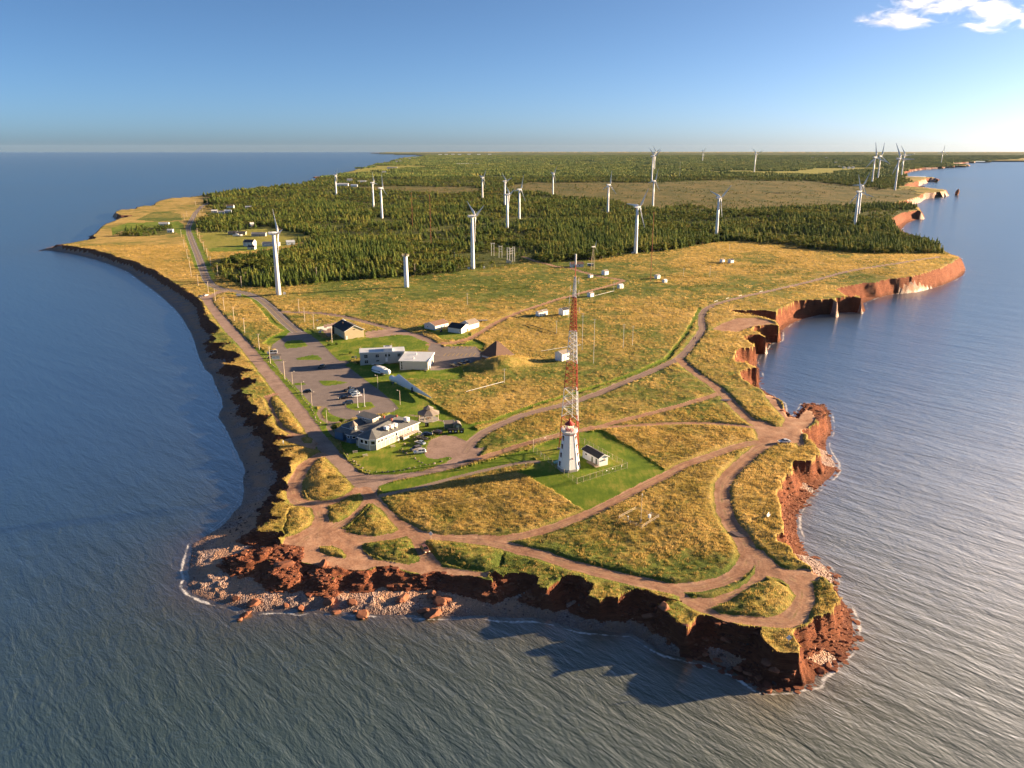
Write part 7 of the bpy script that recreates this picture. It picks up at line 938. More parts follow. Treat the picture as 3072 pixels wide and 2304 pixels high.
# ---- display blade and nacelle ----
(x0, y0), (x1, y1) = SITE['blade']; a = math.atan2(y1-y0, x1-x0); L = math.hypot(x1-x0, y1-y0); e = root('displayed_turbine_part', x0, y0, a, 'white wind turbine blade lying on display across the lawn', 'blade'); rg = []
for r, ch, th, up in ((0, 2.1, 2.1, 0), (2.6, 2.1, 2.0, 0), (5.0, 2.5, 1.5, .2), (8.2, 4.3, .95, .9), (11, 4.0, .8, .8), (18, 2.9, .6, .45), (27, 1.8, .4, .2), (35, 1.0, .25, .05), (39.3, .45, .12, 0), (40, .1, .06, 0)):
    rg.append([(r*L/40, th*.6*math.sin(q), 1.5+up*1.25+ch*.66*math.cos(q)) for q in (2*math.pi*k/12 for k in range(12))])
bd = MB().loft(rg).build('blade_shell', M['turbine'], e, True); bd.rotation_euler = (0, 0, 0)
cr = MB().box((L*.56, -.55, .8), (.8, .3, 2.4)).box((L*.56, .55, .8), (.8, .3, 2.4)).box((L*.56, 0, .2), (.9, 1.6, .4)).box((L*.56, 0, 2.05), (.5, 1.3, .2)).build('cradle', M['black'], e); MB().box((.9, 0, .05), (.8, 1.8, .5)).build('root_cradle', M['concrete'], e)
(x0, y0), (x1, y1) = SITE['nac']; a = math.atan2(y1-y0, x1-x0); e = root('display_nacelle', (x0+x1)/2, (y0+y1)/2, a, 'white turbine nacelle with blue lettering band, on display on the lawn', 'nacelle'); rr_ = []
for xx, w, z0, z1 in ((-5.4, 1.2, .7, 2.5), (-5.0, 1.75, .35, 3.1), (-2, 1.95, .15, 3.7), (2.0, 1.95, .15, 3.7), (4.2, 1.8, .3, 3.2), (5.2, 1.45, .6, 2.6)):
    rr_.append([(xx, -w, z0+.35), (xx, -w, z0+(z1-z0)*.62), (xx, -w*.6, z1-.15), (xx, 0, z1), (xx, w*.6, z1-.15), (xx, w, z0+(z1-z0)*.62), (xx, w, z0+.35), (xx, 0, z0)])
MB().loft(rr_).build('shell', M['turbine'], e); MB().loft([[(xx, r*math.cos(q), 1.75+r*math.sin(q)) for q in (2*math.pi*k/14 for k in range(14))] for xx, r in ((5.1, 1.35), (5.6, 1.5), (6.4, 1.3), (7.0, .6), (7.1, .05))]).build('spinner', M['turbine'], e, True)
lt = MB()
for k, w in enumerate((.7, .5, .35, .55, .35, .5, .6, .9)): lt.box((-4.6+k*.86, -1.94, 1.55), (w, .06, .55))
lt.build('lettering', M['blueband'], e); MB().box((3.3, -1.75, .9), (2.2, .3, .6), .1).build('hatch', M['orange'], e); MB().box((-3.9, .3, 3.75), (2.0, 1.2, .3)).box((3.4, .2, 3.35), (1.1, .5, .3)).build('roof_hatch', M['black'], e); MB().box((-3, 0, -.1), (.8, 2.6, .7)).box((3, 0, -.1), (.8, 2.6, .7)).build('stand', M['concrete'], e)
# ---- white instrument sheds over the meadow ----
def wshed(x, y, s, rz, lb, cl=(M['palewall'], M['tanroof'])):
    e = root('instrument_shed', x, y, rz, lb, 'shed', 'small instrument sheds on the meadow'); gable(e, 3.6*s, 3.0*s, 2.3*s, .8*s, cl[0], cl[1], .2, x0=-1.8*s, y0=-1.5*s); door(e, (-.4*s, -1.5*s, 0), .8, 1.8*s, (0, -1), 'greywall')
SHL = ['left one of the two touching white sheds beside the mid-meadow track', 'right one of the two touching white sheds beside the mid-meadow track', 'white shed with dark roof just left of the radio mast, mid meadow', 'white shed right of the mast, beside a fallen pole', 'white shed on the bend of the upper track', 'larger white shed touching the mast silhouette right of the pyramid hall', 'wide white shed below the old lattice turbine', 'small white shed left of the wide one below the lattice turbine', 'upper left one of two white sheds at the foot of the guyed mast', 'lower right one of two white sheds at the foot of the guyed mast', 'left one of two white sheds at the upper right meadow clearing', 'right one of two white sheds at the upper right meadow clearing']
for k, (x, y) in enumerate(SHEDS):
    wshed(x, y, (1.05, 1.15, 1.5, 1.15, 1.1, 1.65, 1.35, .95, 1.15, .9, 1.1, 1.25)[k], (.75, .75, .7, .85, .6, .8, .75, .7, .85, .7, .85, .65)[k], SHL[k], (M['white'], M['dark'] if k in (2, 11) else M['tanroof'] if k not in (4, 9) else M['metalroof']))
LYL = ['long dark test pole lying in the meadow left of the mast', 'long white test pole lying in the meadow below the mound', 'white test pole on trestles lying left of the tall thin mast', 'short white test pole lying on the meadow near the upper track bend']
for k, (xa, ya, xb, yb, c) in enumerate(LYING):
    e = root('lowered_mast', xa, ya, 0, LYL[k], 'mast'); d = Vector((xb-xa, yb-ya, zat(xb, yb)-zat(xa, ya))); MB().tube((0,0,.55), tuple(d+Vector((0,0,.75))), .1 if k else .2, .13, 8).build('tube', M['black'] if c == 'd' else M['palewall'], e); t_ = MB()
    for f in (.15, .5, .97): q = d*f; t_.box((q.x, q.y, q.z+.2), (.5, .5, .9))
    t_.build('trestle', M['concrete'], e)
MSL = ['thin upright pole at the right end of the white lying test pole', 'tall thin pole just right of the radio mast with trestle pole at its foot', 'short thin pole at the end of the lying pole by the track bend', 'slender instrument mast with cross arm in the right mid meadow, left one', 'slender instrument mast in the right mid meadow, right one', 'very thin tall pole close right of the radio mast, lower meadow', 'short thin pole at the right end of the dark lying pole', 'tall thin rust-coloured guyed mast right of the lattice turbine', 'left one of two thin guyed masts in the central wood', 'right one of two thin guyed masts in the central wood', 'small windmill-topped pole in the upper right meadow', 'short thin pole in the upper meadow left of the windmill-topped pole', 'thin pole on the meadow below the stub tower', 'thin pole at the right wood edge by the lone turbine', 'thin distant mast on the brown bog', 'short white double pole in the upper meadow clearing']
for k, (x, y, h) in enumerate(MASTS):
    e = root('instrument_mast', x, y, 0, MSL[k], 'mast', 'thin instrument masts'); r = .26 if h > 30 else .12; m_ = M['rust'] if k in (7, 8, 9) else M['palewall']
    MB().tube((0,0,-.3), (0,0,h), r, r*.75, 6).build('pole', m_, e); c_ = MB()
    for f in ((1, .8, .65, .5) if h > 30 else (1, .93)): c_.tube((-.9, 0, h*f-.1), (.9, .2, h*f-.1), .06, n=4)
    c_.build('cross_arm', m_, e)
# ---- fenced weather station ----
ms = SITE['metst']; e = root('paddock_fence', ms[0][0], ms[0][1], 0, 'small square wooden rail fence round weather instruments in the meadow', 'fence'); ox, oy, oz = e.location
for k in range(4):
    a, b = Vector(ms[k]), Vector(ms[(k+1) % 4]); rl = MB()
    for q in range(4): p = a.lerp(b, q/4); MB().tube((p.x-ox, p.y-oy, zat(p.x, p.y)-oz-.3), (p.x-ox, p.y-oy, zat(p.x, p.y)-oz+1.2), .08, n=5).build('post', M['pole'], e)
    for z in (.6, 1.1): rl.tube((a.x-ox, a.y-oy, zat(a.x, a.y)-oz+z), (b.x-ox, b.y-oy, zat(b.x, b.y)-oz+z), .055, n=4)
    rl.build('rail', M['pole'], e)
x, y = ms[4]; e = root('weather_mast', x, y, 0, 'tall slim weather pole inside the small rail fence', 'pole'); MB().tube((0,0,-.2), (0,0,9.5), .09, .07, 6).build('pole', M['pole'], e); MB().box((0, 0, .8), (.4, .35, .9)).build('logger_box', M['steel'], e); MB().tube((-.4, 0, 9.4), (.4, 0, 9.4), .06, n=4).tube((0,0,9.4), (0,0,9.9), .14, .1, 6).build('anemometer', M['white'], e)
x, y = ms[5]; e = root('rain_gauge', x, y, 0, 'small grey rain gauge inside the rail fence, left of the pole', 'gauge'); MB().tube((0,0,-.1), (0,0,1.2), .2, .24, 8).build('can', M['steel'], e); MB().tube((0,0,1.2), (0,0,1.3), .27, .27, 8).build('rim', M['white'], e)
x, y = ms[6]; e = root('weather_screen', x, y, .4, 'white louvred weather screen inside the rail fence, right of the pole', 'instrument')
for k in range(6): MB().box((0, 0, .75+k*.16), (.75, .75, .08)).build('louvre', M['white'], e)
MB().box((0, 0, 1.15), (.55, .55, 1.0)).box((0, 0, 1.75), (.85, .85, .1)).build('box', M['white'], e); MB().tube((.3, 0, 1.7), (.6, 0, 2.5), .07, n=5).tube((-.2, 0, 1.7), (-.1, 0, 2.3), .06, n=5).tube((-.3, -.3, -.2), (-.3, -.3, .7), .05, n=4).tube((.3, .3, -.2), (.3, .3, .7), .05, n=4).build('sensor', M['white'], e)
# ---- hamlet and far houses ----
HW = {}
def hm_(c):
    k = tuple(round(v, 2) for v in c)
    if k not in HW: HW[k] = plain('house_paint', c, .8, 0, .06, .5)
    return HW[k]
for k, (x, y, w, dp, h, wc, rc, yaw, lb) in enumerate(HOUSES):
    farh = y > 2200
    e = root('house' if not farh else 'far_house', x, y, yaw, lb, 'house', 'houses of the far villages' if lb.startswith('tiny') else None); gable(e, w, dp, h, min(h*.6, dp*.28), hm_(wc), hm_(rc), .3 if not farh else .5, x0=-w/2, y0=0)
    if not farh:
        n = max(2, int(w/3.2))
        for q in range(n): window(e, (-w/2+w*(q+.5)/n, 0, min(h*.55, 1.6)), .9, 1.0, (0, -1), 'white', .1)
        if h > 4: [window(e, (-w/2+w*(q+.5)/n, 0, h-1.0), .9, .9, (0, -1), 'white', .1) for q in range(n)]
        door(e, (w*.1, 0, 0), .9, 2.0, (0, -1), 'brownwall'); MB().box((w*.2, dp*.5, h+min(h*.6, dp*.28)+.3), (.6, .6, 1.2)).build('chimney', M['brownwall'], e)
x, y = [(h[0], h[1]) for h in HOUSES if h[8].startswith('tan bungalow with dark roof, right')][0]; e = root('beached_boat', x+1, y-16, .15, 'white fishing boat hauled out on the left hamlet meadow', 'boat')
MB().loft([[(xx, -w, z), (xx, -w*.7, .4), (xx, w*.7, .4), (xx, w, z)] for xx, w, z in ((-6, 1.6, 1.9), (-2, 1.9, 1.9), (3, 1.7, 2.1), (6.2, .2, 2.7))]).build('hull', M['white'], e); MB().box((-.5, 0, 2.8), (3.2, 2.2, 1.9)).build('wheelhouse', M['white'], e); MB().box((1.13, 0, 3.1), (.06, 1.8, .6)).build('window', M['glass'], e); MB().box((-3, 0, .1), (.4, 2.6, .8)).box((3, 0, .1), (.4, 2.0, .8)).build('cradle', M['wood'], e)
# ---- vehicles ----
def carmat(c):
    m, nt, b = mat('car_paint'); b.inputs['Base Color'].default_value = (*c, 1); b.inputs['Roughness'].default_value = .28; b.inputs['Coat Weight'].default_value = .6; b.inputs['Coat Roughness'].default_value = .08; b.inputs['Metallic'].default_value = .15; return m
def sect(x, w, z0, z1, k=.86): return [(x, -w*.9, z0), (x, -w, z0+.22), (x, -w, z0+(z1-z0)*.6), (x, -w*k, z1), (x, w*k, z1), (x, w, z0+(z1-z0)*.6), (x, w, z0+.22), (x, w*.9, z0)]
KIND = dict(sedan=(4.7, .9, [(-2.35, .70, .9), (-2.2, .92, .98), (-1.5, .92, 1.0), (.7, .92, .98), (1.9, .88, .86), (2.3, .72, .68)], [(-1.75, .98), (-1.0, 1.44), (.2, 1.46), (1.25, .97)]),
 hatch=(4.3, .88, [(-2.15, .75, .95), (-2.0, .88, 1.02), (.8, .88, 1.0), (1.8, .84, .88), (2.15, .7, .7)], [(-2.0, 1.02), (-1.6, 1.50), (.15, 1.52), (1.2, .99)]),
 suv=(4.7, .94, [(-2.35, .86, 1.0), (-2.25, .94, 1.1), (1.0, .94, 1.1), (2.1, .9, 1.0), (2.35, .78, .75)], [(-2.2, 1.1), (-1.95, 1.72), (.35, 1.74), (1.3, 1.1)]),
 van=(5.6, 1.0, [(-2.8, .95, 1.2), (-2.7, 1.0, 1.3), (1.4, 1.0, 1.3), (2.6, .92, 1.1), (2.8, .8, .8)], [(-2.75, 1.3), (-2.7, 2.3), (1.0, 2.3), (1.9, 1.28)]),
 pickup=(5.6, .97, [(-2.8, .93, 1.02), (-2.75, .97, 1.08), (1.2, .97, 1.1), (2.6, .93, 1.05), (2.8, .82, .8)], [(-.75, 1.1), (-.55, 1.84), (.75, 1.86), (1.6, 1.1)]))
CM = {}
def car_meshes(kind):
    L, w, body, cab = KIND[kind]; b = MB().loft([sect(x, ww, .28 if i not in (0, len(body)-1) else .42, z) for i, (x, ww, z) in enumerate(body)])
    c = MB(); k = w*.86; kt = w*.70; (x0, z0), (x1, z1), (x2, z2), (x3, z3) = cab
    # roof and pillars painted, glass slightly inset
    c.add([(x1, -kt, z1), (x2, -kt, z2), (x2, kt, z2), (x1, kt, z1), (x1, -kt, z1-.07), (x2, -kt, z2-.07), (x2, kt, z2-.07), (x1, kt, z1-.07)], [(0,1,2,3), (4,5,6,7), (0,1,5,4), (1,2,6,5), (2,3,7,6), (3,0,4,7)])
    for s in (-1, 1):
        for (xa, za), (xb, zb) in (((x0, z0), (x1, z1)), ((x3, z3), (x2, z2)), ((x0*.45+x3*.55, z0), ((x1+x2)/2, z1))): c.tube((xa, s*k*.985, za-.03), (xb, s*kt*.985, zb-.03), .055, n=4)
    g = MB().add([(x0+.06, -k*.97, z0-.04), (x1+.03, -kt*.96, z1-.05), (x2-.03, -kt*.96, z2-.05), (x3-.06, -k*.97, z3-.04), (x0+.06, k*.97, z0-.04), (x1+.03, kt*.96, z1-.05), (x2-.03, kt*.96, z2-.05), (x3-.06, k*.97, z3-.04)], [(0,1,2,3), (4,5,6,7), (0,1,5,4), (1,2,6,5), (2,3,7,6), (3,0,4,7)])
    out = dict(body=b, roof=c, windows=g)
    if kind == 'pickup': out['cargo_bed'] = MB().box((-1.75, 0, 1.095), (1.8, 1.5, .03))
    out['headlight'] = MB().box((L/2-.14, .55*w/.9, .68), (.22, .34, .16)); out['headlight.'] = MB().box((L/2-.14, -.55*w/.9, .68), (.22, .34, .16))
    out['tail_light'] = MB().box((-L/2+.08, .62*w/.9, .85), (.14, .26, .18)); out['tail_light.'] = MB().box((-L/2+.08, -.62*w/.9, .85), (.14, .26, .18))
    r = .33 if kind in ('sedan', 'hatch') else .38
    for n, (sx, sy) in enumerate(((1, 1), (1, -1), (-1, 1), (-1, -1))): out['wheel'+'.'*n] = MB().tube((sx*L*.31, sy*(w-.22), r), (sx*L*.31, sy*(w+.01), r), r, n=14)
    return out
for kind, col, x, y, a, lb in CARS:
    if kind not in CM:
        mm = {}
        for nm, mb in car_meshes(kind).items():
            o = mb.build(nm.strip('.'), M['tyre'] if 'wheel' in nm else M['glass'] if nm in ('windows',) else M['lens'] if 'head' in nm else M['red'] if 'tail' in nm else M['black'], None); mm[nm] = o.data; bpy.data.objects.remove(o)
        CM[kind] = mm
    e = root({'sedan': 'sedan', 'hatch': 'hatchback', 'suv': 'sport_utility_vehicle', 'van': 'camper_van', 'pickup': 'pickup_truck'}[kind], x, y, a, lb, 'car' if kind not in ('pickup', 'van') else {'pickup': 'pickup', 'van': 'van'}[kind], 'parked vehicles', dz=.02); cm = carmat(col)
    for nm, me in CM[kind].items():
        o = link(bpy.data.objects.new(nm.strip('.'), me), e)
        if nm in ('body', 'roof'): o.material_slots[0].link = 'OBJECT'; o.material_slots[0].material = cm
        if 'wheel' in nm:
            c0 = sum((Vector(v.co) for v in me.vertices), Vector())/len(me.vertices); s = 1 if c0.y > 0 else -1
            if kind+nm not in CM: h_ = MB().tube((c0.x, c0.y+s*.1, c0.z), (c0.x, c0.y+s*.135, c0.z), .2, .18, 10).build('rim', M['steel'], None); CM[kind+nm] = h_.data; bpy.data.objects.remove(h_)
            link(bpy.data.objects.new('rim', CM[kind+nm]), o)
    if kind == 'van':
        kx_, ky_ = x, y
        k_ = root('kayak', x, y, a, 'yellow kayak strapped on the roof of the white camper van', 'kayak', z=e.location.z+2.42); MB().loft([[(xx, w*math.cos(q), .28+.28*math.sin(q)*(w/.4)) for q in (2*math.pi*t/8 for t in range(8))] for xx, w in ((-2.2, .05), (-1.4, .32), (0, .4), (1.4, .32), (2.2, .05))]).build('hull', M['kayak'], k_, True); MB().box((0, 0, .56), (.8, .42, .05)).build('cockpit', M['black'], k_)
# ---- poles, lamps, flagpoles ----
for k, (x, y) in enumerate(POLES):
    side = 'left-hand roadside or shore-road row' if x < -150 and k not in (10, 11, 12) else 'row'
    lb = ('weathered wooden utility pole in the row along the paved coast road' if k >= 13 and k < 33 else 'wooden utility pole standing between the gravel shore road and car park' if k < 10 else 'wooden utility pole right of the paved road near the beige hall' if k in (10, 11, 12, 36) else ['wooden pole at the left wood edge behind the nearest turbine', 'wooden power pole at the wood edge right of the stub tower', 'wooden power pole among the trees left of the substation'][k-33])
    e = root('utility_pole', x, y, .4, lb, 'pole', 'wooden utility poles'); MB().tube((0,0,-.3), (0,0,9.4), .21, .15, 7).build('pole', M['pole'], e); MB().box((0, 0, 8.9), (1.9, .12, .14)).build('cross_arm', M['pole'], e); i_ = MB()
    for s in (-.85, 0, .85): i_.tube((s, 0, 8.95), (s, 0, 9.2), .05, n=5)
    i_.build('insulators', M['white'], e)
LL = ['lamp post by the boulder row, farthest from the visitor centre', 'lamp post by the boulder row beside the dark hatchback', 'lamp post by the boulder row at the car park footpath', 'lamp post on the lawn below the institute', 'lamp post on the lawn between display blade and car park', 'lamp post beside the footpath left of the visitor centre']
for k, (x, y, s) in enumerate(LAMPS):
    e = root('lamp_post', x, y, 0, LL[k], 'lamp', 'car park lamp posts'); MB().tube((0,0,-.2), (0,0,6.6), .14, .1, 8).build('pole', M['pole'], e); ar = MB().tube((0,0,6.5), (s*1.0, 0, 6.75), .06, n=5).build('arm', M['pole'], e); MB().loft([ring(.16, 6.55, 8, 0, (s*1.05, 0)), ring(.36, 6.62, 8, 0, (s*1.05, 0)), ring(.3, 6.85, 8, 0, (s*1.05, 0))]).build('lamp_head', M['cream'], e)
for k, (x, y) in enumerate(FLAGS):
    e = root('flagpole', x, y, 0, ['left of two bare flagpoles on the oval lawn island', 'right of two bare flagpoles on the oval lawn island'][k], 'flagpole'); MB().tube((0,0,-.2), (0,0,8.2), .11, .07, 8).build('pole', M['white'], e); MB().tube((0,0,8.15), (0,0,8.4), .16, .1, 8).build('finial', M['pole'], e); MB().loft([ring(.45, -.1, 8), ring(.45, .3, 8)]).build('base', M['concrete'], e)
# ---- signs, tables, small furniture ----
x, y = SITE['kiosk'][0]; e = root('notice_kiosk', x, y, .12, 'roofed white notice board with two printed panels at the car park', 'sign')
for s in (-1, 1): MB().box((s*2.2, 0, 1.4), (.2, .2, 3.2)).build('post', M['pole'], e)
bd = MB().box((0, 0, 1.6), (4.1, .12, 1.9)).build('board', M['white'], e); MB().add([(-2.9,-1.1,2.75), (2.9,-1.1,2.75), (2.9,0,3.35), (-2.9,0,3.35), (2.9,1.1,2.75), (-2.9,1.1,2.75)], [(0,1,2,3), (3,2,4,5)]).build('roof', M['tanroof'], e)
for s in (-1, 1):
    for q in range(3): MB().box((s*.95, -.08, 1.9-q*.28), (1.3-.2*q, .02, .1)).build('print_line', M['steel'], bd)
x, y = SITE['roadsign'][0]; e = root('welcome_sign', x, y, .15, 'white rectangular board sign on two posts at the road bend', 'sign'); b = MB().box((0, 0, 2.1), (3.6, .12, 1.8)).build('board', M['white'], e); MB().box((-1.4, 0, .6), (.15, .15, 1.6)).box((1.4, 0, .6), (.15, .15, 1.6)).build('post', M['pole'], e); MB().box((0, 0, 1.15), (3.8, .14, .14)).build('frame', M['bluewall'], e)
for k, (x, y) in enumerate(SITE['diamond']):
    e = root('diamond_sign', x, y, -.3 if k == 0 else 0, ['white diamond road sign at the junction by the bronze sedan', 'white diamond sign on the outermost grassy cliff tip'][k], 'sign'); MB().tube((0, .06, -.3), (0, .06, 1.8), .05, n=5).build('post', M['pole'], e); s = .72; MB().add([(0,0,1.7-s+.3), (s,0,2.0), (0,0,2.0+s), (-s,0,2.0), (0,-.03,1.7-s+.3), (s,-.03,2.0), (0,-.03,2.0+s), (-s,-.03,2.0)], [(0,1,2,3), (4,5,6,7), (0,1,5,4), (1,2,6,5), (2,3,7,6), (3,0,4,7)]).build('plate', M['white'], e)
for k, (x, y) in enumerate(PICNIC):
    e = root('picnic_table', x, y, .5 if k else .3, ['picnic table nearest the visitor centre front corner, leftmost', 'picnic table in the middle of the front lawn, right of the leftmost', 'picnic table on the lawn along the long cream wall'][k], 'table', 'lawn picnic tables')
    for q in range(5): MB().box((0, -.32+q*.16, .76), (1.9, .14, .05)).build('plank', M['cream'], e)
    for s in (-1, 1): MB().box((0, s*.72, .46), (1.9, .26, .05)).build('bench', M['cream'], e); MB().box((s*.65, 0, .38), (.09, 1.5, .09)).box((s*.65, .3, .35), (.09, .09, .85), 0, .45).box((s*.65, -.3, .35), (.09, .09, .85), 0, -.45).build('leg', M['cream'], e)
x, y = SITE['bench'][0]; e = root('cliff_bench', x, y, 1.0, 'pale wooden bench facing the sea at the right cliff', 'bench'); MB().box((0, 0, .45), (2.2, .5, .1)).build('seat', M['white'], e); MB().box((0, .28, .85), (2.2, .08, .5)).build('backrest', M['white'], e); MB().box((-.85, 0, .1), (.1, .5, .7)).box((.85, 0, .1), (.1, .5, .7)).build('leg', M['wood'], e)
x, y = SITE['postg'][0]; e = root('marker_post', x, y, 0, 'short grey marker post at the end of the grass path', 'post'); MB().box((0, 0, .5), (.35, .35, 1.5)).build('post', M['steel'], e); MB().box((0, 0, 1.3), (.42, .42, .1)).build('cap', M['pole'], e)
for k, (x, y) in enumerate(SITE['barriers']):
    e = root('rail_barrier', x, y, .8, ['first white rail barrier beside the eastern track, nearest', 'second white rail barrier beside the eastern track', 'third white rail barrier beside the eastern track', 'fourth white rail barrier beside the eastern track, farthest'][k], 'barrier'); MB().tube((-2.2, 0, -.2), (-2.2, 0, 1.2), .1, n=5).tube((2.2, 0, -.2), (2.2, 0, 1.2), .1, n=5).build('post', M['pole'], e); MB().box((0, 0, 1.0), (4.4, .1, .2)).build('rail', M['white'], e)
SSL = ['blue round sign at the path to the institute', 'small white leaning sign at the path to the institute', 'small blue information board below the display blade', 'white board lying in the grass left of the test panels', 'teal chairs-and-canvas bundle beside the lighthouse foot']
for k, (x, y) in enumerate(SITE['smallsign']):
    e = root('small_sign' if k < 4 else 'canvas_bundle', x, y, .2, SSL[k], 'sign' if k < 4 else 'bundle')
    if k < 4: MB().tube((0, .05, -.2), (0, .05, 1.5), .06, n=5).build('post', M['pole'], e); MB().box((0, 0, 1.5), (1.3, .06, .9), 0, .3).build('board', (M['bluewall'], M['white'], M['bluewall'], M['white'])[k], e)
    else: MB().box((0, 0, .5), (2.2, 1.2, .12), .5, .5).box((.6, -.6, .35), (2.0, .9, .1), .2, -.2).build('canvas', M['teal'], e); MB().tube((-.8, .3, -.1), (.6, -.2, 1.1), .06, n=5).build('frame', M['white'], e)
x, y = SITE['plinth'][0]; e = root('stone_bench', x, y, .05, 'dark low bench on the verge behind the rear asphalt lot', 'bench'); MB().box((0, 0, .5), (3.2, .7, .2)).build('seat', M['brownwall'], e); MB().box((-1.2, 0, .15), (.4, .6, .7)).box((1.2, 0, .15), (.4, .6, .7)).build('leg', M['brownwall'], e)
# ---- painted markings ----
def strip(name, pts, w, m, z=.012, dash=None):
    mb = MB(); P_ = [Vector(p) for p in pts]
    for k in range(len(P_)-1):
        a, b = P_[k], P_[k+1]; L = (b-a).length; n = max(1, int(L/2)); d = (b-a).normalized(); q = Vector((-d.y, d.x))*w/2
        for s in range(n):
            if dash and s % dash: continue
            p0, p1 = a.lerp(b, s/n), a.lerp(b, (s+1)/n); z0, z1 = zat(p0.x, p0.y)+z, zat(p1.x, p1.y)+z; mb.add([(p0.x+q.x, p0.y+q.y, z0), (p1.x+q.x, p1.y+q.y, z1), (p1.x-q.x, p1.y-q.y, z1), (p0.x-q.x, p0.y-q.y, z0)], [(0,1,2,3)])
    o = mb.build(name, m); o['kind'] = 'structure'; return o
rd = [p for c, pp, w in PAINT if c == 'paved' for p in pp]
def offset(pts, d):
    out = []
    for k, p in enumerate(pts):
        a = Vector(pts[max(k-1, 0)]); b = Vector(pts[min(k+1, len(pts)-1)]); t = (b-a).normalized(); out.append((p[0]-t.y*d, p[1]+t.x*d))
    return out
strip('road_centre_line', rd[4:], .22, M['yellow'], .03); strip('road_edge_line', offset(rd[4:], 3.0), .2, M['whiteline'], .03); strip('road_edge_line', offset(rd[4:], -3.0), .2, M['whiteline'], .03)
bay = MB()
for k in range(8):
    for (ax, ay, bx, by) in ((-37.6+k*2.35, 424.5, -36.6+k*2.35, 430.5), (-35+k*2.35, 441, -34.3+k*2.35, 445.5)):
        if cls[cells(np.array([ax]), np.array([ay]))][0] == 5: d = Vector((bx-ax, by-ay)).normalized(); q = Vector((-d.y, d.x))*.11; bay.add([(ax+q.x, ay+q.y, zat(ax, ay)+.03), (bx+q.x, by+q.y, zat(bx, by)+.03), (bx-q.x, by-q.y, zat(bx, by)+.03), (ax-q.x, ay-q.y, zat(ax, ay)+.03)], [(0,1,2,3)])
bay = bay.build('parking_bay_lines', M['yellow']); bay['kind'] = 'structure'
# ---- boulders ----
SM = [stonemesh(200+k, M['boulder'], 2) for k in range(7)]; RM = [stonemesh(300+k, M['redrock'], 3) for k in range(5)]
for pts, lb, gp in ((LOTROCK, 'pale boulder in the long row edging the car park', 'boulders edging the car park'), (DOCKROCK, 'rounded boulder in the line round the visitor centre lawn', 'boulders round the visitor centre lawn')):
    for k, (x, y) in enumerate(pts):
        s = random.uniform(.55, 1.1); o = link(bpy.data.objects.new('boulder', random.choice(SM))); o.location = (x+random.uniform(-.3, .3), y+random.uniform(-.3, .3), zat(x, y)+.12*s); o.scale = (s*1.15, s, s*.8); o.rotation_euler = (0, 0, random.uniform(0, 6)); tag(o, lb, 'boulder', gp)
for k, (x, y, s) in enumerate(BEACHROCK):
    big = s >= 2.4
    for me in (RM[k % 5],):
        o = link(bpy.data.objects.new('beach_rock', me)); o.location = (x, y, max(zat(x, y), -.1)+.14*s); o.scale = (s*1.5, s*1.1, s*.75); o.rotation_euler = (random.uniform(-.2, .2), random.uniform(-.2, .2), random.uniform(0, 3))
        tag(o, ('large red sandstone block on the shore below the front cliff' if big and y < 215 else 'large red sandstone block at the eastern cliff foot' if big else 'small rust-red rock at the water edge of the beach'), 'rock', 'sandstone blocks on the beach')
x, y = SITE['stack'][0]; f_ = 116.5/(116.5-12.); x, y = x*f_, y*f_; o = link(bpy.data.objects.new('sea_stack', RM[2])); o.location = (x, y, 5); o.scale = (9, 8, 30); tag(o, 'lone dark red sea stack standing in the bay', 'rock')
# ---- bushes ----
BL = ['low bush by the wooden pole near the beige hall', 'round bush casting a shadow on the lawn left of the institute', 'leafy bed of shrubs beside the left footpath, upper', 'leafy bed of shrubs beside the left footpath, lower', 'dark bush at the left corner of the institute', 'low dark bush by the institute path', 'low scrub bush on the bank left of the institute lawn']
for k, (x, y) in enumerate(SITE['bushes']):
    e = root('bush', x, y, k, BL[k], 'bush'); tr, cr = broadleaf(900+k, .0, 260, .8); s = (3.4, 3.4, 4.4, 4.8, 2.8, 2.2, 4)[k]; e.scale = (s, s, s*.55); tr.build('stem', M['bark'], e); cr.build('foliage', M['shrub'], e)
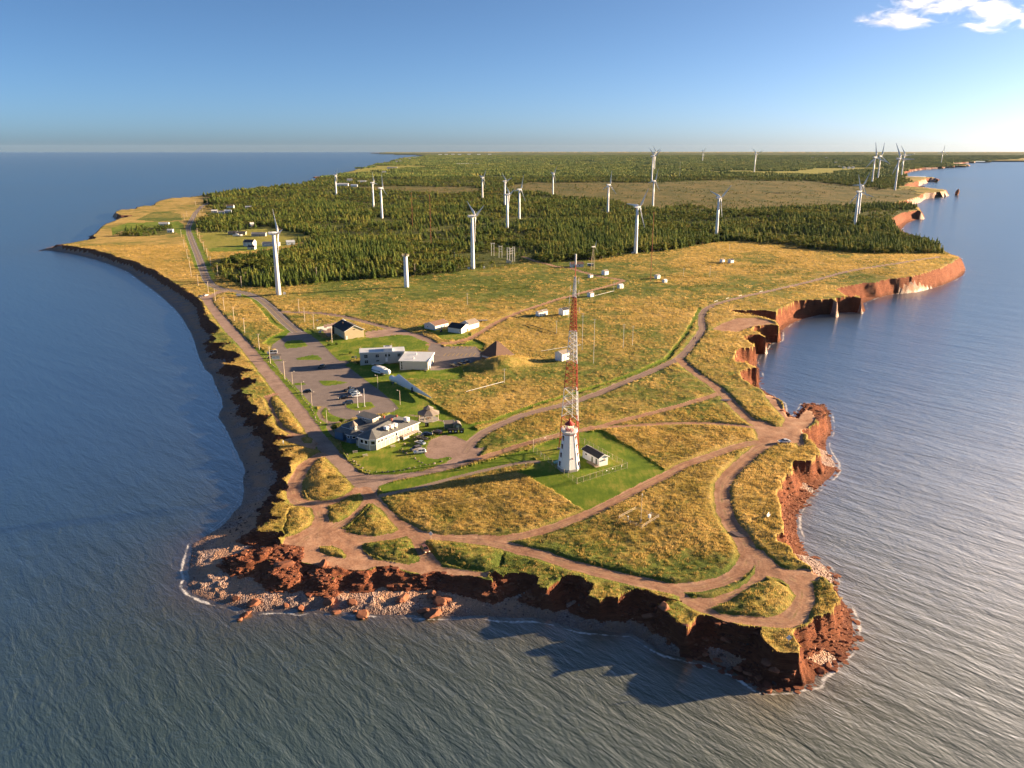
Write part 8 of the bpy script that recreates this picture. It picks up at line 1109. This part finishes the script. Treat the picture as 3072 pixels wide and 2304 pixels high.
# ---- people ----
def person(x, y, rz, lb, top):
    bm = bmesh.new(); J = dict(pel=(0,0,.95), chest=(0,.02,1.35), neck=(0,.02,1.52), head=(0,.05,1.62), crown=(0,.05,1.76), ls=(-.19,.02,1.43), le=(-.25,-.02,1.15), lh=(-.24,.08,.9), rs=(.19,.02,1.43), re=(.26,-.04,1.15), rh=(.25,.06,.88), lk=(-.11,.06,.5), lf=(-.11,-.02,.06), lt=(-.11,.16,.03), rk=(.12,.02,.5), rf=(.13,-.12,.06), rt=(.13,.06,.03), lp=(-.1,0,.9), rp=(.1,0,.9))
    V = {k: bm.verts.new(p) for k, p in J.items()}
    for a, b in (('pel','chest'), ('chest','neck'), ('neck','head'), ('head','crown'), ('chest','ls'), ('ls','le'), ('le','lh'), ('chest','rs'), ('rs','re'), ('re','rh'), ('pel','lp'), ('lp','lk'), ('lk','lf'), ('lf','lt'), ('pel','rp'), ('rp','rk'), ('rk','rf'), ('rf','rt')): bm.edges.new((V[a], V[b]))
    me = bpy.data.meshes.new('body'); bm.to_mesh(me); bm.free(); e = root('person', x, y, rz, lb, 'person'); o = link(bpy.data.objects.new('body', me), e); me.materials.append(top)
    sk = o.modifiers.new('skin', 'SKIN'); rad = [.15, .17, .065, .10, .085, .08, .05, .045, .08, .05, .045, .075, .05, .035, .075, .05, .035, .1, .1]
    for q, r in zip(me.skin_vertices[0].data, rad): q.radius = (r, r*.8)
    me.skin_vertices[0].data[0].use_root = True; o.modifiers.new('sub', 'SUBSURF').levels = 1; o.modifiers['sub'].render_levels = 1
    MB().loft([ring(.10, 1.66, 8, 0, (0, .03)), ring(.115, 1.73, 8, 0, (0, .03)), ring(.07, 1.81, 8, 0, (0, .03))]).build('hair', M['black'], e)
PLb = ['left of two walkers on the eastern gravel track', 'right of two walkers on the eastern gravel track', 'person in pale blue standing on the eroded left cliff edge']
for k, (x, y) in enumerate(SITE['people']): person(x, y, 2.6 if k < 2 else 1.2, PLb[k], M['cloth1'] if k < 2 else M['cloth2'])
# ---- puddles ----
def puddle(x, y, rx, ry, rz, lb):
    n = 18; mb = MB(); c, s = math.cos(rz), math.sin(rz); zm = max(zat(x+dx, y+dy) for dx in (-rx, 0, rx) for dy in (-ry, 0, ry))+.02; v = [(x, y, zm)]
    for k in range(n): t = 2*math.pi*k/n; r = random.uniform(.75, 1.1); px, py = rx*r*math.cos(t), ry*r*math.sin(t); v.append((x+c*px-s*py, y+s*px+c*py, zm))
    o = mb.add(v, [(0, 1+k, 1+(k+1) % n) for k in range(n)]).build('puddle', M['puddle']); tag(o, lb, 'puddle')
m, nt_, b = mat('puddle_water'); b.inputs['Base Color'].default_value = (.16, .11, .08, 1); b.inputs['Roughness'].default_value = .04; M['puddle'] = m
puddle(95.4, 339.8, 3.0, 1.2, 0.1, 'bright white puddle on the eastern dirt track')
puddle(66.4, 213.7, 2.6, 1.3, 2.2, 'pale rutted puddle on the bend of the right dirt track')
puddle(-14.0, 275.7, 3.2, 1.3, 0.2, 'muddy puddle at the gravel junction left of the lighthouse')
puddle(-16.5, 276.2, 1.6, 0.7, 0.2, 'small muddy puddle beside the gravel junction')
# ---- pier and clouds ----
x, y = PIER[0]; x2, y2 = PIER[1]; e = root('breakwater', x, y, math.atan2(y2-y, x2-x), 'dark breakwater jutting from the far left shore', 'breakwater', z=0); L = math.hypot(x2-x, y2-y); MB().loft([[(xx, -12*w, -2), (xx, -5*w, 4*w), (xx, 5*w, 4*w), (xx, 12*w, -2)] for xx, w in ((0, 1), (L*.5, .9), (L*.92, 1), (L, .6))]).build('rubble_mound', M['redrock'], e); MB().box((L*.5, 0, 4.2), (L*.9, 6, .6)).build('deck', M['concrete'], e)

# ---- clouds: small bright cumulus far away in the upper right sky ----
def cloudmat():
    m = bpy.data.materials.new('cloud'); m.use_nodes = True; nt = m.node_tree; nt.nodes.remove(nt.nodes['Principled BSDF']); pv = nt.nodes.new('ShaderNodeVolumePrincipled')
    tc = N(nt, 'ShaderNodeTexCoord'); ln = N(nt, 'ShaderNodeVectorMath', operation='LENGTH'); nt.links.new(tc.outputs['Object'], ln.inputs[0])
    n = noise(nt, pos(nt, (1, 1, 2.6)), .0034, 6, .62, .6)
    d = math_(nt, 'SUBTRACT', math_(nt, 'SUBTRACT', n, math_(nt, 'MULTIPLY', math_(nt, 'POWER', ln.outputs['Value'], 2.), .34)), .455, clamp=True)
    nt.links.new(math_(nt, 'MULTIPLY', d, .024), pv.inputs['Density']); pv.inputs['Color'].default_value = (1, 1, 1, 1); pv.inputs['Anisotropy'].default_value = .55
    nt.links.new(pv.outputs[0], nt.nodes['Material Output'].inputs['Volume']); return m
CMt = cloudmat()
for k, (px, py, dist_, sx, sz) in enumerate(CLOUDS):
    bm = bmesh.new(); bmesh.ops.create_icosphere(bm, subdivisions=3, radius=1.0); me = bpy.data.meshes.new('cloud'); bm.to_mesh(me); bm.free(); me.materials.append(CMt)
    o = link(bpy.data.objects.new('cloud', me)); o.location = (px, py, dist_); o.scale = (sx, sx*.7, sz); o.rotation_euler = (0, .06, -.5)
    tag(o, ['long thin white cloud, lower left of the upper right group', 'white cloud touching the top edge of the picture', 'brightest white cloud at the upper right corner'][k], 'cloud', kind='thing')
